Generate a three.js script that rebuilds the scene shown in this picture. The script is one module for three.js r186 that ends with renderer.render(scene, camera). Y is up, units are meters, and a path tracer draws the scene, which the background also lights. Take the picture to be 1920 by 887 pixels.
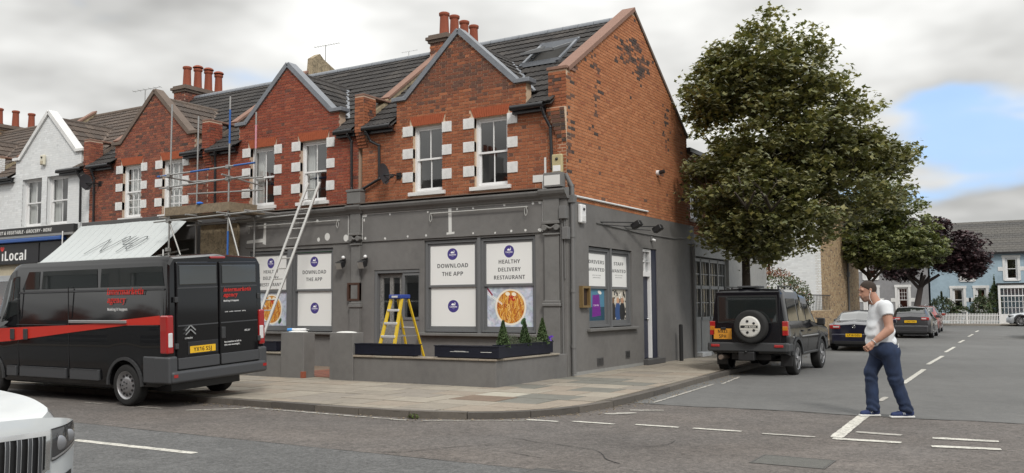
import * as THREE from 'three';
import { mergeGeometries, toCreasedNormals } from 'three/addons/utils/BufferGeometryUtils.js';
import { ImprovedNoise } from 'three/addons/math/ImprovedNoise.js';
import { RoundedBoxGeometry } from 'three/addons/geometries/RoundedBoxGeometry.js';

// ---------------------------------------------------------------- camera, sky, sun, exposure
const scene = new THREE.Scene();
const camera = new THREE.PerspectiveCamera(29.708, 1024 / 473, 0.1, 900);
{
  const yaw = -0.54204, pitch = 0.0775944, roll = -0.00602673;
  const f = new THREE.Vector3(Math.sin(yaw) * Math.cos(pitch), Math.sin(pitch), -Math.cos(yaw) * Math.cos(pitch));
  const r0 = new THREE.Vector3(Math.cos(yaw), 0, Math.sin(yaw)), u0 = new THREE.Vector3().crossVectors(r0, f);
  const r = r0.clone().multiplyScalar(Math.cos(roll)).addScaledVector(u0, Math.sin(roll));
  const u = u0.clone().multiplyScalar(Math.cos(roll)).addScaledVector(r0, -Math.sin(roll));
  camera.position.set(8.925, 1.62, 17.183);
  camera.quaternion.setFromRotationMatrix(new THREE.Matrix4().makeBasis(r, u, f.clone().negate()));
}
const EYE = camera.position;
const renderer = new THREE.WebGLRenderer({ antialias: true });
renderer.toneMapping = THREE.LinearToneMapping;
renderer.toneMappingExposure = 1.45;
renderer.shadowMap.enabled = true;

const noiseGen = new ImprovedNoise();
const fbm = (x, y, z, oct = 5) => { let s = 0, a = 0.5, f = 1; for (let i = 0; i < oct; i++) { s += a * noiseGen.noise(x * f + i * 7.3, y * f + i * 3.1, z * f); a *= 0.5; f *= 2.03; } return s; };
const clamp = (x, a = 0, b = 1) => Math.min(b, Math.max(a, x));
const lerp = (a, b, t) => a + (b - a) * t;
const smooth = (a, b, x) => { const t = clamp((x - a) / (b - a)); return t * t * (3 - 2 * t); };
function rng(seed) { let a = seed >>> 0; return () => { a = (a + 0x6D2B79F5) >>> 0; let t = a; t = Math.imul(t ^ (t >>> 15), t | 1); t ^= t + Math.imul(t ^ (t >>> 7), t | 61); return ((t ^ (t >>> 14)) >>> 0) / 4294967296; }; }

{ // cloudy sky: a layer of broken cloud over blue air, seen in perspective, brighter overhead as overcast skies are
  const W = 2048, H = 1024, d = new Float32Array(W * H * 4);
  for (let j = 0; j < H; j++) for (let i = 0; i < W; i++) {
    const ph = ((i + 0.5) / W - 0.5) * 2 * Math.PI, th = ((j + 0.5) / H - 0.5) * Math.PI;
    const y = Math.sin(th), c = Math.cos(th), x = Math.cos(ph) * c, z = Math.sin(ph) * c, e = Math.max(y, 0);
    if (th < -0.12) { const o = (j * W + i) * 4; d.set([0.3, 0.3, 0.29, 1], o); continue; }
    const k = 1 / (e + 0.16), px = x * k, pz = z * k;
    const n = fbm(px * 0.62 + 11.5, pz * 0.62 + 23, 2.7, 6);
    const n2 = fbm(px * 1.1 + 11.3, pz * 1.1 + 5.1, 9.1, 5), n3 = fbm(px * 3.1 + 1.3, pz * 3.1 + 8.1, 4.1, 4);
    const cover = 0.10 + 0.90 * smooth(-0.31, -0.13, n + 0.22 * n3 + 0.10 * n2);
    const lum = (0.66 + 0.52 * n2 + 0.16 * n + 0.36 * n3) * (0.52 + 1.40 * e);
    const edge = 1 + 0.14 * (1 - Math.abs(cover * 2 - 1));
    const cl = [lum * 1.0 * edge, lum * 1.0 * edge, lum * 0.975 * edge];
    const air = [lerp(0.46, 0.17, Math.pow(e, 0.5)), lerp(0.62, 0.36, Math.pow(e, 0.5)), lerp(0.80, 0.72, Math.pow(e, 0.5))];
    const o = (j * W + i) * 4;
    for (let q = 0; q < 3; q++) {
      let v = lerp(air[q], cl[q], cover);
      v = lerp([0.60, 0.63, 0.63][q], v, smooth(-0.02, 0.10, y));
      d[o + q] = v;
    }
    d[o + 3] = 1;
  }
  const t = new THREE.DataTexture(d, W, H, THREE.RGBAFormat, THREE.FloatType);
  t.mapping = THREE.EquirectangularReflectionMapping; t.magFilter = t.minFilter = THREE.LinearFilter; t.wrapS = THREE.RepeatWrapping;
  t.needsUpdate = true; scene.background = t; scene.environment = t;
}
const sun = new THREE.DirectionalLight(new THREE.Color(1, 0.955, 0.88), 1.5);
sun.position.set(37, 50, 36); sun.target.position.set(0, 0, 0);
sun.castShadow = true; sun.shadow.radius = 22; sun.shadow.mapSize.set(2048, 2048);
Object.assign(sun.shadow.camera, { left: -40, right: 40, top: 40, bottom: -40, near: 1, far: 180 });
scene.add(sun, sun.target);

// ---------------------------------------------------------------- helpers
const names = new Map();
function numbered(n) { const k = names.get(n) || 0; names.set(n, k + 1); return k ? n + '_' + String(k).padStart(3, '0') : n; }
function thing(name, label, category, pos = [0, 0, 0], turn = 0, group) {
  const g = new THREE.Group(); g.name = numbered(name); g.position.set(...pos); g.rotation.y = turn;
  g.userData = { label, category }; if (group) g.userData.group = group; scene.add(g); return g;
}
function part(parent, name, geo, mat, label) {
  const m = new THREE.Mesh(geo, mat); m.name = name; m.castShadow = m.receiveShadow = true;
  if (label) m.userData.label = label; parent.add(m); return m;
}
function solo(name, geo, mat, label, category, group) {
  const m = new THREE.Mesh(geo, mat); m.name = numbered(name); m.castShadow = m.receiveShadow = true;
  m.userData = { label, category }; if (group) m.userData.group = group; scene.add(m); return m;
}
function struct(name, geo, mat, label) {
  const m = new THREE.Mesh(geo, mat); m.name = numbered(name); m.castShadow = m.receiveShadow = true;
  m.userData = { kind: 'structure' }; if (label) m.userData.label = label; scene.add(m); return m;
}
const sub = (parent, name) => { const g = new THREE.Group(); g.name = name; parent.add(g); return g; };
const C = (r, g, b) => new THREE.Color().setRGB(r, g, b);
const mat = (r, g, b, rough = 0.85, o = {}) => new THREE.MeshStandardMaterial({ color: C(r, g, b), roughness: rough, ...o });
function bx(x0, x1, y0, y1, z0, z1) {
  const g = new THREE.BoxGeometry(Math.abs(x1 - x0), Math.abs(y1 - y0), Math.abs(z1 - z0)); g.translate((x0 + x1) / 2, (y0 + y1) / 2, (z0 + z1) / 2); return g;
}
function rbx(x0, x1, y0, y1, z0, z1, r = 0.01, s = 2) {
  const g = new RoundedBoxGeometry(Math.abs(x1 - x0), Math.abs(y1 - y0), Math.abs(z1 - z0), s, r);
  g.translate((x0 + x1) / 2, (y0 + y1) / 2, (z0 + z1) / 2); return g;
}
const V = (x, y, z) => new THREE.Vector3(x, y, z);
function merge(list) { const l = list.map(g => { const q = g.index ? g.toNonIndexed() : g; if (!q.attributes.normal) q.computeVertexNormals(); for (const k of Object.keys(q.attributes)) if (!['position', 'normal', 'uv'].includes(k)) q.deleteAttribute(k); if (!q.attributes.uv) q.setAttribute('uv', new THREE.BufferAttribute(new Float32Array(q.attributes.position.count * 2), 2)); return q; }); return mergeGeometries(l); }
function rod(a, b, r, seg = 8, r2 = r) {
  const A = V(...a), B = V(...b), L = A.distanceTo(B), g = new THREE.CylinderGeometry(r2, r, L, seg); g.translate(0, L / 2, 0);
  g.applyQuaternion(new THREE.Quaternion().setFromUnitVectors(V(0, 1, 0), B.clone().sub(A).normalize())); g.translate(A.x, A.y, A.z); return g;
}
function tube(pts, r, seg = 40, rs = 6, closed = false) { return new THREE.TubeGeometry(new THREE.CatmullRomCurve3(pts.map(p => V(...p)), closed, 'centripetal'), seg, r, rs, closed); }
// a bar with a rectangular section between two points
function bar(a, b, w, h, up = [0, 1, 0]) {
  const A = V(...a), B = V(...b), d = B.clone().sub(A), L = d.length(); d.normalize();
  const s = V(...up).cross(d).normalize(), u = d.clone().cross(s); const g = new THREE.BoxGeometry(w, h, L);
  g.applyMatrix4(new THREE.Matrix4().makeBasis(s, u, d).setPosition(A.add(B).multiplyScalar(0.5))); return g;
}
// prism: outline in (u,v), extruded along n; basis given
function prism(pts, depth, M, holes = []) {
  const s = new THREE.Shape(pts.map(p => new THREE.Vector2(p[0], p[1])));
  for (const h of holes) s.holes.push(new THREE.Path(h.map(p => new THREE.Vector2(p[0], p[1]))));
  const g = new THREE.ExtrudeGeometry(s, { depth, bevelEnabled: false, curveSegments: 8 }); if (M) g.applyMatrix4(M); return g;
}
const rectPts = (a, b, c, d) => [[a, c], [b, c], [b, d], [a, d]];
const FRONT = z => new THREE.Matrix4().makeTranslation(0, 0, z);                                            // u = x, v = y, depth towards +z
const SIDE = x => new THREE.Matrix4().makeBasis(V(0, 0, -1), V(0, 1, 0), V(1, 0, 0)).setPosition(x, 0, 0);   // u = -z, v = y, depth towards +x
// profile (a = out, b = up) swept along x
function sweepX(profile, x0, x1) {
  const s = new THREE.Shape(profile.map(p => new THREE.Vector2(p[0], p[1]))); const g = new THREE.ExtrudeGeometry(s, { depth: x1 - x0, bevelEnabled: false });
  g.applyMatrix4(new THREE.Matrix4().makeBasis(V(0, 0, 1), V(0, 1, 0), V(-1, 0, 0)).setPosition(x1, 0, 0)); return g;
}
function sweepZ(profile, z0, z1, x = 0) {  // out = +x, along z
  const s = new THREE.Shape(profile.map(p => new THREE.Vector2(p[0], p[1]))); const g = new THREE.ExtrudeGeometry(s, { depth: z1 - z0, bevelEnabled: false }); g.translate(x, 0, z0); return g;
}
// tileable value noise and textures
function tileNoise(N, cells, R) {
  const g = Array.from({ length: cells * cells }, R), o = new Float32Array(N * N);
  for (let j = 0; j < N; j++) for (let i = 0; i < N; i++) {
    const x = i / N * cells, y = j / N * cells, a = Math.floor(x), b = Math.floor(y); let u = x - a, v = y - b; u = u * u * (3 - 2 * u); v = v * v * (3 - 2 * v);
    const A = a % cells, A1 = (a + 1) % cells, B = b % cells, B1 = (b + 1) % cells;
    o[j * N + i] = lerp(lerp(g[B * cells + A], g[B * cells + A1], u), lerp(g[B1 * cells + A], g[B1 * cells + A1], u), v);
  }
  return o;
}
function grainTex(N, seed, layers, lo = 0.6, hi = 1, tint) {   // multiplies the material colour
  const R = rng(seed), s = new Float32Array(N * N); let tot = 0;
  for (const [cells, amp] of layers) { const t = tileNoise(N, cells, R); for (let i = 0; i < s.length; i++) s[i] += (t[i] - 0.5) * amp; tot += amp; }
  const d = new Uint8Array(N * N * 4);
  for (let i = 0; i < s.length; i++) { const v = clamp((lo + hi) / 2 + s[i] / tot * (hi - lo) * 1.6, 0.02, 1); const t = tint ? tint(s[i] / tot) : [1, 1, 1]; for (let k = 0; k < 3; k++) d[i * 4 + k] = Math.round(255 * Math.pow(clamp(v * t[k]), 1 / 2.2)); d[i * 4 + 3] = 255; }
  const t = new THREE.DataTexture(d, N, N); t.colorSpace = THREE.SRGBColorSpace; t.magFilter = THREE.LinearFilter; t.minFilter = THREE.LinearMipmapLinearFilter; t.generateMipmaps = true; t.wrapS = t.wrapT = THREE.RepeatWrapping; t.needsUpdate = true; return t;
}
function canvasTex(w, h, draw) {
  const c = document.createElement('canvas'); c.width = w; c.height = h; const g = c.getContext('2d'); draw(g, w, h);
  const t = new THREE.CanvasTexture(c); t.colorSpace = THREE.SRGBColorSpace; t.magFilter = THREE.LinearFilter; return t;
}
// thin printed sheet, facing +z, w x h metres
function sheet(w, h) { return new THREE.PlaneGeometry(w, h); }
// uv = metres from position, by the dominant normal
function boxUV(g, s = 1) {
  if (g.index) g = g.toNonIndexed(); const p = g.attributes.position, n = g.attributes.normal, uv = new Float32Array(p.count * 2);
  for (let i = 0; i < p.count; i++) { const ax = Math.abs(n.getX(i)), ay = Math.abs(n.getY(i)), az = Math.abs(n.getZ(i)); let u, v; if (ay > ax && ay > az) { u = p.getX(i); v = p.getZ(i); } else if (ax > az) { u = p.getZ(i); v = p.getY(i); } else { u = p.getX(i); v = p.getY(i); } uv[i * 2] = u * s; uv[i * 2 + 1] = v * s; }
  g.setAttribute('uv', new THREE.BufferAttribute(uv, 2)); return g;
}

// ---------------------------------------------------------------- ground, roads, pavement
const T = {
  asphalt: grainTex(1024, 11, [[512, 0.9], [256, 0.9], [110, 0.9], [40, 0.45], [9, 0.25]], 0.25, 1.0),
  smoothAsphalt: grainTex(1024, 12, [[512, 0.8], [200, 0.6], [60, 0.4], [18, 0.35], [6, 0.35]], 0.6, 1.0),
  stone: grainTex(512, 13, [[256, 0.7], [64, 0.5], [16, 0.5], [5, 0.5]], 0.68, 1.0),
  render: grainTex(1024, 14, [[512, 0.35], [128, 0.4], [24, 0.5], [9, 0.5], [4, 0.6]], 0.72, 1.0),
  paint: grainTex(512, 15, [[256, 0.8], [64, 1.0], [20, 0.8]], 0.35, 1.25),
  wood: grainTex(512, 16, [[256, 0.4], [64, 0.5], [16, 0.6]], 0.55, 1.0),
  fabric: grainTex(256, 17, [[128, 0.8], [32, 0.3]], 0.85, 1.0),
};
const rep = (t, s) => { const c = t.clone(); c.repeat.set(s, s); c.needsUpdate = true; return c; };
const M = {
  asphalt: new THREE.MeshStandardMaterial({ color: C(0.172, 0.152, 0.138), map: rep(T.asphalt, 1 / 3.1), roughness: 0.93, vertexColors: true, bumpMap: rep(T.asphalt, 1 / 3.1), bumpScale: 0.006 }),
  asphaltNear: new THREE.MeshStandardMaterial({ color: C(0.150, 0.149, 0.146), map: rep(T.asphalt, 1 / 2.7), roughness: 0.93, vertexColors: true, bumpMap: rep(T.asphalt, 1 / 2.7), bumpScale: 0.006 }),
  asphaltSide: new THREE.MeshStandardMaterial({ color: C(0.140, 0.139, 0.134), map: rep(T.smoothAsphalt, 1 / 3.4), roughness: 0.9, vertexColors: true }),
  paintW: new THREE.MeshStandardMaterial({ color: C(0.60, 0.58, 0.52), map: rep(T.paint, 1 / 0.9), roughness: 0.8 }),
  paintWorn: new THREE.MeshStandardMaterial({ color: C(0.42, 0.40, 0.36), map: rep(T.paint, 1 / 0.5), roughness: 0.85 }),
  joint: mat(0.07, 0.06, 0.048, 0.95),
  slabs: [[0.305, 0.268, 0.217], [0.325, 0.288, 0.234], [0.285, 0.252, 0.205], [0.34, 0.303, 0.246], [0.275, 0.245, 0.205], [0.31, 0.262, 0.208]].map(c => new THREE.MeshStandardMaterial({ color: C(...c), map: T.stone, roughness: 0.92 })),
  slabGreen: new THREE.MeshStandardMaterial({ color: C(0.185, 0.180, 0.155), map: T.stone, roughness: 0.92 }),
  slabPale: new THREE.MeshStandardMaterial({ color: C(0.43, 0.40, 0.33), map: T.stone, roughness: 0.92 }),
  slabBrown: new THREE.MeshStandardMaterial({ color: C(0.20, 0.145, 0.105), map: T.stone, roughness: 0.92 }),
  kerb: [[0.115, 0.102, 0.088], [0.095, 0.085, 0.075], [0.14, 0.124, 0.106]].map(c => new THREE.MeshStandardMaterial({ color: C(...c), map: T.stone, roughness: 0.9 })),
  iron: mat(0.05, 0.047, 0.044, 0.6, { metalness: 0.4 }),
  ironPale: mat(0.085, 0.082, 0.078, 0.65, { metalness: 0.2 }),
  tar: mat(0.028, 0.027, 0.026, 0.85),
};
const kerbPts = [[-70, 6.72], [-30, 6.72], [-8, 6.72], [-3, 6.72], [0.2, 6.74], [1.0, 6.66], [1.55, 6.5], [2.15, 6.12], [2.58, 5.5], [2.79, 4.8], [2.87, 4.0], [2.86, 3.0], [2.78, 1.5], [2.65, -0.3], [2.55, -2.4], [2.22, -9.5], [1.93, -16], [1.30, -30], [0.58, -46]];
const kerbCurve = new THREE.CatmullRomCurve3(kerbPts.map(p => V(p[0], 0, p[1])), false, 'centripetal');
kerbCurve.arcLengthDivisions = 1200;
const kerbX = z => { for (let i = kerbPts.length - 1; i > 11; i--) { const a = kerbPts[i], b = kerbPts[i - 1]; if (z <= b[1]) return lerp(b[0], a[0], (b[1] - z) / (b[1] - a[1])); } return 2.86; };
// a flat sheet over a grid of xs, zs with vertex tones
function gridSheet(xs, zs, y, tone, keep) {
  const p = [], c = [], uv = [], idx = []; const id = (i, j) => j * xs.length + i;
  for (const z of zs) for (const x of xs) { p.push(x, y, z); uv.push(x, z); c.push(...tone(x, z)); }
  for (let j = 0; j + 1 < zs.length; j++) for (let i = 0; i + 1 < xs.length; i++) idx.push(id(i, j), id(i, j + 1), id(i + 1, j), id(i + 1, j), id(i, j + 1), id(i + 1, j + 1));
  const g = new THREE.BufferGeometry(); g.setAttribute('position', new THREE.Float32BufferAttribute(p, 3)); g.setAttribute('uv', new THREE.Float32BufferAttribute(uv, 2)); g.setAttribute('color', new THREE.Float32BufferAttribute(c, 3)); g.setIndex(idx); g.computeVertexNormals(); return g;
}
const range = (a, b, s) => { const o = []; for (let x = a; x < b - 1e-6; x += s) o.push(x); o.push(b); return o; };
const toneBrown = (x, z) => { const v = 1 + 0.40 * fbm(x * 0.35, z * 0.6, 1.2) + 0.22 * fbm(x * 1.7, z * 2.2, 4.2); const w = 0.06 * fbm(x * 0.5, z * 0.5, 8.8); return [v * (1 + w), v, v * (1 - w)]; };
const toneGrey = (x, z) => { const v = 1 + 0.24 * fbm(x * 0.3 + 9, z * 0.8, 3.2) + 0.10 * fbm(x * 1.1, z * 1.3, 6.2); return [v, v, v]; };
struct('ground', new THREE.PlaneGeometry(900, 900).rotateX(-Math.PI / 2).translate(0, -0.05, 0), mat(0.12, 0.115, 0.105, 0.95));
const mainRoad = struct('main_road', gridSheet([-120, -60, -30, ...range(-16, 14, 0.3), 30, 60, 120], [3.2, ...range(3.4, 9.45, 0.3)], 0, toneBrown), M.asphalt);
part(mainRoad, 'resurfaced_lane', gridSheet([-120, -60, -30, ...range(-16, 14, 0.3), 30, 60, 120], [...range(9.4, 16.65, 0.3)], 0.004, toneGrey), M.asphaltNear);
const sideRoad = struct('side_road', (() => {
  const zs = [...range(-3, 3.32, 0.35), ...range(-60, -3, 1.5)].sort((a, b) => b - a), p = [], c = [], uv = [], idx = []; const n = 26;
  zs.forEach((z, j) => { const a = z > 1.4 ? 2.7 : kerbX(z) - 0.05, b = z < -46 ? 40 : kerbX(Math.min(z, 1.4)) + 7.5; const a2 = z < -46 ? -40 : a; for (let i = 0; i <= n; i++) { const x = lerp(a2, b, i / n); const zz = z > 3.3 ? z + 0.05 * Math.sin(x * 2.1) + 0.04 * Math.sin(x * 5.3) : z; p.push(x, 0.004, zz); uv.push(x, zz); c.push(...toneGrey(x * 0.7, zz * 0.5)); } });
  for (let j = 0; j + 1 < zs.length; j++) for (let i = 0; i < n; i++) { const q = j * (n + 1) + i; idx.push(q, q + 1, q + n + 1, q + 1, q + n + 2, q + n + 1); }
  const g = new THREE.BufferGeometry(); g.setAttribute('position', new THREE.Float32BufferAttribute(p, 3)); g.setAttribute('uv', new THREE.Float32BufferAttribute(uv, 2)); g.setAttribute('color', new THREE.Float32BufferAttribute(c, 3)); g.setIndex(idx); g.computeVertexNormals(); return g;
})(), M.asphaltSide);
// painted lines: ragged strips between two points
const RM = rng(77);
function strip(parent, a, b, w, m = M.paintW, y = 0.008, rag = 0.012, name = 'line_marking') {
  const A = new THREE.Vector2(...a), B = new THREE.Vector2(...b), d = B.clone().sub(A), L = d.length(); d.normalize(); const nx = -d.y, nz = d.x, n = Math.max(4, Math.round(L / 0.08)), p = [], uv = [], idx = [];
  for (let i = 0; i <= n; i++) { const t = i / n * L, e = (i === 0 || i === n) ? 0.75 : 1; for (const s of [-1, 1]) { const o = s * w / 2 * e + (RM() - 0.5) * rag; const x = A.x + d.x * t + nx * o, z = A.y + d.y * t + nz * o; p.push(x, y, z); uv.push(x, z); } }
  for (let i = 0; i < n; i++) { const q = i * 2; idx.push(q, q + 1, q + 2, q + 1, q + 3, q + 2); }
  const g = new THREE.BufferGeometry(); g.setAttribute('position', new THREE.Float32BufferAttribute(p, 3)); g.setAttribute('uv', new THREE.Float32BufferAttribute(uv, 2)); g.setIndex(idx); g.computeVertexNormals();
  if (g.attributes.normal.getY(0) < 0) { g.setIndex(idx.reverse()); g.computeVertexNormals(); }
  return part(parent, name, g, m);
}
for (const [x0, x1, z] of [[2.46, 2.96, 6.07], [3.12, 3.76, 5.94], [4.02, 4.64, 5.83], [4.83, 5.47, 5.81], [5.75, 6.39, 5.86]]) strip(mainRoad, [x0, z], [x1, z - 0.01], 0.10, x0 > 5.5 ? M.paintWorn : M.paintW);
strip(mainRoad, [6.6, 5.87], [7.36, 5.83], 0.15); strip(mainRoad, [6.74, 5.16], [7.28, 5.2], 0.15, M.paintWorn); strip(mainRoad, [7.69, 5.95], [8.38, 5.82], 0.15); strip(mainRoad, [7.63, 5.26], [8.33, 5.2], 0.15);
strip(mainRoad, [6.62, 5.78], [6.53, 3.36], 0.16); strip(mainRoad, [8.65, 5.85], [9.35, 5.8], 0.15); strip(mainRoad, [8.6, 5.2], [9.3, 5.17], 0.15);
strip(mainRoad, [-6.6, 10.43], [-4.4, 10.43], 0.12); strip(mainRoad, [-1.44, 10.43], [0.69, 10.38], 0.12); strip(mainRoad, [4.3, 10.36], [6.4, 10.34], 0.12);
strip(mainRoad, [-2.87, 7.63], [-2.27, 7.07], 0.06); strip(mainRoad, [-2.27, 7.07], [-2.3, 6.83], 0.06); strip(mainRoad, [-4.0, 7.66], [-3.4, 7.66], 0.05, M.paintWorn); strip(mainRoad, [-5.4, 7.68], [-4.9, 7.68], 0.05, M.paintWorn);
strip(mainRoad, [-2.2, 6.9], [1.0, 6.95], 0.07, M.paintWorn, 0.008, 0.05); strip(mainRoad, [1.2, 6.88], [2.6, 6.1], 0.06, M.paintWorn, 0.008, 0.05);
strip(mainRoad, [3.15, 4.95], [3.5, 4.6], 0.16, M.paintWorn, 0.008, 0.06); strip(mainRoad, [3.3, 4.35], [3.75, 4.1], 0.12, M.paintWorn, 0.008, 0.06);
for (const [x0, z0, x1, z1] of [[6.3, -2.45, 6.19, -6.9], [6.06, -8.85, 6.01, -13.2], [5.87, -15.55, 5.8, -19.6], [5.63, -23.6, 5.6, -26.6], [5.45, -31, 5.38, -35], [5.25, -39, 5.2, -42]]) strip(sideRoad, [x0, z0], [x1, z1], 0.11, M.paintW, 0.012);
strip(sideRoad, [6.42, 1.25], [6.41, 0.5], 0.1, M.paintWorn, 0.012);
for (const [a, b] of [[[3.22, 3.2], [2.98, -0.6]], [[3.12, -0.7], [2.9, -2.6]]]) strip(sideRoad, a, b, 0.06, M.paintWorn, 0.012, 0.03);
{ // cracks and seams in the tarmac
  const crack = (par, pts, w, y) => { for (let i = 0; i + 1 < pts.length; i++) strip(par, pts[i], pts[i + 1], w * (0.6 + RM()), M.tar, y, w * 0.7, 'crack'); };
  const walk = (x, z, ang, n, st) => { const o = [[x, z]]; for (let i = 0; i < n; i++) { ang += (RM() - 0.5) * 0.9; x += Math.cos(ang) * st; z += Math.sin(ang) * st; o.push([x, z]); } return o; };
  crack(mainRoad, walk(2.4, 9.3, -0.55, 12, 0.12), 0.012, 0.006); crack(mainRoad, walk(3.2, 7.7, 0.1, 16, 0.14), 0.011, 0.006); crack(mainRoad, walk(5.0, 6.9, 1.2, 7, 0.12), 0.01, 0.006);
  crack(mainRoad, walk(3.35, 8.6, -0.3, 9, 0.1), 0.009, 0.006);
  const seam = []; for (let x = 2.9; x < 9.6; x += 0.3) seam.push([x, 3.36 + 0.05 * Math.sin(x * 2.1) + (RM() - 0.5) * 0.04]); crack(mainRoad, seam, 0.022, 0.0065);
  const s2 = []; for (let x = -5; x < 7; x += 0.4) s2.push([x, 9.4 + (RM() - 0.5) * 0.02]); crack(mainRoad, s2, 0.014, 0.0065);
}
{ // two iron covers let into the road
  const cover = (x0, x1, z0, z1, m1) => { const g = sub(mainRoad, 'access_cover'); part(g, 'cover_frame', merge([bx(x0, x1, 0, 0.007, z0, z0 + 0.02), bx(x0, x1, 0, 0.007, z1 - 0.02, z1), bx(x0, x0 + 0.02, 0, 0.007, z0 + 0.02, z1 - 0.02), bx(x1 - 0.02, x1, 0, 0.007, z0 + 0.02, z1 - 0.02)]), M.ironPale); part(g, 'cover_plate', bx(x0 + 0.024, x1 - 0.024, 0, 0.006, z0 + 0.024, z1 - 0.024), m1); };
  cover(6.2, 6.95, 7.42, 7.98, new THREE.MeshStandardMaterial({ color: C(0.155, 0.152, 0.138), map: rep(T.asphalt, 1), roughness: 0.9 }));
  cover(4.45, 5.15, 9.3, 9.9, M.ironPale);
}
// kerb stones
const pavement = struct('pavement', (() => {
  const s = kerbCurve.getSpacedPoints(240).map(p => [p.x, -p.z]); // inner area polygon
  const pts = [...s, [-40, 60], [-70, 60]]; const g = new THREE.ShapeGeometry(new THREE.Shape(pts.map(p => new THREE.Vector2(...p)))); g.rotateX(-Math.PI / 2); g.translate(0, 0.085, 0); return g;
})(), M.joint);
const kerbLen = kerbCurve.getLength(), kerbStart = kerbLen * 0.0;
{
  const R = rng(5); let t = 40 / kerbLen; // start well left of the van
  const P2 = (u, off) => { const p = kerbCurve.getPointAt(clamp(u)), d = kerbCurve.getTangentAt(clamp(u)); return [p.x + d.z * off, p.z - d.x * off]; };
  while (t < 1 - 1.2 / kerbLen) {
    const L = 0.88 + R() * 0.1, t1 = t + L / kerbLen, g0 = 0.006 / kerbLen, y = 0.1 + (R() - 0.5) * 0.012;
    const a = P2(t + g0, 0), b = P2(t1 - g0, 0), c = P2(t1 - g0, 0.15), d = P2(t + g0, 0.15), m = P2((t + t1) / 2, 0), mi = P2((t + t1) / 2, 0.15);
    const g = prism([[a[0], -a[1]], [m[0], -m[1]], [b[0], -b[1]], [c[0], -c[1]], [mi[0], -mi[1]], [d[0], -d[1]]], y + 0.02, null); g.rotateX(-Math.PI / 2); g.translate(0, -0.02, 0); boxUV(g);
    part(pavement, 'kerbstone', g, M.kerb[Math.floor(R() * 3)]); t = t1;
  }
}
{ // paving slabs, clipped to the inner edge of the kerb
  const inner = kerbCurve.getSpacedPoints(300).map((p, i) => { const d = kerbCurve.getTangentAt(i / 300); return [p.x + d.z * 0.158, p.z - d.x * 0.158]; }).filter(p => p[0] > -20);
  const clip = poly => { for (let i = 0; i + 1 < inner.length; i++) { const [ax, az] = inner[i], [bx_, bz] = inner[i + 1], nx = (bz - az), nz = -(bx_ - ax); const side = p => (p[0] - ax) * nx + (p[1] - az) * nz; /* inside where side <= 0 for a left-hand pavement */ const o = []; for (let k = 0; k < poly.length; k++) { const p = poly[k], q = poly[(k + 1) % poly.length], sp = side(p), sq = side(q); if (sp >= 0) o.push(p); if (sp * sq < 0) { const t = sp / (sp - sq); o.push([lerp(p[0], q[0], t), lerp(p[1], q[1], t)]); } } poly = o; if (poly.length < 3) return null; } return poly; };
  const R = rng(21); let n = 0;
  const lay = (x0, x1, z0, z1, m) => {
    const e = 0.007 + R() * 0.005, poly = clip([[x0 + e, z0 + e], [x1 - e, z0 + e], [x1 - e, z1 - e], [x0 + e, z1 - e]]); if (!poly) return; let ar = 0; for (let k = 0; k < poly.length; k++) { const p = poly[k], q = poly[(k + 1) % poly.length]; ar += p[0] * q[1] - q[0] * p[1]; } if (Math.abs(ar) < 0.03) return;
    const y = 0.098 + (R() - 0.5) * 0.006, g = prism(poly.map(p => [p[0], -p[1]]), 0.04, null); g.rotateX(-Math.PI / 2); g.rotateZ((R() - 0.5) * 0.0); g.translate(0, y - 0.04, 0); boxUV(g, 1 / 1.3);
    const uv = g.attributes.uv, ou = R() * 5, ov = R() * 5; for (let i = 0; i < uv.count; i++) uv.setXY(i, uv.getX(i) + ou, uv.getY(i) + ov);
    part(pavement, 'paving_slab', g, m || M.slabs[Math.floor(R() * 6)]); n++;
  };
  // front: rows along the street
  for (let r = 0, z = 2.6; z < 6.9; r++, z += 0.61) { let x = -13 + R() * 0.6; while (x < 0.35) { const L = 0.7 + R() * 0.26, x1 = x + L > 0.2 ? 0.35 : x + L; lay(x, x1, z, z + 0.61, (z > 4.2 && z < 5.8 && R() < 0.06) ? M.slabBrown : undefined); x = x1; } }
  // corner and side street: rows across the pavement
  const odd = { 3: [M.slabBrown, M.slabGreen], 4: [M.slabPale, M.slabGreen], 6: [M.slabGreen, undefined, M.slabGreen], 8: [undefined, M.slabGreen, M.slabGreen], 9: [M.slabGreen, M.slabGreen] };
  let row = 0; for (let z = 6.9; z > -18; row++) { const D = 0.55 + R() * 0.22, z0 = z - D; let x = z > 3 ? 0.35 : -0.3, k = 0; while (x < 2.95) { const L = 0.65 + R() * 0.45; lay(x, Math.min(x + L, 3.2), z0, z, odd[row] && odd[row][k]); x += L; k++; } z = z0; }
  // forecourt tiles behind the low wall are separate; flags further along the side street
  for (let z = -18; z > -44; z -= 1.2) for (let x = -0.6; x < 2; x += 1.2) lay(x, x + 1.2, z - 1.2, z);
}

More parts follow.
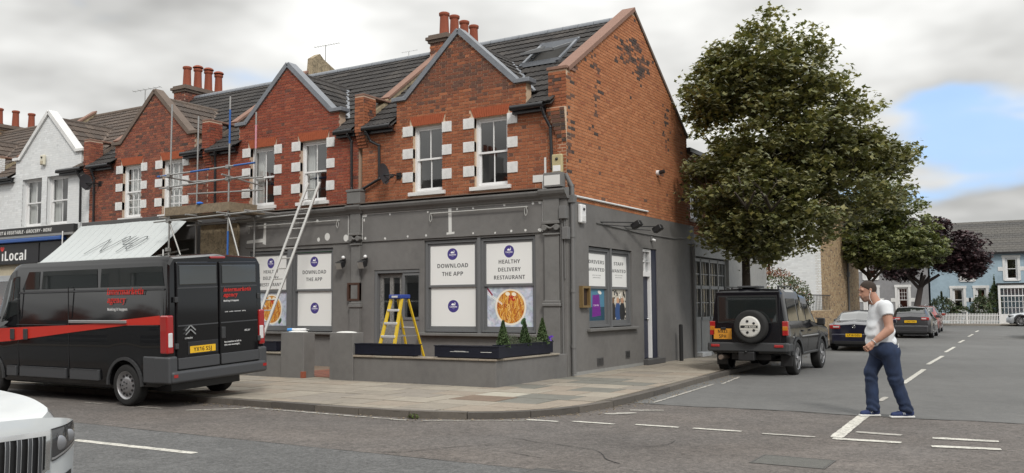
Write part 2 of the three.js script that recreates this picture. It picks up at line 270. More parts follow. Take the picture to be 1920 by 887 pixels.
// ---------------------------------------------------------------- materials of the houses
Object.assign(M, {
  greyPaint: new THREE.MeshStandardMaterial({ color: C(0.172, 0.166, 0.160), map: rep(T.render, 1 / 2.3), roughness: 0.72 }),
  greyTrim: new THREE.MeshStandardMaterial({ color: C(0.178, 0.174, 0.168), map: rep(T.render, 1 / 1.3), roughness: 0.55 }),
  greyFrame: mat(0.135, 0.138, 0.142, 0.5),
  greyLight: new THREE.MeshStandardMaterial({ color: C(0.30, 0.30, 0.29), map: rep(T.render, 1 / 2.3), roughness: 0.8 }),
  greyDark: new THREE.MeshStandardMaterial({ color: C(0.085, 0.083, 0.084), map: rep(T.render, 1 / 1.7), roughness: 0.6 }),
  filler: mat(0.62, 0.62, 0.60, 0.9),
  white: new THREE.MeshStandardMaterial({ color: C(0.76, 0.76, 0.75), map: rep(T.render, 1 / 1.9), roughness: 0.7 }),
  whiteGloss: mat(0.74, 0.74, 0.74, 0.35),
  whiteBrick: mat(0.70, 0.715, 0.72, 0.8),
  cream: new THREE.MeshStandardMaterial({ color: C(0.52, 0.46, 0.34), map: rep(T.render, 1 / 1.5), roughness: 0.85 }),
  tan: new THREE.MeshStandardMaterial({ color: C(0.36, 0.29, 0.19), map: rep(T.paint, 1 / 2.2), roughness: 0.9 }),
  lead: new THREE.MeshStandardMaterial({ color: C(0.22, 0.235, 0.26), map: rep(T.stone, 1 / 0.9), roughness: 0.5, metalness: 0.25 }),
  leadPale: new THREE.MeshStandardMaterial({ color: C(0.52, 0.54, 0.56), map: rep(T.stone, 1 / 0.9), roughness: 0.5, metalness: 0.2 }),
  copingBrown: new THREE.MeshStandardMaterial({ color: C(0.17, 0.13, 0.105), map: rep(T.stone, 1 / 0.8), roughness: 0.92 }),
  copingRed: new THREE.MeshStandardMaterial({ color: C(0.27, 0.155, 0.115), map: rep(T.stone, 1 / 0.5), roughness: 0.92 }),
  pot: new THREE.MeshStandardMaterial({ color: C(0.29, 0.075, 0.038), map: rep(T.stone, 1 / 0.4), roughness: 0.85 }),
  gutter: mat(0.014, 0.014, 0.016, 0.32),
  pipeGrey: mat(0.14, 0.138, 0.136, 0.5),
  arch: new THREE.MeshStandardMaterial({ color: C(0.37, 0.088, 0.034), map: rep(T.stone, 1 / 0.5), roughness: 0.9 }),
  mortarRed: mat(0.55, 0.41, 0.29, 0.95), mortarDark: mat(0.44, 0.33, 0.25, 0.95), mortarYellow: mat(0.42, 0.36, 0.27, 0.95), mortarWhite: mat(0.64, 0.655, 0.66, 0.85),
  tiles: [[0.036, 0.032, 0.030], [0.045, 0.040, 0.037], [0.030, 0.027, 0.026], [0.058, 0.051, 0.046]].map(c => new THREE.MeshStandardMaterial({ color: C(...c), map: rep(T.stone, 1 / 0.4), roughness: 0.95 })),
  tilesBrown: [[0.085, 0.062, 0.048], [0.10, 0.072, 0.055], [0.072, 0.054, 0.043], [0.12, 0.09, 0.07]].map(c => new THREE.MeshStandardMaterial({ color: C(...c), map: rep(T.stone, 1 / 0.4), roughness: 0.85 })),
  felt: mat(0.05, 0.045, 0.042, 0.9),
  glass: new THREE.MeshPhysicalMaterial({ color: C(0.93, 0.95, 0.95), transmission: 1, thickness: 0, roughness: 0.02, ior: 2.2, specularIntensity: 1 }),
  room: mat(0.10, 0.095, 0.09, 0.95), roomDark: mat(0.03, 0.03, 0.032, 0.95),
  curtain: new THREE.MeshPhysicalMaterial({ color: C(0.72, 0.72, 0.70), transmission: 0.35, roughness: 1, thickness: 0, side: THREE.DoubleSide }),
  navy: new THREE.MeshStandardMaterial({ color: C(0.010, 0.013, 0.035), roughness: 0.4 }),
  brass: mat(0.32, 0.22, 0.10, 0.45, { metalness: 0.6 }),
  steel: mat(0.52, 0.52, 0.52, 0.38, { metalness: 0.85 }), galv: new THREE.MeshStandardMaterial({ color: C(0.40, 0.40, 0.39), map: rep(T.stone, 1 / 0.6), roughness: 0.5, metalness: 0.6 }),
  alu: mat(0.50, 0.49, 0.47, 0.45, { metalness: 0.7 }), steelPale: mat(0.68, 0.68, 0.68, 0.4, { metalness: 0.4 }),
  black: mat(0.016, 0.016, 0.017, 0.45), blackPaint: mat(0.012, 0.012, 0.014, 0.3),
});
// bricks: several fired tones for each kind of wall
const BR = {
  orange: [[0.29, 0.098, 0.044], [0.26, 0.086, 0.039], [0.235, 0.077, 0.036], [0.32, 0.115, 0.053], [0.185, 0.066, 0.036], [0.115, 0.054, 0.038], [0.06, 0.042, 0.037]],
  red: [[0.255, 0.062, 0.033], [0.225, 0.053, 0.029], [0.28, 0.076, 0.040], [0.20, 0.048, 0.028], [0.21, 0.06, 0.04], [0.12, 0.05, 0.038], [0.07, 0.045, 0.04]],
  brown: [[0.26, 0.085, 0.050], [0.22, 0.068, 0.042], [0.29, 0.10, 0.056], [0.18, 0.062, 0.042], [0.15, 0.06, 0.044], [0.10, 0.05, 0.04], [0.06, 0.042, 0.038]],
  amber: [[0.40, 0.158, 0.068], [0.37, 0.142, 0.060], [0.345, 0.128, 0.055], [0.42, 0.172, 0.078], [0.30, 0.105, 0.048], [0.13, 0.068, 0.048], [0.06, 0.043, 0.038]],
  white: [[0.68, 0.695, 0.70], [0.67, 0.685, 0.69], [0.70, 0.715, 0.72], [0.675, 0.69, 0.695], [0.65, 0.665, 0.67], [0.69, 0.70, 0.70], [0.62, 0.635, 0.64]],
  yellow: [[0.36, 0.26, 0.15], [0.32, 0.22, 0.125], [0.40, 0.30, 0.18], [0.28, 0.19, 0.11], [0.23, 0.16, 0.10], [0.16, 0.12, 0.085], [0.10, 0.08, 0.065]],
};
const brickMats = {}; for (const k in BR) brickMats[k] = BR[k].map(c => mat(...c, 0.93));
const brickVC = mat(1, 1, 1, 0.93, { vertexColors: true });
const unitBox = (() => { const g = new THREE.BoxGeometry(1, 1, 1); g.translate(0.5, 0.5, 0.5); const i = [...g.index.array]; g.setIndex(i.filter((_, k) => !(k >= 30 && k < 36))); return g; })(); // no back face
// collects the bricks of a house; the nearest 300 become parts, the rest one mesh
class Bricks {
  constructor(kind, seed, course = 0.075) { this.kind = kind; this.R = rng(seed); this.list = []; this.h = course; }
  // rows: v -> [[u0,u1],...]; place(u,v) -> world point; basis matrix M (u, v, n)
  wall(wallMesh, Mx, v0, v1, rows, tone, o = {}) {
    const h = this.h, R = this.R; let k = 0;
    for (let v = v0; v + h * 0.5 < v1; v += h, k++) {
      const vt = Math.min(v + h - 0.013, v1); const iv = rows(v + h / 2); if (!iv) continue;
      for (const [a, b] of iv) {
        // Flemish bond on a fixed grid so that openings cut whole bricks
        const unit = 0.2275 + 0.115; let u = Math.floor(a / unit) * unit - (k % 2 ? 0.17125 : 0); let st = true;
        while (u < b) { const L = st ? 0.2275 : 0.115, p = Math.max(u, a), q = Math.min(u + L - 0.013, b); st = !st; if (q - p > 0.03) this.list.push({ w: wallMesh, M: Mx, u0: p, u1: q, v0: v, v1: vt, kind: o.kind || this.kind, t: tone(p, v, R, k), d: (this.kind === 'white' ? -0.0065 : 0.001) + R() * (this.kind === 'white' ? 0.0015 : 0.004) }); u += L; }
      }
    }
  }
  finish(max = 300) {
    const P = V(0, 0, 0); for (const b of this.list) { P.set((b.u0 + b.u1) / 2, (b.v0 + b.v1) / 2, 0).applyMatrix4(b.M); b.far = P.distanceTo(EYE) - (b.u1 - b.u0) * 8; }
    this.list.sort((a, b) => a.far - b.far);
    const D = 0.02, rest = new Map();
    this.list.forEach((b, i) => {
      const m = new THREE.Matrix4().makeTranslation(b.u0, b.v0, -D + b.d); m.premultiply(b.M); m.scale(V(b.u1 - b.u0, b.v1 - b.v0, D));
      if (i < max) { const e = new THREE.Mesh(unitBox, brickMats[b.kind][b.t]); e.name = 'brick'; e.castShadow = e.receiveShadow = true; m.decompose(e.position, e.quaternion, e.scale); b.w.add(e); }
      else { if (!rest.has(b.w)) rest.set(b.w, []); rest.get(b.w).push([m, BR[b.kind][b.t]]); }
    });
    for (const [w, l] of rest) {
      const src = unitBox.toNonIndexed(), sp = src.attributes.position, sn = src.attributes.normal, n = sp.count, p = new Float32Array(l.length * n * 3), nn = new Float32Array(l.length * n * 3), c = new Float32Array(l.length * n * 3), v = V(0, 0, 0), R = this.R;
      l.forEach(([m, col], i) => { const nm = new THREE.Matrix3().getNormalMatrix(m), j = 0.92 + R() * 0.16; for (let k = 0; k < n; k++) { const o = (i * n + k) * 3; v.fromBufferAttribute(sp, k).applyMatrix4(m); p[o] = v.x; p[o + 1] = v.y; p[o + 2] = v.z; v.fromBufferAttribute(sn, k).applyMatrix3(nm).normalize(); nn[o] = v.x; nn[o + 1] = v.y; nn[o + 2] = v.z; c[o] = col[0] * j; c[o + 1] = col[1] * j; c[o + 2] = col[2] * j; } });
      const g = new THREE.BufferGeometry(); g.setAttribute('position', new THREE.BufferAttribute(p, 3)); g.setAttribute('normal', new THREE.BufferAttribute(nn, 3)); g.setAttribute('color', new THREE.BufferAttribute(c, 3));
      const e = part(w, 'brickwork', g, brickVC); e.userData.kind = 'stuff';
    }
  }
}
const minus = (iv, cuts) => { let o = iv; for (const [a, b] of cuts) { const n = []; for (const [p, q] of o) { if (b <= p || a >= q) n.push([p, q]); else { if (a > p) n.push([p, a]); if (b < q) n.push([b, q]); } } o = n; } return o; };
const pick = (R, w) => { let r = R() * w.reduce((a, b) => a + b, 0); for (let i = 0; i < w.length; i++) { r -= w[i]; if (r < 0) return i; } return 0; };

// roof tiles with two rolls, laid in courses on a sloping plane
const tileGeo = (() => {
  const w = 0.298, L = 0.39, n = 8, p = [], idx = []; const prof = t => 0.022 * Math.pow(Math.max(0, Math.sin(t * Math.PI * 2 * 1 + 0.4)), 1) + 0.022 * Math.pow(Math.max(0, Math.sin(t * Math.PI * 2 + 3.54)), 1.0) * 0.9;
  for (let k = 0; k < 2; k++) for (let i = 0; i <= n; i++) { const t = i / n; p.push(t * w, prof(t) + (k ? 0 : 0.028), k * L); }
  for (let i = 0; i <= n; i++) { const t = i / n; p.push(t * w, prof(t) * 0.4, 0.0); }
  for (let i = 0; i < n; i++) { idx.push(i, i + 1, i + n + 1, i + 1, i + n + 2, i + n + 1); const b = 2 * (n + 1); idx.push(i, b + i, i + 1, i + 1, b + i, b + i + 1); }
  const g = new THREE.BufferGeometry(); g.setAttribute('position', new THREE.Float32BufferAttribute(p, 3)); g.setIndex(idx); const q = g.toNonIndexed(); q.computeVertexNormals(); const uv = []; for (let i = 0; i < q.attributes.position.count; i++) uv.push(q.attributes.position.getX(i), q.attributes.position.getZ(i)); q.setAttribute('uv', new THREE.Float32BufferAttribute(uv, 2)); return q;
})();
// origin = lower left corner of the slope, ux along the eaves, us up the slope; keep(a, s) says which tiles are wanted
function tileSlope(roof, origin, ux, us, width, length, mats, seed, keep = () => true, gauge = 0.33) {
  const R = rng(seed), X = V(...ux).normalize(), S = V(...us).normalize(), N = S.clone().cross(X).normalize(); if (N.y < 0) N.negate();
  const B = new THREE.Matrix4().makeBasis(X, N, S), q = new THREE.Quaternion().setFromRotationMatrix(B); const flip = B.determinant() < 0;
  let n = 0;
  for (let s = 0; s < length - 0.1; s += gauge) for (let a = 0; a < width - 0.05; a += 0.3) {
    if (!keep(a + 0.15, s + 0.16)) continue; n++;
    const e = new THREE.Mesh(flip ? tileGeoFlip : tileGeo, mats[pick(R, [4, 3, 3, 1])]); e.name = 'roof_tile'; e.castShadow = e.receiveShadow = true;
    const O = V(...origin).addScaledVector(X, flip ? a + 0.298 : a).addScaledVector(S, s).addScaledVector(N, 0.012 + R() * 0.004);
    if (flip) { const B2 = new THREE.Matrix4().makeBasis(X.clone().negate(), N, S); e.quaternion.setFromRotationMatrix(B2); } else e.quaternion.copy(q);
    e.position.copy(O); e.rotateZ((R() - 0.5) * 0.01); roof.add(e);
  }
  return n;
}
const tileGeoFlip = tileGeo;
// sash window in an opening x0..x1, y0..y1 on the plane z (faces +z in its own frame); returns the group
function sashWindow(parent, o) {
  const { x0, x1, y0, y1, depth = 0.12, frame = M.whiteGloss, bars = [2, 2], room = M.room, curtain = 0, sill = true, M4, sillMat = M.white, poster, posterTop, fw = 0.055, sash = 0.045, drop = 0, mid = 0.5, sillOut = 0.07, sillX = 0.1, sillH = 0.09 } = o;
  const g = sub(parent, o.name || 'window'); if (M4) { g.applyMatrix4(M4); }
  const ym = lerp(y0, y1, 1 - mid), z1 = -depth;
  const fr = [bx(x0, x0 + fw, y0, y1, z1 - 0.06, z1 + 0.02), bx(x1 - fw, x1, y0, y1, z1 - 0.06, z1 + 0.02), bx(x0 + fw, x1 - fw, y1 - fw, y1, z1 - 0.06, z1 + 0.02), bx(x0 + fw, x1 - fw, y0, y0 + fw * 0.8, z1 - 0.06, z1 + 0.02)];
  part(g, 'frame', merge(fr), frame);
  const a = x0 + fw, b = x1 - fw, sashes = [[ym - sash * 0.5, y1 - fw, z1 - 0.012, 'upper_sash', bars[0]], [y0 + fw * 0.8, ym + sash * 0.5, z1 - 0.045, 'lower_sash', bars[1]]];
  sashes.forEach(([c, d, z, nm, nb], si) => {
    const w = sash, l = [bx(a, a + w, c, d, z - 0.035, z), bx(b - w, b, c, d, z - 0.035, z), bx(a + w, b - w, d - w, d, z - 0.035, z), bx(a + w, b - w, c, c + w * (si ? 1.5 : 1), z - 0.035, z)];
    part(g, nm, merge(l), frame);
    const P0 = a + w, P1 = b - w, Q0 = c + w * (si ? 1.5 : 1), Q1 = d - w; const [nx, ny] = Array.isArray(nb) ? nb : [nb, 1]; const bw = 0.022;
    for (let i = 1; i < nx; i++) { const x = lerp(P0, P1, i / nx); part(g, 'glazing_bar', bx(x - bw / 2, x + bw / 2, Q0, Q1, z - 0.03, z - 0.004), frame); }
    for (let j = 1; j < ny; j++) { const y = lerp(Q0, Q1, j / ny); part(g, 'glazing_bar', bx(P0, P1, y - bw / 2, y + bw / 2, z - 0.028, z - 0.006), frame); }
    const ps = si ? poster : posterTop;
    if (ps) { const s = part(g, 'poster', sheet(P1 - P0 + 0.004, Q1 - Q0 + 0.004).translate((P0 + P1) / 2, (Q0 + Q1) / 2, z - 0.012), ps.mat, ps.label); }
    else for (let i = 0; i < nx; i++) for (let j = 0; j < ny; j++) part(g, 'pane', sheet((P1 - P0) / nx, (Q1 - Q0) / ny).translate(lerp(P0, P1, (i + 0.5) / nx), lerp(Q0, Q1, (j + 0.5) / ny), z - 0.018), M.glass);
  });
  if (room) { const zb = -depth - 0.1, zd = -depth - (o.roomDepth || 1.6), rx = 0.2; part(g, 'room_lining', merge([bx(x0 - rx, x1 + rx, y0 - 0.2, y1 + 0.2, zd - 0.02, zd), bx(x0 - rx - 0.02, x0 - rx, y0 - 0.2, y1 + 0.2, zd, zb), bx(x1 + rx, x1 + rx + 0.02, y0 - 0.2, y1 + 0.2, zd, zb), bx(x0 - rx, x1 + rx, y1 + 0.2, y1 + 0.22, zd, zb), bx(x0 - rx, x1 + rx, y0 - 0.22, y0 - 0.2, zd, zb)]), room); }
  if (curtain) { // gathered drapes at both sides (1) or a full net (2)
    const drape = (ca, cb) => { const n = 24, p = [], idx = []; for (let i = 0; i <= n; i++) { const t = i / n, x = lerp(ca, cb, t), z = -depth - 0.16 + 0.025 * Math.sin(t * 31) + 0.01 * Math.sin(t * 77); p.push(x, y0 + 0.03, z, x, y1 - 0.03, z); } for (let i = 0; i < n; i++) { const q = i * 2; idx.push(q, q + 2, q + 1, q + 1, q + 2, q + 3); } const gg = new THREE.BufferGeometry(); gg.setAttribute('position', new THREE.Float32BufferAttribute(p, 3)); gg.setIndex(idx); gg.computeVertexNormals(); return gg; };
    if (curtain === 2) part(g, 'net_curtain', drape(x0 + 0.03, x1 - 0.03), M.curtain); else { part(g, 'curtain', drape(x0 + 0.03, lerp(x0, x1, 0.3)), M.curtain); part(g, 'curtain', drape(lerp(x0, x1, 0.74), x1 - 0.03), M.curtain); }
  }
  if (sill) part(g, 'sill', rbx(x0 - sillX, x1 + sillX, y0 - sillH, y0, -depth + 0.021, sillOut, 0.008), sillMat);
  return g;
}

// ---------------------------------------------------------------- prints
const POST = (() => {
  const W = 512, bg = '#e3e3e1', pm = (w, h, d, label) => ({ mat: new THREE.MeshStandardMaterial({ map: canvasTex(w, h, d), roughness: 0.45 }), label });
  const logo = (g, x, y, r) => { g.fillStyle = '#43387f'; g.beginPath(); g.ellipse(x, y, r, r * 1.12, 0, 0, 7); g.fill(); g.fillStyle = '#f2f2f2'; g.beginPath(); g.ellipse(x - r * 0.12, y - r * 0.33, r * 0.26, r * 0.18, -0.3, 0, 7); g.fill(); g.beginPath(); g.moveTo(x + r * 0.05, y - r * 0.3); g.quadraticCurveTo(x + r * 0.32, y - r * 0.3, x + r * 0.22, y - r * 0.72); g.lineTo(x + r * 0.36, y - r * 0.66); g.quadraticCurveTo(x + r * 0.5, y - r * 0.1, x, y - r * 0.14); g.fill(); g.font = `bold ${r * 0.42}px sans-serif`; g.textAlign = 'center'; g.fillText('Camile', x, y + r * 0.25); g.font = `${r * 0.14}px sans-serif`; g.fillText('T H A I', x, y + r * 0.5); };
  const lines = (g, W, t, y, s, dy, col = '#4e4f50') => { g.fillStyle = col; g.textAlign = 'center'; g.font = `bold ${s}px sans-serif`; t.forEach((q, i) => g.fillText(q, W / 2, y + i * dy)); };
  const fill = (g, w, h, c = bg) => { g.fillStyle = c; g.fillRect(0, 0, w, h); };
  const R = rng(404);
  return {
    app: pm(512, 440, (g, w, h) => { fill(g, w, h); logo(g, 256, 100, 58); lines(g, w, ['DOWNLOAD', 'THE APP'], 250, 62, 90); }, 'white DOWNLOAD THE APP poster'),
    logo: pm(512, 440, (g, w, h) => { fill(g, w, h); logo(g, 256, 215, 62); }, 'white poster with a round purple logo'),
    healthy: pm(512, 420, (g, w, h) => { fill(g, w, h); logo(g, 256, 92, 56); lines(g, w, ['HEALTHY', 'DELIVERY', 'RESTAURANT'], 215, 56, 80); }, 'white HEALTHY DELIVERY RESTAURANT poster'),
    bowl: pm(512, 440, (g, w, h) => {
      fill(g, w, h, '#a9b0be'); for (let i = 0; i < 260; i++) { g.fillStyle = `rgba(${200 + R() * 40 | 0},${205 + R() * 40 | 0},${215 + R() * 35 | 0},0.25)`; g.beginPath(); g.ellipse(R() * w, R() * h, 10 + R() * 60, 4 + R() * 22, R() * 3, 0, 7); g.fill(); }
      g.fillStyle = '#e9e2d3'; g.beginPath(); g.ellipse(262, 228, 172, 196, 0, 0, 7); g.fill(); g.fillStyle = '#c98a35'; g.beginPath(); g.ellipse(262, 228, 152, 176, 0, 0, 7); g.fill();
      g.save(); g.beginPath(); g.ellipse(262, 228, 150, 174, 0, 0, 7); g.clip(); for (let i = 0; i < 420; i++) { const x = 110 + R() * 300, y = 60 + R() * 340; g.strokeStyle = ['#e0a94e', '#d69a3c', '#c1792a', '#a8501f', '#8e2f1c', '#e8c27a'][R() * 6 | 0]; g.lineWidth = 3 + R() * 5; g.beginPath(); g.moveTo(x, y); g.quadraticCurveTo(x + (R() - 0.5) * 60, y + 20 + R() * 30, x + (R() - 0.5) * 50, y + 30 + R() * 60); g.stroke(); } g.fillStyle = '#b8231f'; for (let i = 0; i < 14; i++) { g.beginPath(); g.ellipse(250 + R() * 60, 110 + R() * 50, 12, 7, R() * 3, 0, 7); g.fill(); } g.fillStyle = '#f0e6cf'; for (const [x, y] of [[230, 85], [300, 90]]) { g.beginPath(); g.ellipse(x, y, 26, 20, 0.3, 0, 7); g.fill(); } g.restore();
      g.strokeStyle = '#f3efe9'; g.lineWidth = 6; for (const d of [0, 22]) { g.beginPath(); g.moveTo(0, 60 + d); g.lineTo(170, 190 + d * 0.5); g.stroke(); } g.strokeStyle = '#8a1f3b'; g.lineWidth = 16; g.beginPath(); g.moveTo(0, 20); g.lineTo(60, 100); g.stroke(); g.fillStyle = '#3c5b3a'; g.beginPath(); g.ellipse(400, 380, 22, 40, 0.5, 0, 7); g.fill();
    }, 'photo print of a bowl of noodles'),
    drivers: pm(340, 512, (g, w, h) => { fill(g, w, h); lines(g, w, ['DRIVERS', 'WANTED'], 160, 76, 118); lines(g, w, ['APPLY IN STORE', 'JOBS@CAMILE'], 350, 22, 36, '#7a7a7a'); }, 'white DRIVERS WANTED poster'),
    staff: pm(340, 512, (g, w, h) => { fill(g, w, h); lines(g, w, ['STAFF', 'WANTED'], 160, 76, 118); lines(g, w, ['APPLY IN STORE', 'JOBS@CAMILE'], 330, 22, 36, '#7a7a7a'); }, 'white STAFF WANTED poster'),
    bag: pm(340, 440, (g, w, h) => { fill(g, w, h, '#4d7f98'); g.fillStyle = '#2a4a5c'; g.fillRect(0, 250, w, 190); g.fillStyle = '#d8d4cf'; for (let i = 0; i < 26; i++) g.fillRect(6, 20 + i * 16, 18, 8); g.fillStyle = '#e8e3da'; g.beginPath(); g.ellipse(250, 50, 40, 24, 0.5, 0, 7); g.fill(); g.fillStyle = '#6f2086'; g.beginPath(); g.moveTo(110, 90); g.lineTo(240, 80); g.lineTo(270, 370); g.lineTo(100, 390); g.fill(); g.fillStyle = '#efeaf2'; g.font = '34px sans-serif'; g.textAlign = 'center'; g.fillText('Camile', 180, 240); }, 'photo print of a purple carrier bag'),
    people: pm(340, 440, (g, w, h) => { fill(g, w, h, '#c9c2b4'); for (let i = 0; i < 90; i++) { g.fillStyle = ['#1f1f22', '#3a3530', '#e9e6df', '#9a8f7f'][R() * 4 | 0]; g.fillRect(R() * w, R() * h, 8 + R() * 26, 10 + R() * 50); } for (const [x, c, s] of [[60, '#7a5a3e', '#2b2622'], [170, '#c69a7a', '#2e4d80'], [265, '#b98d70', '#222']]) { g.fillStyle = s; g.beginPath(); g.ellipse(x, 330, 60, 150, 0, 0, 7); g.fill(); g.fillStyle = c; g.beginPath(); g.ellipse(x, 160, 32, 42, 0, 0, 7); g.fill(); } }, 'photo print of people working'),
  };
})();

// ---------------------------------------------------------------- the terrace
const EAVE = { y: 6.08, z: 0.2 }, RIDGE = { y: 9.03, z: -3.78 }, PITCH = (RIDGE.y - EAVE.y) / (EAVE.z - RIDGE.z);
const roofY = z => EAVE.y + (EAVE.z - z) * PITCH, crossY = dx => 7.98 - 0.80 * Math.abs(dx);
const quad = (a, b, c, d) => { const g = new THREE.BufferGeometry(); g.setAttribute('position', new THREE.Float32BufferAttribute([...a, ...b, ...c, ...a, ...c, ...d], 3)); g.setAttribute('uv', new THREE.Float32BufferAttribute([0, 0, 1, 0, 1, 1, 0, 0, 1, 1, 0, 1], 2)); g.computeVertexNormals(); return g; };
function bricksTone(kind) { // u, v, R
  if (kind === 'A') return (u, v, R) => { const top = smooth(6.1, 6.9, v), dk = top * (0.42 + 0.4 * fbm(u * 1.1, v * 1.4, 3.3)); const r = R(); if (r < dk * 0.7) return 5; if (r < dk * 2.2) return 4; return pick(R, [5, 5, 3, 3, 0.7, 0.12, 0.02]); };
  if (kind === 'B') return (u, v, R) => pick(R, [5, 5, 3, 4, 2, 0.3 + 0.5 * smooth(7.2, 7.9, v), 0.05]);
  if (kind === 'C') return (u, v, R) => pick(R, [4, 5, 2, 4, 3, 1.4, 0.15]);
  return (u, v, R) => pick(R, [5, 4, 4, 3, 0.6, 3, 0.1]);
}
function upperFront(h, o) {
  const { xa, xL, xR, kind, tone, seed, wins, y0 = 4.37, y1 = 5.99, coping, mortar } = o, GW = 1.85;
  const outline = [[xL, 4.1], [xR, 4.1], [xR, 6.1], [xa + GW, 6.1], [xa + GW, 6.66], [xa + 1.55, 6.7], [xa, 8.08], [xa - 1.55, 6.7], [xa - GW, 6.66], [xa - GW, 6.1], [xL, 6.1]];
  const w = part(h, 'front_wall', prism(outline, 0.23, FRONT(-0.238), wins.map(q => rectPts(q[0], q[1], y0, y1))), mortar);
  const qy = [[5.76, 6.01], [5.21, 5.455], [4.63, 4.88]], cuts = [];
  for (const [a, b] of wins) { cuts.push([a, b, y0 - 0.09, y1 + 0.02]); if (o.quoins !== false) for (const [c, d] of qy) cuts.push([a - 0.31, a, c, d], [b, b + 0.28, c, d]); if (o.arch !== false) cuts.push([a - 0.1, b + 0.08, 6.0, 6.235]); }
  const rows = v => { let iv = v < 6.1 ? [[xL, xR]] : v < 6.68 ? [[xa - GW, xa + GW]] : v < 8.05 ? [[xa - 1.55 * (8.08 - v) / 1.38, xa + 1.55 * (8.08 - v) / 1.38]] : null; return iv && minus(iv, cuts.filter(c => v > c[2] && v < c[3]).map(c => [c[0], c[1]])); };
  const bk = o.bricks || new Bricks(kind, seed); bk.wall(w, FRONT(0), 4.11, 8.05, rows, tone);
  for (const [a, b] of wins) {
    if (o.quoins !== false) for (const [c, d] of qy) { part(w, 'quoin_block', merge([rbx(a - 0.30, a, c, d, -0.1, 0.024, 0.008)]), M.white); part(w, 'quoin_block', rbx(b, b + 0.27, c, d, -0.1, 0.024, 0.008), M.white); }
    if (o.arch !== false) { const n = 15, l = []; for (let i = 0; i < n; i++) { const t0 = i / n, t1 = (i + 1) / n, B0 = lerp(a - 0.0, b + 0.0, t0) + 0.003, B1 = lerp(a, b, t1) - 0.003, T0 = lerp(a - 0.1, b + 0.08, t0) + 0.003, T1 = lerp(a - 0.1, b + 0.08, t1) - 0.003; l.push(prism([[B0, 6.0], [B1, 6.0], [T1, 6.228], [T0, 6.228]], 0.06, FRONT(-0.05))); } part(w, 'brick_arch', merge(l), M.arch); }
    sashWindow(h, { x0: a, x1: b, y0, y1, bars: o.bars || [2, 2], curtain: o.curtain || 0, frame: M.whiteGloss, ...(o.win || {}) });
  }
  // raking copings and kneelers
  const T_ = coping, ow = o.copW || 0.30, sl = Math.atan2(1.44, 1.55);
  for (const s of [-1, 1]) {
    const a = V(xa + s * 1.60, 6.715, -0.1), b = V(xa - s * 0.0, 8.175, -0.1);
    part(h, 'gable_coping', boxUV(bar(a.toArray(), b.toArray(), 0.125, ow, [0, 0, 1])), T_); h.children[h.children.length - 1].rotation.set(0, 0, 0);
    part(h, 'kneeler', boxUV(rbx(Math.min(xa + s * 1.56, xa + s * 1.97), Math.max(xa + s * 1.56, xa + s * 1.97), 6.665, 6.765, -0.27, 0.075, 0.012)), T_);
  }
  return { wall: w, bricks: bk };
}
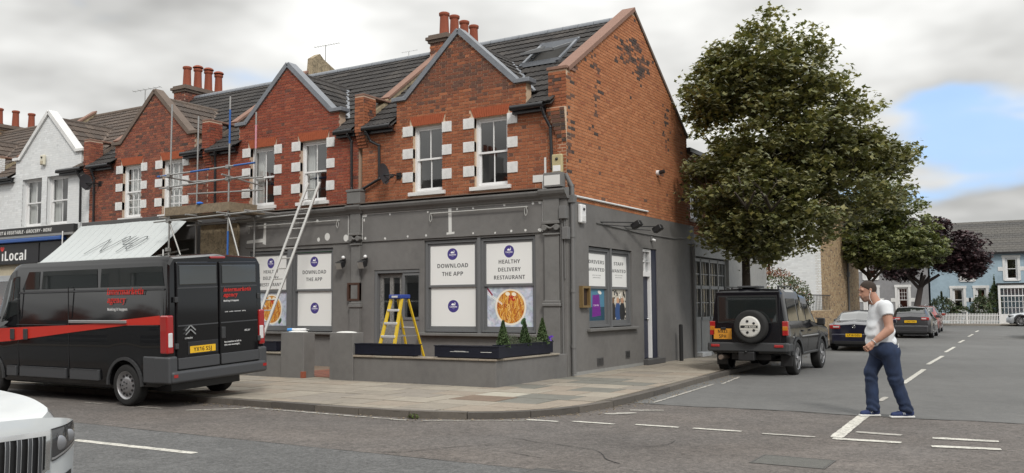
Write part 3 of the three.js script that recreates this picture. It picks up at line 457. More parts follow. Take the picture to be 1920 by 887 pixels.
function mainRoof(h, o) {
  const { xa, xL, xR, mats, seed } = o, GW = 1.85;
  const felt = [quad([xL, roofY(-0.25) - 0.03, -0.25], [xR, roofY(-0.25) - 0.03, -0.25], [xR, RIDGE.y - 0.03, RIDGE.z], [xL, RIDGE.y - 0.03, RIDGE.z]), quad([xL, RIDGE.y - 0.03, RIDGE.z], [xR, RIDGE.y - 0.03, RIDGE.z], [xR, 6.2, -7.56], [xL, 6.2, -7.56])];
  const zc = EAVE.z - (7.98 - EAVE.y) / PITCH; // where the cross ridge meets the main slope
  const zlow = EAVE.z - (crossY(GW) - EAVE.y) / PITCH;
  for (const s of [-1, 1]) { const e = xa + s * GW, p = [quad([e, crossY(GW) - 0.03, -0.2], [e, crossY(GW) - 0.03, zlow], [xa, 7.95, zc], [xa, 7.95, -0.2])]; felt.push(...p); const [p0, p1] = s < 0 ? [xL, e] : [e, xR]; if (p1 > p0) felt.push(quad([p0, EAVE.y - 0.03, EAVE.z], [p1, EAVE.y - 0.03, EAVE.z], [p1, roofY(-0.25) - 0.03, -0.25], [p0, roofY(-0.25) - 0.03, -0.25])); }
  const r = part(h, 'roof', merge(felt), M.felt);
  const len = Math.hypot(EAVE.z - RIDGE.z, RIDGE.y - EAVE.y);
  const w = xR - xL; let n = tileSlope(r, [xL, EAVE.y, EAVE.z], [1, 0, 0], [0, RIDGE.y - EAVE.y, RIDGE.z - EAVE.z], w, len, mats, seed, (a, s) => { const z = EAVE.z - s / len * (EAVE.z - RIDGE.z), X = xL + a; if (o.hole && o.hole(X, z)) return false; const dx = X - xa; return !(Math.abs(dx) < GW + 0.02 && crossY(dx) > roofY(z) + 0.05) && !(Math.abs(dx) < GW && z > -0.2); });
  // visible (+x) slope of the cross gable
  const S = V(-GW, 7.98 - crossY(GW), 0), sl = S.length();
  n += tileSlope(r, [xa + GW, crossY(GW), -0.28], [0, 0, -1], S.toArray(), -zc - 0.1, sl, o.crossMats || mats, seed + 1, (a, s) => { const z = -0.28 - a, dx = GW * (1 - s / sl); return crossY(dx) > roofY(z) - 0.1; });
  const rid = (name, a, b, rad, m) => part(r, name, (() => { const g = new THREE.CylinderGeometry(rad, rad, V(...a).distanceTo(V(...b)) - 0.008, 10, 1, true, -Math.PI / 2, Math.PI); g.rotateX(-Math.PI / 2); g.rotateY(0); const d = V(...b).sub(V(...a)).normalize(); g.applyQuaternion(new THREE.Quaternion().setFromUnitVectors(V(0, 0, 1), d)); g.translate((a[0] + b[0]) / 2, (a[1] + b[1]) / 2, (a[2] + b[2]) / 2); return boxUV(g); })(), m);
  for (let x = xL; x < xR - 0.1; x += 0.46) rid('ridge_tile', [x, RIDGE.y - 0.03, RIDGE.z], [Math.min(x + 0.46, xR), RIDGE.y - 0.03, RIDGE.z], 0.13, o.ridgeMat || M.lead);
  for (let z = -0.2; z > zc; z -= 0.46) rid('ridge_tile', [xa, 7.93, z], [xa, 7.93, Math.max(z - 0.46, zc - 0.2)], 0.11, o.ridgeMat2 || mats[1]);
  for (const s of [-1, 1]) { const p = [[xa + s * GW, crossY(GW) + 0.02, zlow + 0.12], [xa, 8.0, zc + 0.05]]; part(r, 'valley_flashing', bar(p[0], p[1], 0.22, 0.03), o.valley || M.lead); }
  return r;
}
function eaves(h, x0, x1, pipeX, pipePts, m = M.gutter) {
  part(h, 'fascia_board', merge([bx(x0, x1, 5.93, 6.10, 0.10, 0.135), bx(x0, x1, 5.93, 5.95, -0.0, 0.10)]), m);
  const g = new THREE.CylinderGeometry(0.065, 0.065, x1 - x0, 10, 1, true, 0, Math.PI); g.rotateZ(Math.PI / 2); g.rotateX(Math.PI * 0.0); g.rotateX(Math.PI / 2); const gg = g.clone(); gg.translate((x0 + x1) / 2, 6.06, 0.205); part(h, 'gutter', merge([gg, bx(x0, x0 + 0.006, 6.0, 6.06, 0.14, 0.27), bx(x1 - 0.006, x1, 6.0, 6.06, 0.14, 0.27)]), m);
  if (pipePts) part(h, 'downpipe', merge([...pipePts.slice(1).map((p, i) => rod(pipePts[i], p, 0.036, 10)), ...pipePts.map(p => new THREE.SphereGeometry(0.044, 8, 6).translate(...p))]), m);
}
function partyWall(h, xb, o = {}) { // pier corbelled out at the front, parapet up the slope
  const m = o.mat || M.brickPlain, l = []; const w = 0.14;
  l.push(bx(xb - w, xb + w, 6.0, 6.93, -0.3, 0.16)); for (let i = 0; i < 5; i++) l.push(bx(xb - w + 0.004 * i, xb + w - 0.004 * i, 6.0 - 0.075 * (i + 1) + 0.004, 6.0 - 0.075 * i, -0.2, 0.16 - 0.03 * (i + 1)));
  const g = part(h, 'party_wall', merge(l), o.bk ? M.mortarDark : m); if (o.bk) { const tn = (u, v, R) => pick(R, [4, 4, 2, 3, 2, 0.6, 0.1]); o.bk.wall(g, FRONT(0.172), 6.0, 6.92, () => [[xb - w, xb + w]], tn); o.bk.wall(g, SIDE(xb + w + 0.012), 6.0, 6.92, () => [[-0.16, 0.3]], tn); for (let i = 0; i < 5; i++) o.bk.wall(g, FRONT(0.172 - 0.03 * (i + 1)), 6.0 - 0.075 * (i + 1) + 0.004, 6.0 - 0.075 * i, () => [[xb - w, xb + w]], tn); }
  const pr = [[0.2, 6.5], [0.9, roofY(-0.9) + 0.18], [-RIDGE.z, RIDGE.y + 0.2], [-RIDGE.z, RIDGE.y - 0.4], [0.2, 6.1]];
  part(g, 'parapet', boxUV(prism(pr, 0.22, SIDE(xb - 0.11))), o.side || M.tan);
  part(g, 'parapet_coping', boxUV(bar([xb, roofY(-0.85) + 0.2, -0.85], [xb, RIDGE.y + 0.22, RIDGE.z], 0.27, 0.06)), M.copingRed);
  part(g, 'pier_cap', boxUV(rbx(xb - w - 0.01, xb + w + 0.01, 6.93, 6.98, -0.9, 0.17, 0.008)), M.copingRed);
  return g;
}
function chimney(h, xc, z0, z1, kind, seed, pots = 4, capped = true, share) {
  const g = part(h, 'chimney_stack', merge([bx(xc - 0.29, xc + 0.29, 8.2, 9.32, z1, z0)]), M.mortarDark);
  const bk = share || new Bricks(kind, seed), tone = (u, v, R) => pick(R, [1, 1, 1, 2, 3, 3, 1]);
  bk.wall(g, FRONT(z0 + 0.01), 8.6, 9.3, () => [[xc - 0.295, xc + 0.295]], tone); bk.wall(g, SIDE(xc + 0.3), 8.4, 9.3, () => [[-z0, -z1]], tone); if (!share) bk.finish(200);
  part(g, 'corbel', boxUV(merge([bx(xc - 0.34, xc + 0.34, 9.2, 9.28, z1 - 0.05, z0 + 0.05), bx(xc - 0.39, xc + 0.39, 9.284, 9.37, z1 - 0.1, z0 + 0.1), bx(xc - 0.33, xc + 0.33, 9.374, 9.44, z1 - 0.04, z0 + 0.04)])), M.copingBrown);
  const R = rng(seed); for (let i = 0; i < pots; i++) { const z = lerp(z0 - 0.3, z1 + 0.3, i / (pots - 1)), H = capped ? 0.74 + R() * 0.08 : 0.66 + R() * 0.14; const pr = [[0.0, 0], [0.165, 0], [0.165, 0.08], [0.145, 0.1], [0.125, H - 0.1], [0.155, H - 0.09], [0.16, H - 0.02], [0.13, H], [0.1, H], [0.1, H - 0.3]].map(p => new THREE.Vector2(...p)); const pt = part(g, 'chimney_pot', new THREE.LatheGeometry(pr, 16).translate(xc, 9.43, z), M.pot); if (capped && i !== 0) part(g, 'pot_hood', new THREE.SphereGeometry(0.19, 12, 6, 0, Math.PI * 2, 0, Math.PI / 2).scale(1, 0.55, 1).translate(xc, 9.43 + H + 0.03, z), M.pot); }
  return g;
}
M.brickPlain = new THREE.MeshStandardMaterial({ color: C(0.30, 0.085, 0.045), map: rep(T.stone, 1 / 0.3), roughness: 0.93 });

// ---- corner house
const house = thing('corner_house', 'orange brick corner house over dark grey shopfront, tall plain gable on the side street', 'house');
const CAM = { winL: [-4.23, -3.35], winR: [-2.44, -1.53] };
{
  const xa = -2.88, bk = new Bricks('orange', 101);
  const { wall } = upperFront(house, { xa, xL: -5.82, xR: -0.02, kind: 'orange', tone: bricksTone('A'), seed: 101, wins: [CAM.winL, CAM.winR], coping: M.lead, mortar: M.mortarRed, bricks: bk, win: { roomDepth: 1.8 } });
  // side gable: u = -z
  const gab = [[0.0, 3.92], [7.57, 3.92], [7.57, 6.5], [3.80, 9.2], [0.05, 6.72], [0.0, 6.72]];
  const sw = part(house, 'gable_wall', prism(gab, 0.23, SIDE(-0.238)), M.mortarRed);
  const rows = v => v < 6.5 ? [[0.0, 7.57]] : [[Math.max(0, (v - 6.70) / (9.2 - 6.70) * 3.75), 7.57 - (v - 6.5) / (9.2 - 6.5) * 3.77]];
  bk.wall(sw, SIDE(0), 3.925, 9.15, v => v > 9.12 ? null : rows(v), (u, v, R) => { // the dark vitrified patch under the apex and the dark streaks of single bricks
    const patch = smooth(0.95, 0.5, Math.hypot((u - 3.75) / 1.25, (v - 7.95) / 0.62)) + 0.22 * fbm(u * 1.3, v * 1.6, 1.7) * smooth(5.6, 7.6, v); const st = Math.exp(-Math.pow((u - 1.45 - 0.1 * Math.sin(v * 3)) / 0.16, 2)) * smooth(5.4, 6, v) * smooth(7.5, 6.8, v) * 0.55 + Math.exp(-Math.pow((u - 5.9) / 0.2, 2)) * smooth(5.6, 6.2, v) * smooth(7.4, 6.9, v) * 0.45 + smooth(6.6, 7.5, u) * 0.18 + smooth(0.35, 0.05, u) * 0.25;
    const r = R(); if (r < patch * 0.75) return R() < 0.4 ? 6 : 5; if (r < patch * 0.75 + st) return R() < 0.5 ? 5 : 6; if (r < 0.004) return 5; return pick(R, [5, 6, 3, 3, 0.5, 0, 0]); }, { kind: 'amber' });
  // corbelled pier at the front of the gable wall
  const pier = part(house, 'corner_pier', merge([bx(-0.45, -0.004, 5.98, 6.84, -0.35, 0.0), ...Array.from({ length: 9 }, (_, i) => bx(-0.45 + 0.03 * i, -0.002, 5.98 - 0.085 * (i + 1), 5.98 - 0.085 * i, -0.2, 0.1 - 0.012 * i))]), M.mortarRed);
  bk.wall(pier, FRONT(0.012), 5.98, 6.83, () => [[-0.45, -0.004]], (u, v, R) => pick(R, [3, 3, 3, 3, 2, 0.6, 0.1]));
  for (let i = 0; i < 9; i++) { const y = 5.98 - 0.085 * (i + 1); bk.wall(pier, FRONT(0.112 - 0.012 * i), y + 0.004, y + 0.08, () => [[-0.45 + 0.03 * i, -0.002]], (u, v, R) => pick(R, [1, 1, 1, 1, 3, 5, 5])); }
  part(pier, 'pier_cap', boxUV(rbx(-0.48, 0.03, 6.84, 6.91, -0.42, 0.04, 0.01)), M.copingRed);
  part(house, 'gable_coping', boxUV(bar([-0.13, 6.84, -0.05], [-0.13, 9.27, -3.82], 0.36, 0.09)), M.copingRed); part(house, 'gable_coping', boxUV(bar([-0.13, 9.27, -3.76], [-0.13, 6.5, -7.62], 0.34, 0.08)), M.copingBrown);
  part(house, 'rear_wall', bx(-5.9, -0.25, 0.1, 6.2, -7.6, -7.4), M.brickPlain);
  const rf = mainRoof(house, { xa, xL: -5.68, xR: -0.28, mats: M.tiles, seed: 300, hole: (x, z) => x > -2.2 && x < -1.1 && z < -1.75 && z > -2.95 });
  eaves(house, -1.32, -0.47, 0, [[-0.52, 5.98, 0.2], [-0.47, 5.78, 0.14], [-0.37, 5.55, 0.08], [-0.33, 4.62, 0.08]]); eaves(house, -5.66, -4.76, 0, [[-5.55, 5.98, 0.2], [-5.48, 5.75, 0.1], [-5.22, 5.62, 0.08], [-5.20, 4.78, 0.08], [-5.78, 4.55, 0.08]]);
  partyWall(house, -5.8, { bk }); chimney(house, -5.85, -3.3, -5.45, 'brown', 55, 4, false, bk); bk.finish(300);
  // roof window, tilted open
  const v = sub(rf, 'roof_window'); const vs = (x, s, n) => [x, EAVE.y + 2.93 * s + 0.8 * n, EAVE.z - 3.98 * s + 0.59 * n]; // s up the slope 0..1, n off the slope
  const fr = [[-2.2, -1.1, 0.49, 0.53], [-2.2, -1.1, 0.75, 0.79]]; const fb = []; for (const [a, b, s0, s1] of fr) fb.push(bar(vs(a, (s0 + s1) / 2, 0.05), vs(b, (s0 + s1) / 2, 0.05), 0.16, 0.12)); for (const x of [-2.17, -1.13]) fb.push(bar(vs(x, 0.49, 0.05), vs(x, 0.79, 0.05), 0.08, 0.12)); 
  part(v, 'flashing_frame', merge(fb), M.lead); part(v, 'well', bar(vs(-1.65, 0.5, -0.15), vs(-1.65, 0.78, -0.15), 1.02, 0.02), M.roomDark);
  const sashB = []; for (const x of [-2.08, -1.22]) sashB.push(bar(vs(x, 0.51, 0.36), vs(x, 0.79, 0.0), 0.07, 0.06)); sashB.push(bar(vs(-2.1, 0.51, 0.36), vs(-1.2, 0.51, 0.36), 0.07, 0.06), bar(vs(-2.1, 0.785, 0.0), vs(-1.2, 0.785, 0.0), 0.07, 0.06)); part(v, 'sash', merge(sashB), M.greyFrame); part(v, 'pane', bar(vs(-1.65, 0.515, 0.35), vs(-1.65, 0.785, 0.01), 0.84, 0.01), M.glass);
}
{ // shopfront of the corner house
  const h = house, G = M.greyPaint;
  // front wall with openings for windows and door
  part(h, 'shop_wall', boxUV(prism([[-5.86, 0.0], [-0.02, 0.0], [-0.02, 3.98], [-5.86, 3.98]], 0.25, FRONT(-0.25), [rectPts(-3.88, -0.82, 1.0, 3.19), rectPts(-5.42, -4.02, 0.02, 2.52)])), G);
  part(h, 'fascia', boxUV(rbx(-5.79, -0.60, 3.235, 3.935, 0.0, 0.035, 0.006)), G);
  part(h, 'cornice', boxUV(sweepX([[0, 3.94], [0.06, 3.94], [0.09, 3.99], [0.16, 4.04], [0.19, 4.10], [0.19, 4.13], [0.02, 4.19], [0, 4.19]], -5.95, -0.62)), M.greyTrim);
  part(h, 'cornice_flashing', boxUV(bar([-5.95, 4.195, 0.09], [-0.62, 4.195, 0.09], 0.2, 0.02)), M.copingBrown);
  const pil = (x0, x1, cap) => { const g = part(h, 'pilaster', boxUV(merge([rbx(x0, x1, 0.05, 1.66, 0.0, 0.10, 0.008), rbx(x0 + 0.02, x1 - 0.02, 1.72, 3.18, 0.0, 0.08, 0.008), rbx(x0, x1, 3.47, 3.95, 0.0, 0.10, 0.008)])), M.greyTrim); part(g, 'base_moulding', boxUV(merge([rbx(x0 - 0.03, x1 + 0.03, 1.60, 1.68, 0.0, 0.13, 0.02), rbx(x0 - 0.01, x1 + 0.01, 1.68, 1.73, 0.0, 0.11, 0.012)])), M.greyTrim); const c = [rbx(x0 - 0.02, x1 + 0.02, 3.40, 3.47, 0.0, 0.14, 0.015), rbx(x0, x1, 3.16, 3.20, 0.0, 0.12, 0.012)]; part(g, 'capital', boxUV(merge(c)), M.greyTrim); for (const x of [x0 + 0.05, x1 - 0.05]) part(g, 'volute', new THREE.CylinderGeometry(0.065, 0.065, 0.13, 16).rotateX(Math.PI / 2).translate(x, 3.33, 0.075), M.greyTrim); part(g, 'volute_band', tube([[x0 + 0.06, 3.37, 0.12], [(x0 + x1) / 2, 3.31, 0.12], [x1 - 0.06, 3.37, 0.12]], 0.025, 12, 6), M.greyTrim); return g; };
  pil(-0.57, -0.17); pil(-6.13, -5.81);
  part(h, 'corner_return', boxUV(merge([rbx(-0.17, -0.003, 0.05, 3.95, -0.25, 0.06, 0.006)])), G);
  part(h, 'pilaster_head', boxUV(merge([sweepX([[0, 3.95], [0.10, 3.95], [0.13, 4.0], [0.2, 4.06], [0.23, 4.12], [0.23, 4.16], [0, 4.2]], -0.62, 0.04), rbx(-0.5, -0.05, 4.2, 4.52, -0.02, 0.2, 0.01)])), M.greyTrim);
  part(h, 'pilaster_head', boxUV(merge([sweepX([[0, 3.95], [0.10, 3.95], [0.13, 4.0], [0.2, 4.06], [0.23, 4.12], [0.23, 4.16], [0, 4.2]], -6.2, -5.74), rbx(-6.16, -5.72, 4.2, 4.53, -0.02, 0.2, 0.01), rbx(-6.18, -5.70, 4.50, 4.56, -0.02, 0.22, 0.01)])), M.greyTrim);
  part(h, 'white_patch', merge([bx(-0.86, -0.5, 4.36, 4.52, 0.004, 0.02), bx(-0.62, -0.5, 4.2, 4.36, 0.004, 0.02), bx(-0.47, -0.08, 4.24, 4.46, 0.2, 0.206), bx(-0.57, -0.52, 4.52, 4.9, 0.004, 0.014)]), M.filler);
  // filler dabs on the fascia
  const R = rng(8), dab = (x, y, r, st = 1) => { const s = new THREE.Shape(); for (let i = 0; i <= 12; i++) { const a = i / 12 * Math.PI * 2, q = r * (0.75 + 0.5 * fbm(Math.cos(a) + x, Math.sin(a) + y, 2)); const X = Math.cos(a) * q * st, Y = Math.sin(a) * q; i ? s.lineTo(X, Y) : s.moveTo(X, Y); } return new THREE.ExtrudeGeometry(s, { depth: 0.003, bevelEnabled: false }).translate(x, y, 0.0355); };
  const dabs = []; for (const [x, y, r, s] of [[-5.68, 3.32, 0.045, 1], [-5.70, 3.90, 0.06, 1.8], [-5.72, 3.78, 0.05, 0.6], [-5.05, 3.29, 0.04, 1], [-4.35, 3.31, 0.035, 1], [-3.8, 3.31, 0.04, 1], [-4.9, 3.88, 0.03, 1], [-3.75, 3.87, 0.035, 1], [-2.9, 3.89, 0.035, 1], [-2.45, 3.88, 0.03, 1.2], [-1.85, 3.28, 0.03, 1], [-1.42, 3.30, 0.04, 1], [-1.6, 3.9, 0.03, 1.5], [-1.05, 3.3, 0.04, 1], [-0.85, 3.89, 0.04, 1], [-0.68, 3.29, 0.05, 1.3], [-0.67, 3.9, 0.05, 1], [-2.45, 3.3, 0.03, 1]]) dabs.push(dab(x, y, r, s));
  dabs.push(prism([[-3.14, 3.33], [-3.05, 3.33], [-3.06, 3.93], [-3.15, 3.92]], 0.003, FRONT(0.0355)), prism([[-3.2, 3.30], [-2.98, 3.31], [-2.97, 3.36], [-3.2, 3.35]], 0.003, FRONT(0.0357)), prism([[-5.77, 3.92], [-0.64, 3.925], [-0.64, 3.934], [-5.77, 3.934]], 0.003, FRONT(0.0355)), prism([[-0.62, 3.25], [-0.607, 3.25], [-0.607, 3.93], [-0.62, 3.93]], 0.003, FRONT(0.0355)), prism([[-5.785, 3.3], [-5.77, 3.3], [-5.77, 3.92], [-5.785, 3.92]], 0.003, FRONT(0.0355)));
  part(h, 'filler_patches', merge(dabs), M.filler);
  // window pair with posters
  const win = (x0, x1, top, bot) => sashWindow(h, { name: 'shop_window', x0, x1, y0: 1.02, y1: 3.17, depth: 0.06, fw: 0.06, sash: 0.055, frame: M.greyFrame, room: null, sill: false, posterTop: top, poster: bot, mid: 0.5, bars: [1, 1] });
  win(-3.87, -2.36, POST.app, POST.logo); win(-2.28, -0.83, POST.healthy, POST.bowl);
  part(h, 'window_mullion', rbx(-2.36, -2.28, 1.0, 3.19, -0.12, 0.01, 0.006), M.greyFrame);
  part(h, 'window_sill', boxUV(rbx(-4.0, -0.74, 0.93, 1.0, -0.1, 0.12, 0.012)), M.greyTrim);
  // door with two tall lights, dark side light and board
  const d = sub(h, 'shop_door'), DW = new THREE.MeshStandardMaterial({ color: C(0.24, 0.235, 0.225), map: rep(T.paint, 1 / 0.7), roughness: 0.7 });
  part(d, 'door_frame', merge([bx(-5.42, -5.34, 0.1, 2.52, -0.2, -0.02), bx(-5.34, -4.02, 2.44, 2.52, -0.2, -0.02), bx(-4.6, -4.54, 0.1, 2.44, -0.2, -0.06)]), M.greyFrame);
  part(d, 'door_leaf', prism(rectPts(-5.33, -4.61, 0.12, 2.43), 0.045, FRONT(-0.17), [rectPts(-5.23, -5.02, 1.25, 2.33), rectPts(-4.92, -4.71, 1.25, 2.33)]), DW);
  for (const x of [-5.23, -4.92]) { part(d, 'pane', sheet(0.21, 1.08).translate(x + 0.105, 1.79, -0.15), M.glass); part(d, 'door_panel', rbx(x, x + 0.21, 0.3, 1.08, -0.128, -0.115, 0.006), DW); }
  part(d, 'side_light', prism(rectPts(-4.53, -4.02, 1.3, 2.42), 0.04, FRONT(-0.06), [rectPts(-4.49, -4.06, 1.36, 2.37)]), M.greyFrame); part(d, 'side_pane', sheet(0.43, 1.01).translate(-4.275, 1.865, -0.04), M.glass);
  part(d, 'side_panel', boxUV(bx(-4.54, -4.02, 0.1, 1.3, -0.1, -0.04)), G); part(d, 'lobby', merge([bx(-5.6, -3.95, 0.0, 2.6, -1.4, -1.38), bx(-5.62, -5.6, 0.0, 2.6, -1.38, -0.25), bx(-3.95, -3.93, 0.0, 2.6, -1.38, -0.25), bx(-5.6, -3.95, 2.6, 2.62, -1.38, -0.25)]), M.roomDark);
  part(d, 'door_handle', rod([-4.66, 1.1, -0.1], [-4.66, 1.3, -0.1], 0.012, 8), M.steel);
  // pipes and boxes at the corner
  part(h, 'corner_downpipe', merge([rod([0.07, 0.15, -0.08], [0.07, 4.2, -0.08], 0.05, 12), rod([0.07, 4.2, -0.08], [-0.05, 4.5, 0.0], 0.05, 12), bx(0.0, 0.14, 3.86, 4.02, -0.16, 0.0), ...[0.7, 1.9, 3.1].map(y => rod([0.07, y, -0.08], [0.07, y + 0.08, -0.08], 0.062, 12))]), M.pipeGrey);
  part(h, 'cable_conduit', merge([rod([-0.1, 0.15, 0.08], [-0.1, 3.4, 0.08], 0.018, 8), rod([-0.04, 2.2, 0.08], [-0.04, 3.5, 0.08], 0.014, 8)]), M.pipeGrey);
  part(h, 'junction_box', rbx(-0.14, 0.02, 3.5, 3.78, 0.0, 0.16, 0.01), M.pipeGrey); part(h, 'junction_box', rbx(-0.08, 0.06, 3.05, 3.32, 0.0, 0.14, 0.01), M.pipeGrey);
}
{ // side elevation: rendered ground floor, window, doors
  const h = house, G = M.greyPaint;
  const sideWall = part(h, 'side_wall', boxUV(prism([[0.25, 0.0], [8.02, 0.0], [8.02, 3.92], [0.0, 3.92], [0.0, 3.9], [0.25, 3.9]], 0.25, SIDE(-0.25), [rectPts(1.0, 3.43, 1.1, 2.97), rectPts(4.14, 5.1, 0.1, 3.09)])), G);
  part(h, 'side_wall_corner', boxUV(bx(-0.25, -0.0045, 3.2, 3.92, -0.25, -0.001)), G);
  part(h, 'plinth_strip', boxUV(bx(0.0, 0.012, 0.08, 0.17, -4.05, -0.1)), M.greyLight);
  const S4 = new THREE.Matrix4().makeRotationY(Math.PI / 2); // own frame +z -> world +x ; own x -> -z
  const w1 = (a, b, t, p) => sashWindow(h, { name: 'side_window', x0: a, x1: b, y0: 1.12, y1: 2.95, depth: 0.07, fw: 0.07, sash: 0.06, frame: M.greyFrame, room: null, sill: false, posterTop: t, poster: p, M4: S4, bars: [1, 1] });
  w1(1.0, 2.19, POST.drivers, POST.bag); w1(2.25, 3.43, POST.staff, POST.people);
  part(h, 'side_mullion', rbx(-0.14, 0.0, 1.1, 2.97, -2.25, -2.19, 0.006), M.greyFrame); part(h, 'side_sill', boxUV(rbx(-0.05, 0.1, 1.03, 1.1, -3.62, -0.86, 0.012)), M.greyTrim);
  const d = sub(h, 'side_door'); part(d, 'door_frame', merge([bx(-0.2, -0.04, 0.25, 3.07, -4.2, -4.145), bx(-0.2, -0.04, 0.25, 3.07, -4.78, -4.70), bx(-0.2, -0.04, 2.36, 2.48, -4.70, -4.2), bx(-0.2, -0.04, 3.0, 3.07, -4.70, -4.2)]), M.whiteGloss);
  part(d, 'reveal_panel', bx(-0.2, -0.03, 0.25, 3.085, -5.095, -4.785), M.navy); part(d, 'door_leaf', bx(-0.17, -0.12, 0.25, 2.355, -4.695, -4.205), M.navy);
  for (const [a, b] of [[0.4, 1.1], [1.25, 2.25]]) part(d, 'door_panel', rbx(-0.122, -0.105, a, b, -4.64, -4.26, 0.006), M.navy);
  for (const y of [2.5, 2.76]) for (const z of [-4.44, -4.69]) part(d, 'fanlight_pane', sheet(0.23, 0.24).rotateY(Math.PI / 2).translate(-0.1, y + 0.12, z + 0.12), M.glass); part(d, 'fanlight_bars', merge([bx(-0.12, -0.07, 2.48, 3.0, -4.465, -4.435), bx(-0.12, -0.07, 2.735, 2.76, -4.7, -4.2)]), M.whiteGloss); part(d, 'hall', merge([bx(-1.2, -0.24, 0.1, 3.09, -4.14, -4.12), bx(-1.2, -0.24, 0.1, 3.09, -4.8, -4.78), bx(-1.22, -1.2, 0.1, 3.09, -4.8, -4.1), bx(-1.2, -0.24, 3.09, 3.11, -4.8, -4.1)]), M.roomDark);
  part(d, 'door_knob', new THREE.SphereGeometry(0.035, 10, 8).translate(-0.09, 1.25, -4.62), M.steel); part(d, 'doorstep', rbx(-0.1, 0.14, 0.1, 0.24, -5.25, -4.08, 0.012), M.greyDark);
  for (const [z, y, s] of [[-1.52, 0.33, 0.16], [-3.08, 0.42, 0.12]]) { const v = part(h, 'air_brick', bx(0.001, 0.014, y - 0.09, y + 0.09, z - s, z + s), M.greyDark); for (let i = 0; i < 5; i++) part(v, 'slot', bx(0.014, 0.018, y - 0.07, y + 0.07, z - s + 0.03 + i * (2 * s - 0.06) / 4 - 0.012, z - s + 0.03 + i * (2 * s - 0.06) / 4 + 0.012), M.black); }
  part(h, 'white_conduit', rod([0.03, 4.03, -0.25], [0.03, 4.05, -4.45], 0.026, 8), M.white); part(h, 'wall_cable', merge([rod([0.02, 3.52, -1.4], [0.02, 3.45, -4.1], 0.012, 6), rod([0.02, 3.45, -4.1], [0.02, 3.46, -6.4], 0.012, 6), rod([0.02, 3.46, -6.4], [0.02, 3.6, -7.9], 0.012, 6)]), M.pipeGrey);
  // rear wing along the side street
  const wing = thing('rear_wing', 'orange brick and pale grey rear wing behind the corner house, with barred garage window', 'building');
  const ww = part(wing, 'upper_wall', prism([[7.6, 3.7], [12.6, 3.7], [12.6, 6.1], [7.6, 6.1]], 0.23, SIDE(-0.30), [rectPts(7.95, 9.12, 4.15, 5.72)]), M.mortarRed);
  const bk = new Bricks('orange', 140); bk.wall(ww, SIDE(-0.062), 3.72, 6.08, v => minus([[7.6, 12.6]], v > 4.06 && v < 5.72 ? [[7.95, 9.12]] : v > 5.72 && v < 5.95 ? [[7.87, 9.2]] : []), (u, v, R) => pick(R, [5, 5, 3, 3, 1, 0.2, 0.02])); bk.finish(300);
  part(wing, 'brick_arch', prism(rectPts(7.88, 9.19, 5.725, 5.945), 0.05, SIDE(-0.1)), M.arch);
  sashWindow(wing, { x0: 7.95, x1: 9.12, y0: 4.15, y1: 5.72, depth: 0.16, M4: S4, bars: [2, 2] });
  part(wing, 'lower_wall', boxUV(prism([[7.98, 0.0], [16.0, 0.0], [16.0, 3.45], [12.6, 3.45], [12.6, 3.7], [7.98, 3.7]], 0.25, SIDE(-0.31), [rectPts(8.22, 11.5, 0.12, 3.07)])), M.greyLight);
  part(wing, 'end_walls', boxUV(merge([bx(-5.5, -0.31, 0, 3.45, -16, -15.8), bx(-5.5, -0.31, 3.4, 6.1, -12.6, -12.4)])), M.greyLight);
  part(wing, 'gutter', merge([bx(-0.1, 0.12, 6.08, 6.2, -12.6, -7.55)]), M.gutter); part(wing, 'roof', merge([quad([0.1, 6.2, -7.5], [0.1, 6.2, -12.7], [-3, 7.8, -12.7], [-3, 7.8, -7.5]), bx(-5.5, 0.0, 3.45, 3.55, -16.05, -12.55)]), M.tiles[0]);
  part(wing, 'rainwater_pipe', merge([rod([0.06, 0.1, -7.8], [0.06, 3.4, -7.8], 0.05, 10)]), M.pipeGrey);
  const gw = sub(wing, 'garage_window'), F = M.greyLight; const fr = [];
  for (const z of [-8.24, -9.06, -9.88, -10.70, -11.46]) fr.push(bx(-0.27, -0.17, 0.12, 3.05, z - 0.04, z + 0.04)); for (const y of [2.15, 2.98, 1.2]) fr.push(bx(-0.27, -0.17, y - 0.05, y + 0.05, -11.42, -8.28)); part(gw, 'frame', merge(fr), mat(0.2, 0.205, 0.205, 0.5));
  const gb = []; for (let k = 0; k < 4; k++) { const z0 = -8.28 - k * 0.82, z1 = z0 - 0.74; for (const t of [1 / 3, 2 / 3]) gb.push(bx(-0.24, -0.2, 1.25, 2.93, lerp(z0, z1, t) - 0.013, lerp(z0, z1, t) + 0.013)); for (const y of [1.68, 2.55]) gb.push(bx(-0.24, -0.2, y - 0.013, y + 0.013, z1, z0)); part(gw, 'pane', sheet(0.74, 1.7).rotateY(Math.PI / 2).translate(-0.22, 2.08, (z0 + z1) / 2), M.glass); } part(gw, 'glazing_bars', merge(gb), mat(0.25, 0.255, 0.255, 0.5));
  part(gw, 'lower_panel', boxUV(merge([bx(-0.25, -0.19, 0.12, 1.15, -11.42, -8.28)])), F); part(gw, 'garage_lining', merge([bx(-2.0, -1.98, 0.1, 3.2, -11.7, -8.0), bx(-2.0, -0.32, 0.1, 3.2, -8.02, -8.0), bx(-2.0, -0.32, 0.1, 3.2, -11.72, -11.7), bx(-2, -0.32, 3.2, 3.22, -11.7, -8.0)]), M.room); part(gw, 'step', rbx(-0.15, 0.15, 0.1, 0.22, -8.95, -8.15, 0.01), M.white);
}

M.pipeWhite = mat(0.42, 0.42, 0.40, 0.7);
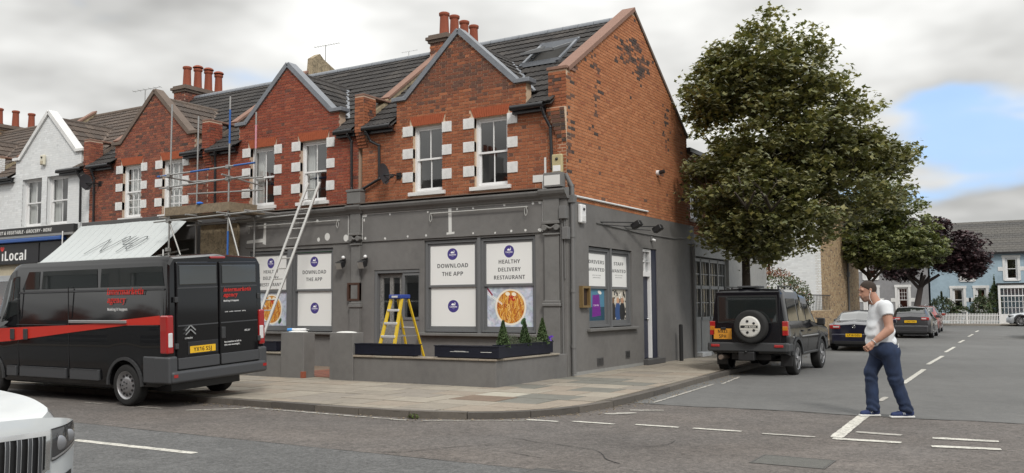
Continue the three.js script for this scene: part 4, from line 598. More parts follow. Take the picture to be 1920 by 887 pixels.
// ---- neighbouring houses of the terrace
function neighbour(name, label, o) {
  const h = thing(name, label, 'house', [0, 0, 0], 0, undefined), { xa, xL, xR } = o;
  const bk = new Bricks(o.kind, o.seed);
  upperFront(h, { ...o, tone: bricksTone(o.tone), bricks: bk, mortar: o.mortar, coping: o.coping, wins: o.wins });
  if (o.party) partyWall(h, o.party, { side: o.partySide, bk }); if (o.chim) chimney(h, ...o.chim, o.kind === 'white' ? undefined : bk); bk.finish(o.kind === 'white' && o.chim ? 100 : 300);
  mainRoof(h, { xa, xL: xL + 0.16, xR: xR - 0.0, mats: o.mats, crossMats: o.crossMats, seed: o.seed + 7, ridgeMat: o.ridge, ridgeMat2: o.ridge2, valley: o.valley });
  part(h, 'party_and_rear_walls', merge([bx(xL + 0.01, xL + 0.2, 0, 6.1, -7.5, -0.26), bx(xL, xR, 0, 6.15, -7.55, -7.4)]), M.brickPlain);
  return h;
}
const houseB = neighbour('terraced_house', 'red brick terraced house behind the leaning ladder, lead-capped gable, dark grey shopfront', { xa: -8.46, xL: -11.55, xR: -5.96, kind: 'red', tone: 'B', seed: 201, mortar: M.mortarDark, coping: M.lead, wins: [[-9.85, -8.92], [-7.97, -7.03]], mats: M.tiles, curtain: 1, party: -11.5, partySide: M.copingBrown, win: { roomDepth: 1.6 } });
eaves(houseB, -6.6, -5.98, 0, [[-6.15, 5.98, 0.2], [-6.10, 5.80, 0.1], [-6.10, 4.6, 0.08]]); eaves(houseB, -11.42, -10.32, 0, [[-11.05, 5.98, 0.2], [-11.15, 5.7, 0.1], [-11.15, 4.3, 0.08]]);
part(houseB, 'raised_party_wall', boxUV(prism([[3.9, 8.6], [4.0, 9.75], [4.3, 9.95], [4.5, 9.8], [7.4, 8.6], [7.4, 8.0]], 0.25, SIDE(-11.62))), M.tan);
const houseC = neighbour('terraced_house', 'brown brick terraced house with brown coping and large pale sloping awning', { xa: -13.98, xL: -17.08, xR: -11.56, kind: 'brown', tone: 'C', seed: 202, mortar: M.mortarDark, coping: M.copingBrown, wins: [[-15.44, -14.54], [-13.57, -12.65]], mats: M.tiles, crossMats: M.tilesBrown, bars: [[3, 2], [3, 3]], curtain: 2, ridge: M.lead, ridge2: M.tilesBrown[3], valley: M.copingBrown, win: { roomDepth: 1.2 }, party: -17.05, partySide: M.copingBrown, chim: [-17.05, -3.3, -5.3, 'brown', 56, 4, true] });
eaves(houseC, -12.5, -11.6, 0, null); eaves(houseC, -16.95, -15.86, 0, [[-16.75, 5.98, 0.2], [-16.72, 5.7, 0.1], [-16.72, 4.3, 0.08]]);
const houseD = neighbour('terraced_house', 'white painted brick terraced house above the black shop sign, with white gable', { xa: -19.42, xL: -22.66, xR: -17.1, kind: 'white', tone: 'D', seed: 203, mortar: M.mortarWhite, coping: M.white, copW: 0.32, wins: [[-20.83, -19.71], [-19.41, -18.25]], mats: M.tilesBrown, ridge: M.tilesBrown[3], ridge2: M.tilesBrown[2], valley: M.copingBrown, quoins: false, arch: false, party: -22.62, partySide: M.tan, curtain: 1, win: { sill: true, sillOut: 0.03, sillX: 0.02, depth: 0.16 } });
eaves(houseD, -18.55, -17.25, 0, [[-17.5, 5.98, 0.2], [-17.42, 5.75, 0.1], [-17.42, 4.4, 0.08]]); eaves(houseD, -22.6, -21.3, 0, null);
part(houseD, 'loft_wall', boxUV(merge([bx(-22.6, -17.2, 8.2, 8.95, -5.9, -5.6)])), M.tan);
const houseE = neighbour('terraced_house', 'white painted terraced house at the far end beyond the black shop sign', { xa: -25.2, xL: -29.4, xR: -22.7, kind: 'white', tone: 'D', seed: 204, mortar: M.mortarWhite, coping: M.white, wins: [[-26.7, -25.6], [-23.4, -22.9]], mats: M.tilesBrown, ridge: M.tilesBrown[3], ridge2: M.tilesBrown[2], valley: M.copingBrown, quoins: false, arch: false, chim: [-29.15, -3.4, -5.4, 'yellow', 58, 3, false], win: { sill: true, sillOut: 0.03, sillX: 0.02, depth: 0.16 } });
eaves(houseE, -23.3, -22.75, 0, null);
part(houseE, 'loft_wall', boxUV(merge([prism([[-27.0, 8.2], [-22.4, 8.2], [-22.4, 9.62], [-23.4, 9.66], [-26.9, 9.5]], 0.25, FRONT(-5.75))])), M.tan); part(houseE, 'loft_coping', boxUV(bar([-27.0, 9.53, -5.62], [-22.4, 9.67, -5.62], 0.34, 0.06)), M.copingBrown);
part(houseE, 'shop_wall', boxUV(bx(-29.4, -22.68, 0, 4.1, -0.25, -0.004)), M.greyDark);

{ // shopfront of the red brick house
  const h = houseB, G = M.greyPaint;
  part(h, 'shop_wall', boxUV(prism([[-11.5, 0.0], [-5.87, 0.0], [-5.87, 3.98], [-11.5, 3.98]], 0.25, FRONT(-0.25), [rectPts(-9.8, -6.78, 0.98, 3.14)])), G);
  part(h, 'fascia', boxUV(rbx(-9.95, -6.15, 3.235, 3.935, 0.0, 0.035, 0.006)), G);
  part(h, 'cornice', boxUV(sweepX([[0, 3.94], [0.06, 3.94], [0.09, 3.99], [0.16, 4.04], [0.19, 4.10], [0.19, 4.13], [0.02, 4.19], [0, 4.19]], -10.2, -6.2)), M.greyTrim);
  part(h, 'cornice_flashing', boxUV(bar([-10.2, 4.195, 0.09], [-6.2, 4.195, 0.09], 0.2, 0.02)), M.copingBrown);
  part(h, 'tan_pier', boxUV(merge([bx(-11.75, -10.22, 0.0, 4.1, 0.0, 0.06)])), M.tan); part(h, 'pier_cornice', boxUV(merge([bx(-11.8, -10.2, 3.95, 4.14, 0.0, 0.16)])), M.greyDark);
  const win = (x0, x1, t, b) => sashWindow(h, { name: 'shop_window', x0, x1, y0: 1.0, y1: 3.12, depth: 0.06, fw: 0.06, sash: 0.055, frame: M.greyFrame, room: null, sill: false, posterTop: t, poster: b, bars: [1, 1] });
  win(-9.79, -8.38, POST.healthy, POST.bowl); win(-8.22, -6.79, POST.app, POST.logo); part(h, 'window_mullion', rbx(-8.38, -8.22, 0.98, 3.14, -0.12, 0.01, 0.006), M.greyFrame); part(h, 'window_sill', boxUV(rbx(-9.9, -6.7, 0.92, 0.98, -0.1, 0.12, 0.012)), M.greyTrim);
  part(h, 'tape_strip', bx(-8.1, -6.85, 3.045, 3.075, -0.075, -0.07), mat(0.05, 0.30, 0.12, 0.6));
  const l = [prism([[-9.9, 3.36], [-9.2, 3.38], [-9.2, 3.48], [-9.88, 3.44]], 0.003, FRONT(0.0355)), prism([[-9.28, 3.33], [-9.16, 3.3], [-9.16, 3.9], [-9.24, 3.9]], 0.003, FRONT(0.0358)), prism([[-6.25, 3.3], [-6.235, 3.3], [-6.235, 3.93], [-6.25, 3.93]], 0.003, FRONT(0.0355)), prism([[-9.9, 3.92], [-6.2, 3.925], [-6.2, 3.934], [-9.9, 3.934]], 0.003, FRONT(0.0355))];
  for (const [x, y, r] of [[-6.95, 3.42, 0.09], [-7.25, 3.36, 0.05], [-6.32, 3.36, 0.08], [-7.3, 3.85, 0.04]]) l.push(new THREE.CircleGeometry(r, 14).scale(1, 1.1, 1).translate(x, y, 0.0365)); part(h, 'filler_patches', merge(l), M.filler);
}
{ // shop under the brown brick house: dark open front; grocery under the white one
  part(houseC, 'shop_front', boxUV(merge([bx(-17.05, -11.75, 0, 0.6, -0.25, 0.0), bx(-17.05, -11.75, 3.6, 4.1, -0.25, 0.0), bx(-17.05, -16.7, 0.6, 3.6, -0.25, 0.0), bx(-12.1, -11.75, 0.6, 3.6, -0.25, 0.0)])), M.greyDark);
  part(houseC, 'shop_interior', merge([bx(-17, -11.8, 0, 4, -3.2, -3.15)]), M.roomDark); part(houseC, 'shop_pane', sheet(4.6, 3.0).translate(-14.4, 2.1, -0.1), M.glass);
  part(houseC, 'roller_box', rbx(-17.2, -12.0, 4.14, 4.32, -0.01, 0.16, 0.02), M.greyDark);
  const h = houseD; const signTex = canvasTex(2048, 128, (g, w, hh) => { g.fillStyle = '#2c2b2c'; g.fillRect(0, 0, w, hh); g.fillStyle = '#d9d8d4'; g.font = 'bold italic 74px sans-serif'; g.textAlign = 'right'; g.fillText('FRESH FRUIT & VEGETABLE - GROCERY - WINE', 1560, 92); });
  part(h, 'shop_wall', boxUV(merge([bx(-22.66, -17.1, 2.75, 4.1, -0.25, -0.02), bx(-22.66, -17.1, 0, 0.5, -0.25, 0.0), bx(-17.5, -17.1, 0.5, 2.75, -0.25, 0.0)])), M.cream);
  part(h, 'upper_sign', bx(-22.66, -17.65, 4.06, 4.33, -0.02, 0.14), [0, 1, 2, 3, 4, 5].map(i => i === 4 ? new THREE.MeshStandardMaterial({ map: signTex, roughness: 0.5 }) : M.black));
  part(h, 'sign_trim', merge([bx(-22.66, -17.62, 3.98, 4.055, -0.02, 0.18)]), M.galv);
  const bl = part(h, 'blue_blind_box', rbx(-22.66, -18.2, 3.83, 3.96, 0.0, 0.26, 0.03), mat(0.03, 0.09, 0.30, 0.5)); part(bl, 'blind_arm', merge([rod([-18.13, 3.3, 0.2], [-18.13, 4.1, 0.2], 0.02, 8)]), M.whiteGloss);
  part(h, 'sign_board', bx(-22.66, -17.6, 3.12, 3.8, 0.0, 0.1), M.blackPaint);
  const iL = canvasTex(1024, 360, (g, w, hh) => { g.fillStyle = '#17161a'; g.fillRect(0, 0, w, hh); g.fillStyle = '#ececea'; g.font = 'bold 250px sans-serif'; g.textAlign = 'left'; g.save(); g.scale(0.92, 1); g.fillText('\u0131Local', 100, 300); g.restore(); g.fillStyle = '#d8281b'; g.beginPath(); g.moveTo(112, 128); g.bezierCurveTo(30, 70, 60, 10, 112, 45); g.bezierCurveTo(165, 10, 195, 70, 112, 128); g.fill(); });
  part(h, 'sign_panel', bx(-21.95, -19.56, 3.14, 3.79, 0.1, 0.12), [0, 1, 2, 3, 4, 5].map(i => i === 4 ? new THREE.MeshStandardMaterial({ map: iL, roughness: 0.4 }) : M.black));
  part(h, 'shop_window_frame', merge([bx(-22.6, -17.5, 2.55, 2.75, -0.1, 0.05), bx(-20.2, -20.1, 0.5, 2.55, -0.1, 0.04)]), M.leadPale); part(h, 'shop_pane', sheet(5.1, 2.05).translate(-20.05, 1.53, -0.05), M.glass); part(h, 'shop_interior', bx(-22.6, -17.2, 0, 2.8, -2.6, -2.55), M.room);
}
{ // awning
  const a = thing('awning', 'large pale grey sloping fabric awning lettered No 40', 'awning'), n = 14, F = new THREE.MeshStandardMaterial({ color: C(0.50, 0.53, 0.53), map: rep(T.fabric, 1 / 0.3), roughness: 0.85, side: THREE.DoubleSide });
  const X0 = -17.25, X1 = -12.1, p = [], idx = [], uv = []; for (let i = 0; i <= n; i++) for (let j = 0; j <= 8; j++) { const t = j / 8, x = lerp(X0, X1, i / n); p.push(x, lerp(4.24, 2.98, t) - 0.05 * Math.sin(Math.PI * t) + 0.006 * Math.sin(x * 14), lerp(0.12, 1.5, t)); uv.push(x, t); } for (let i = 0; i < n; i++) for (let j = 0; j < 8; j++) { const q = i * 9 + j; idx.push(q, q + 1, q + 9, q + 1, q + 10, q + 9); }
  const g = new THREE.BufferGeometry(); g.setAttribute('position', new THREE.Float32BufferAttribute(p, 3)); g.setAttribute('uv', new THREE.Float32BufferAttribute(uv, 2)); g.setIndex(idx); g.computeVertexNormals(); part(a, 'canopy', g, F);
  for (let i = 1; i < 14; i++) { const x = lerp(X0, X1, i / 14), l = []; for (let j = 0; j < 8; j++) { const P = t => [x, lerp(4.24, 2.98, t) - 0.05 * Math.sin(Math.PI * t) + 0.006 * Math.sin(x * 14) + 0.004, lerp(0.12, 1.5, t)]; l.push(bar(P(j / 8), P((j + 1) / 8), 0.03, 0.006)); } part(a, 'sewn_seam', merge(l), F); }
  part(a, 'valance', bx(X0, X1, 2.76, 2.98, 1.5, 1.512), F); part(a, 'front_rail', rod([X0, 2.98, 1.5], [X1, 2.98, 1.5], 0.03, 8), M.galv);
  for (const x of [X0 + 0.1, X1 - 0.1]) part(a, 'folding_arm', merge([rod([x, 3.3, 0.1], [x, 2.98, 1.48], 0.025, 8)]), M.galv);
  const t = canvasTex(1024, 512, (q, w, h) => { q.clearRect(0, 0, w, h); q.strokeStyle = '#33383a'; q.lineWidth = 15; q.lineCap = 'round'; const L = pts => { q.beginPath(); q.moveTo(...pts[0]); for (const s of pts.slice(1)) s.length > 2 ? q.bezierCurveTo(...s) : q.lineTo(...s); q.stroke(); }; L([[60, 440], [160, 250, 250, 140, 280, 110], [300, 240, 310, 340, 330, 400], [420, 280, 500, 180, 560, 90]]); q.beginPath(); q.ellipse(600, 130, 34, 60, 0.5, 0, 7); q.stroke(); L([[730, 70], [660, 190, 640, 250, 650, 270], [720, 270, 780, 250, 800, 240]]); L([[800, 110], [740, 240, 690, 360, 660, 430]]); q.beginPath(); q.ellipse(880, 240, 62, 160, 0.55, 0, 7); q.stroke(); });
  const tm = new THREE.MeshStandardMaterial({ map: t, transparent: true, roughness: 0.85 }); const s = sheet(2.5, 1.0); const ang = Math.atan2(1.26, 1.38); s.rotateX(-(Math.PI / 2 - ang)); s.translate(-14.2, 3.46, 1.02); part(a, 'lettering', s, tm);
}
{ // low forecourt walls, posts and coping
  const G = M.greyPaint, w = thing('forecourt_wall', 'low grey rendered wall with stone coping round the corner forecourt', 'wall');
  part(w, 'wall_run', boxUV(merge([rbx(-3.5, -0.02, 0.0, 0.585, 2.72, 2.94, 0.008), rbx(-0.24, -0.02, 0.0, 0.585, 0.06, 2.72, 0.008)])), G);
  const R = rng(31); let x = -3.5; while (x < -0.05) { const L = 0.45 + R() * 0.2, x1 = Math.min(x + L, 0.01); part(w, 'coping_stone', boxUV(rbx(x, x1 - 0.006, 0.588, 0.62 + R() * 0.006, 2.68, 2.975, 0.006)), M.slabs[[1, 3, 5][Math.floor(R() * 3)]]); x = x1; }
  let z = 2.674; while (z > 0.5) { const L = 0.5 + R() * 0.2, z1 = Math.max(z - L, 0.45); part(w, 'coping_stone', boxUV(rbx(-0.28, 0.012, 0.588, 0.62 + R() * 0.006, z1 + 0.006, z, 0.006)), M.slabs[[1, 3, 5][Math.floor(R() * 3)]]); z = z1; }
  const post = (x0, x1, lab, nm) => { const p = thing('gate_post', lab, 'gate post'); part(p, 'shaft', boxUV(rbx(x0, x1, 0.0, 1.08, 2.64, 2.98, 0.012)), G); part(p, 'mortar_bed', (() => { const g = new THREE.SphereGeometry(0.5, 14, 6, 0, 7, 0, Math.PI / 2); g.scale((x1 - x0) * 0.85, 0.06, 0.26); g.translate((x0 + x1) / 2, 1.078, 2.81); return g; })(), M.filler); return p; };
  post(-4.13, -3.49, 'grey gate post joined to the low corner wall, white mortar on top'); post(-5.55, -4.87, 'grey gate post beside the black van, sealant tube lying on top');
  const w2 = thing('forecourt_wall', 'low grey rendered wall running behind the black van from the gate post', 'wall'); part(w2, 'wall_run', boxUV(rbx(-9.8, -5.56, 0.0, 0.6, 2.72, 2.94, 0.008)), G); part(w2, 'coping_stone', boxUV(rbx(-9.8, -5.565, 0.604, 0.64, 2.68, 2.975, 0.006)), M.slabs[1]); part(w2, 'corner_brick', rbx(-4.95, -4.862, 0.1, 0.24, 2.9, 2.99, 0.008), M.brickPlain);
  const st = thing('sealant_tube', 'white and blue sealant tube lying on the gate post by the van', 'tube'); part(st, 'cartridge', rod([-5.35, 1.13, 2.86], [-5.0, 1.13, 2.78], 0.028, 10), M.whiteGloss); part(st, 'nozzle', rod([-5.0, 1.13, 2.78], [-4.92, 1.13, 2.76], 0.012, 8, 0.005), M.steel); part(st, 'blue_label', rod([-5.44, 1.125, 2.89], [-5.33, 1.13, 2.855], 0.034, 10), mat(0.05, 0.25, 0.6, 0.5));
  // forecourt floor: red tiles by the entrance, concrete elsewhere
  const fl = struct('forecourt_floor', boxUV(bx(-9.8, -0.03, 0.06, 0.112, 0.0, 2.64)), M.slabBrown); const tiles = sub(fl, 'tiled_path'); const TM = [[0.23, 0.075, 0.045], [0.17, 0.06, 0.04], [0.27, 0.10, 0.06], [0.10, 0.06, 0.05]].map(c => mat(...c, 0.6)); for (let i = 0; i < 16; i++) for (let j = 0; j < 17; j++) part(tiles, 'floor_tile', bx(-6.1 + i * 0.155, -6.1 + i * 0.155 + 0.15, 0.1, 0.118 + (i + j) % 3 * 0.0006, j * 0.155 + 0.0, j * 0.155 + 0.15), TM[(i + j * 2) % 4]);
  // planters
  const planter = (lab, x0, x1, z0, z1, y0, y1, grp) => { const p = thing('planter_box', lab, 'planter', [0, 0, 0], 0, grp), N = M.navyPaint; const t = 0.025; part(p, 'box', merge([bx(x0, x1, y0, y1, z1 - t, z1), bx(x0, x1, y0, y1, z0, z0 + t), bx(x0, x0 + t, y0, y1, z0 + t, z1 - t), bx(x1 - t, x1, y0, y1, z0 + t, z1 - t), bx(x0 + t, x1 - t, y0, y0 + t, z0 + t, z1 - t)]), N); part(p, 'rim', merge([bx(x0 - 0.012, x1 + 0.012, y1, y1 + 0.02, z1 - 0.03, z1 + 0.012), bx(x0 - 0.012, x1 + 0.012, y1, y1 + 0.02, z0 - 0.012, z0 + 0.03), bx(x0 - 0.012, x0 + 0.03, y1, y1 + 0.02, z0 + 0.03, z1 - 0.03), bx(x1 - 0.03, x1 + 0.012, y1, y1 + 0.02, z0 + 0.03, z1 - 0.03)]), N); part(p, 'foot_rail', bx(x0 + 0.05, x1 - 0.05, y0 - 0.02, y0, z0 + 0.03, z1 - 0.03), M.black); part(p, 'soil', bx(x0 + t, x1 - t, y0 + t, y1 - 0.06, z0 + t, z1 - t), mat(0.03, 0.022, 0.016, 1)); return p; };
  M.navyPaint = new THREE.MeshStandardMaterial({ color: C(0.010, 0.012, 0.024), map: rep(T.paint, 1 / 0.8), roughness: 0.38 });
  planter('empty dark navy planter box on the low wall below the yellow stepladder', -3.48, -1.93, 2.72, 2.92, 0.645, 0.845);
  const p2 = planter('empty dark navy planter box with chalky scratches, on the low wall at the corner', -1.42, 0.06, 2.76, 2.96, 0.645, 0.845); part(p2, 'scratches', merge([bx(-1.05, -0.62, 0.745, 0.752, 2.96, 2.962), bx(-0.95, -0.7, 0.757, 0.762, 2.96, 2.962), bx(-0.35, -0.1, 0.745, 0.753, 2.96, 2.962)]), M.filler);
  planter('dark navy planter box on the side wall planted with three small conical box trees', -0.23, -0.02, 0.70, 2.70, 0.645, 0.86);
  planter('dark navy planter box on the wall hidden behind the black van', -7.0, -5.75, 2.72, 2.92, 0.665, 0.85);
  // box cones and low shrubs
  const leafM = [mat(0.035, 0.065, 0.018, 0.7, { side: THREE.DoubleSide }), mat(0.05, 0.085, 0.025, 0.7, { side: THREE.DoubleSide })];
  const cone = (x, z, y, H, rad, seed, lab) => { const t = thing('conical_shrub', lab, 'shrub', [0, 0, 0], 0, 'conical box trees in the planter'), R = rng(seed), p = []; for (let i = 0; i < 1500; i++) { const v = Math.pow(R(), 0.8), a = R() * 6.283, r = rad * (1 - v * 0.92) * (0.72 + 0.35 * R()), c = V(x + Math.cos(a) * r, y + v * H + (R() - 0.5) * 0.02, z + Math.sin(a) * r); const s = 0.013 + R() * 0.01; const u = V(R() - 0.5, R() - 0.5, R() - 0.5).normalize().multiplyScalar(s), w = V(R() - 0.5, R() - 0.5, R() - 0.5).normalize().multiplyScalar(s); const A = c.clone().add(u), B = c.clone().add(w), D = c.clone().sub(u), E2 = c.clone().sub(w); p.push(...A.toArray(), ...B.toArray(), ...D.toArray(), ...A.toArray(), ...D.toArray(), ...E2.toArray()); } const g = new THREE.BufferGeometry(); g.setAttribute('position', new THREE.Float32BufferAttribute(p, 3)); g.computeVertexNormals(); part(t, 'foliage', g, leafM[seed % 2]); part(t, 'core', new THREE.ConeGeometry(rad * 0.7, H * 0.92, 10).translate(x, y + H * 0.45, z), mat(0.015, 0.025, 0.008, 1)); part(t, 'stem', rod([x, y - 0.1, z], [x, y + H * 0.5, z], 0.012, 6), M.copingBrown); };
  cone(-0.13, 2.5, 0.83, 0.5, 0.14, 1, 'small conical box tree at the corner end of the planter'); cone(-0.13, 1.68, 0.83, 0.48, 0.14, 2, 'small conical box tree in the middle of the planter'); cone(-0.13, 0.95, 0.83, 0.52, 0.15, 3, 'small conical box tree beside purple pansies at the house end of the planter');
  const low = (z0, z1, H, seed, lab, col) => { const t = thing('low_shrub', lab, 'shrub'), R = rng(seed), p = []; for (let i = 0; i < 700; i++) { const z = lerp(z0, z1, R()), x = -0.13 + (R() - 0.5) * 0.22, y = 0.82 + R() * H * (0.6 + 0.4 * Math.sin(z * 9)), s = 0.02 + R() * 0.02, a = R() * 6.28; const u = V(Math.cos(a) * 0.4, 1, Math.sin(a) * 0.4).normalize().multiplyScalar(s), w = V(Math.sin(a), 0.2, Math.cos(a)).multiplyScalar(s * 0.3), c = V(x, y, z); p.push(...c.clone().sub(w).toArray(), ...c.clone().add(w).toArray(), ...c.clone().add(u).toArray()); } const g = new THREE.BufferGeometry(); g.setAttribute('position', new THREE.Float32BufferAttribute(p, 3)); g.computeVertexNormals(); part(t, 'foliage', g, mat(...col, 0.8, { side: THREE.DoubleSide })); return t; };
  low(1.85, 2.35, 0.24, 7, 'low grey-green shrub between the first two conical box trees', [0.07, 0.085, 0.05]); low(1.1, 1.5, 0.26, 8, 'low grey-green shrub between the second and third conical box trees', [0.075, 0.09, 0.055]);
  const pn = thing('pansies', 'cluster of purple pansies in the planter by the house', 'flowers'), R2 = rng(12), pet = []; for (let i = 0; i < 26; i++) { const g = new THREE.CircleGeometry(0.022, 7); g.rotateX((R2() - 0.7) * 1.2); g.rotateY(R2() * 6.28); g.translate(-0.06 + (R2() - 0.5) * 0.12, 0.88 + R2() * 0.1, 0.82 + (R2() - 0.5) * 0.22); pet.push(g); } part(pn, 'petals', merge(pet), mat(0.11, 0.03, 0.38, 0.7, { side: THREE.DoubleSide }));
}
{ // things fixed to the walls
  const dish = (x, y, z, lab) => { const d = thing('satellite_dish', lab, 'satellite dish'); const dir = V(0.98, 0.15, -0.1).normalize(), q = new THREE.Quaternion().setFromUnitVectors(V(0, 0, 1), dir); const pr = []; for (let i = 0; i <= 8; i++) { const r = i / 8 * 0.25; pr.push(new THREE.Vector2(r, r * r * 0.55)); } const c = V(x, y, z + 0.32); const g = new THREE.LatheGeometry(pr, 24).rotateX(Math.PI / 2).scale(0.92, 1.05, 1); g.applyQuaternion(q); g.translate(c.x, c.y, c.z); part(d, 'reflector', g, mat(0.035, 0.035, 0.04, 0.6, { side: THREE.DoubleSide })); const lnb = c.clone().addScaledVector(dir, 0.3).add(V(0, -0.12, 0)); part(d, 'feed_arm', rod([c.x, c.y - 0.24, c.z], lnb.toArray(), 0.012, 6), M.black); part(d, 'receiver', rod(lnb.toArray(), lnb.clone().addScaledVector(dir, -0.09).toArray(), 0.03, 8), M.black); part(d, 'wall_bracket', merge([rod([x + 0.2, y - 0.02, 0.0], [x + 0.2, y - 0.02, z + 0.2], 0.02, 8), rod([x + 0.2, y - 0.02, z + 0.2], [x, y - 0.02, z + 0.3], 0.02, 8), bx(x + 0.13, x + 0.27, y - 0.1, y + 0.06, 0.0, 0.02)]), M.black); };
  dish(-4.85, 4.84, 0.05, 'dark satellite dish on the orange brick beside the left window of the corner house'); dish(-16.75, 5.55, 0.05, 'dark satellite dish between the white house and the brown brick house');
  const al = (x, y, z, turn, lab, w, h2, m, m2) => { const a = thing('alarm_box', lab, 'alarm box', [x, y, z], turn); part(a, 'case', rbx(-w / 2, w / 2, -h2 / 2, h2 / 2, 0.0, 0.09, 0.03, 3), m); part(a, 'cover', rbx(-w * 0.36, w * 0.36, -h2 * 0.42, -h2 * 0.1, 0.085, 0.1, 0.01), m2); part(a, 'lens', new THREE.SphereGeometry(0.035, 10, 8).translate(0, h2 * 0.24, 0.09), M.black); };
  al(-0.2, 4.72, 0.03, 0, 'gold and white alarm box on the brick corner above the shop', 0.26, 0.42, mat(0.42, 0.36, 0.2, 0.4), M.whiteGloss); al(0.0, 3.66, -0.6, Math.PI / 2, 'white hexagonal alarm sounder on the grey side wall', 0.26, 0.42, M.whiteGloss, M.white); al(-19.58, 6.55, 0.02, 0, 'cream alarm box on the white gable', 0.22, 0.34, mat(0.6, 0.57, 0.46, 0.5), M.cream);
  const flood = (x, y, lab) => { const f = thing('floodlight', lab, 'floodlight', [x, y, 0.02], 0, 'floodlights on the shopfront'); part(f, 'bracket', merge([bx(-0.05, 0.05, -0.04, 0.08, 0, 0.02), rod([0, 0.05, 0], [0.0, 0.02, 0.16], 0.015, 8)]), M.black); const hd = part(f, 'head', rbx(-0.1, 0.1, -0.1, 0.06, 0.1, 0.24, 0.02), M.black); hd.rotation.x = 0.35; part(f, 'lens', bx(-0.085, 0.085, -0.12, 0.04, 0.235, 0.245).rotateX(0.35), M.steel); part(f, 'sensor', new THREE.SphereGeometry(0.045, 10, 8).translate(0.07, 0.1, 0.12), M.whiteGloss); };
  flood(-6.38, 2.76, 'small black floodlight left of the grey pilaster between the shopfronts'); flood(-5.66, 2.76, 'small black floodlight above the worn shop door');
  const menu = (x0, x1, y0, y1, m, lab, side) => { const t = thing('menu_case', lab, 'menu case', [0, 0, 0]); const P = (a, b, c, d, e, f) => side ? bx(e, f, c, d, -b, -a) : bx(a, b, c, d, e, f); part(t, 'frame', merge([P(x0, x1, y1 - 0.05, y1, 0.002, 0.09), P(x0, x1, y0, y0 + 0.05, 0.002, 0.09), P(x0, x0 + 0.05, y0 + 0.05, y1 - 0.05, 0.002, 0.09), P(x1 - 0.05, x1, y0 + 0.05, y1 - 0.05, 0.002, 0.09)]), m); part(t, 'back', P(x0 + 0.05, x1 - 0.05, y0 + 0.05, y1 - 0.05, 0.002, 0.02), mat(0.03, 0.017, 0.012, 0.6)); return t; };
  menu(-6.22, -5.83, 1.77, 2.22, mat(0.06, 0.028, 0.018, 0.5), 'dark wooden menu case on the pilaster beside the worn door', false); const mt = menu(0.5, 0.9, 1.57, 2.05, M.brass, 'brass framed menu case on the grey side wall by the corner', true);
  const rail = (x0, x1, y, lab) => { const t = thing('sign_light_rail', lab, 'light rail'); part(t, 'pipe', rod([x0, y, 0.1], [x1, y + 0.0, 0.1], 0.014, 8), M.pipeWhite); for (const x of [x0, x1]) { part(t, 'bracket', rod([x, y, 0.03], [x, y, 0.1], 0.02, 8), M.pipeWhite); part(t, 'cable_loop', tube([[x, y, 0.1], [x + 0.035, y - 0.12, 0.1], [x, y - 0.2, 0.1], [x - 0.035, y - 0.12, 0.1]], 0.007, 24, 6, true), M.pipeWhite); } };
  rail(-3.62, -1.0, 3.82, 'white light rail with hanging cable loops on the corner shop fascia'); rail(-9.75, -6.55, 3.82, 'white light rail with cable loops on the fascia behind the ladder');
  const spot = (z, lab) => { const t = thing('swan_lamp', lab, 'wall lamp', [0, 0, 0], 0, 'arm lamps over the side windows'); part(t, 'arm', merge([rod([0.0, 3.56, z + 1.05], [0.42, 3.6, z + 0.1], 0.014, 8), rod([0.0, 3.5, z + 1.0], [0.34, 3.5, z + 0.2], 0.01, 6)]), M.black); const hd = part(t, 'head', rbx(-0.12, 0.12, -0.07, 0.07, -0.1, 0.1, 0.02), M.black); hd.position.set(0.46, 3.55, z); hd.rotation.z = 0.5; part(t, 'lens', bx(0.37, 0.45, 3.47, 3.475, z - 0.08, z + 0.08), M.steel); };
  spot(-2.7, 'black arm lamp over the DRIVERS WANTED poster'); spot(-4.05, 'black arm lamp with bare cable above the navy side door');
  const cam = thing('bulkhead_lamp', 'small white and black lamp on the plain brick gable', 'wall lamp', [0.0, 5.16, -5.2], Math.PI / 2); part(cam, 'base', rod([0, 0, 0], [0, 0, 0.08], 0.07, 12), M.whiteGloss); part(cam, 'body', rod([0, 0, 0.08], [0, 0.03, 0.22], 0.055, 12), M.black);
  const sn = thing('door_sensor', 'small grey sensor above the navy side door', 'sensor', [0.0, 3.35, -4.7], Math.PI / 2); part(sn, 'base', rbx(-0.05, 0.05, -0.06, 0.06, 0, 0.05, 0.01), M.pipeGrey); part(sn, 'eye', rod([0, -0.02, 0.05], [0, -0.05, 0.13], 0.03, 10), M.whiteGloss);
  const bo = thing('bollard', 'slim black bollard against the grey side wall', 'bollard', [0.22, 0.09, -6.2]); part(bo, 'post', rod([0, 0, 0], [0, 0.98, 0], 0.055, 14), M.black); part(bo, 'cap', new THREE.SphereGeometry(0.056, 12, 6, 0, 7, 0, 1.57).scale(1, 0.4, 1).translate(0, 0.98, 0), M.black);
  const aer = (x, y, z, H, lab, els, sc = 1) => { const t = thing('tv_aerial', lab, 'aerial', [x, y, z]); t.scale.setScalar(sc); part(t, 'mast', rod([0, 0, 0], [0, H, 0], 0.018, 6), M.galv); part(t, 'boom', rod([-0.45, H - 0.05, 0.2], [0.5, H + 0.12, -0.3], 0.01, 6), M.galv); const l = []; for (let i = 0; i < els; i++) { const q = V(lerp(-0.4, 0.48, i / (els - 1)), lerp(H - 0.045, H + 0.115, i / (els - 1)), lerp(0.18, -0.29, i / (els - 1))); l.push(rod([q.x - 0.08, q.y, q.z - 0.14], [q.x + 0.08, q.y, q.z + 0.14], 0.005, 4)); } part(t, 'elements', merge(l), M.galv); };
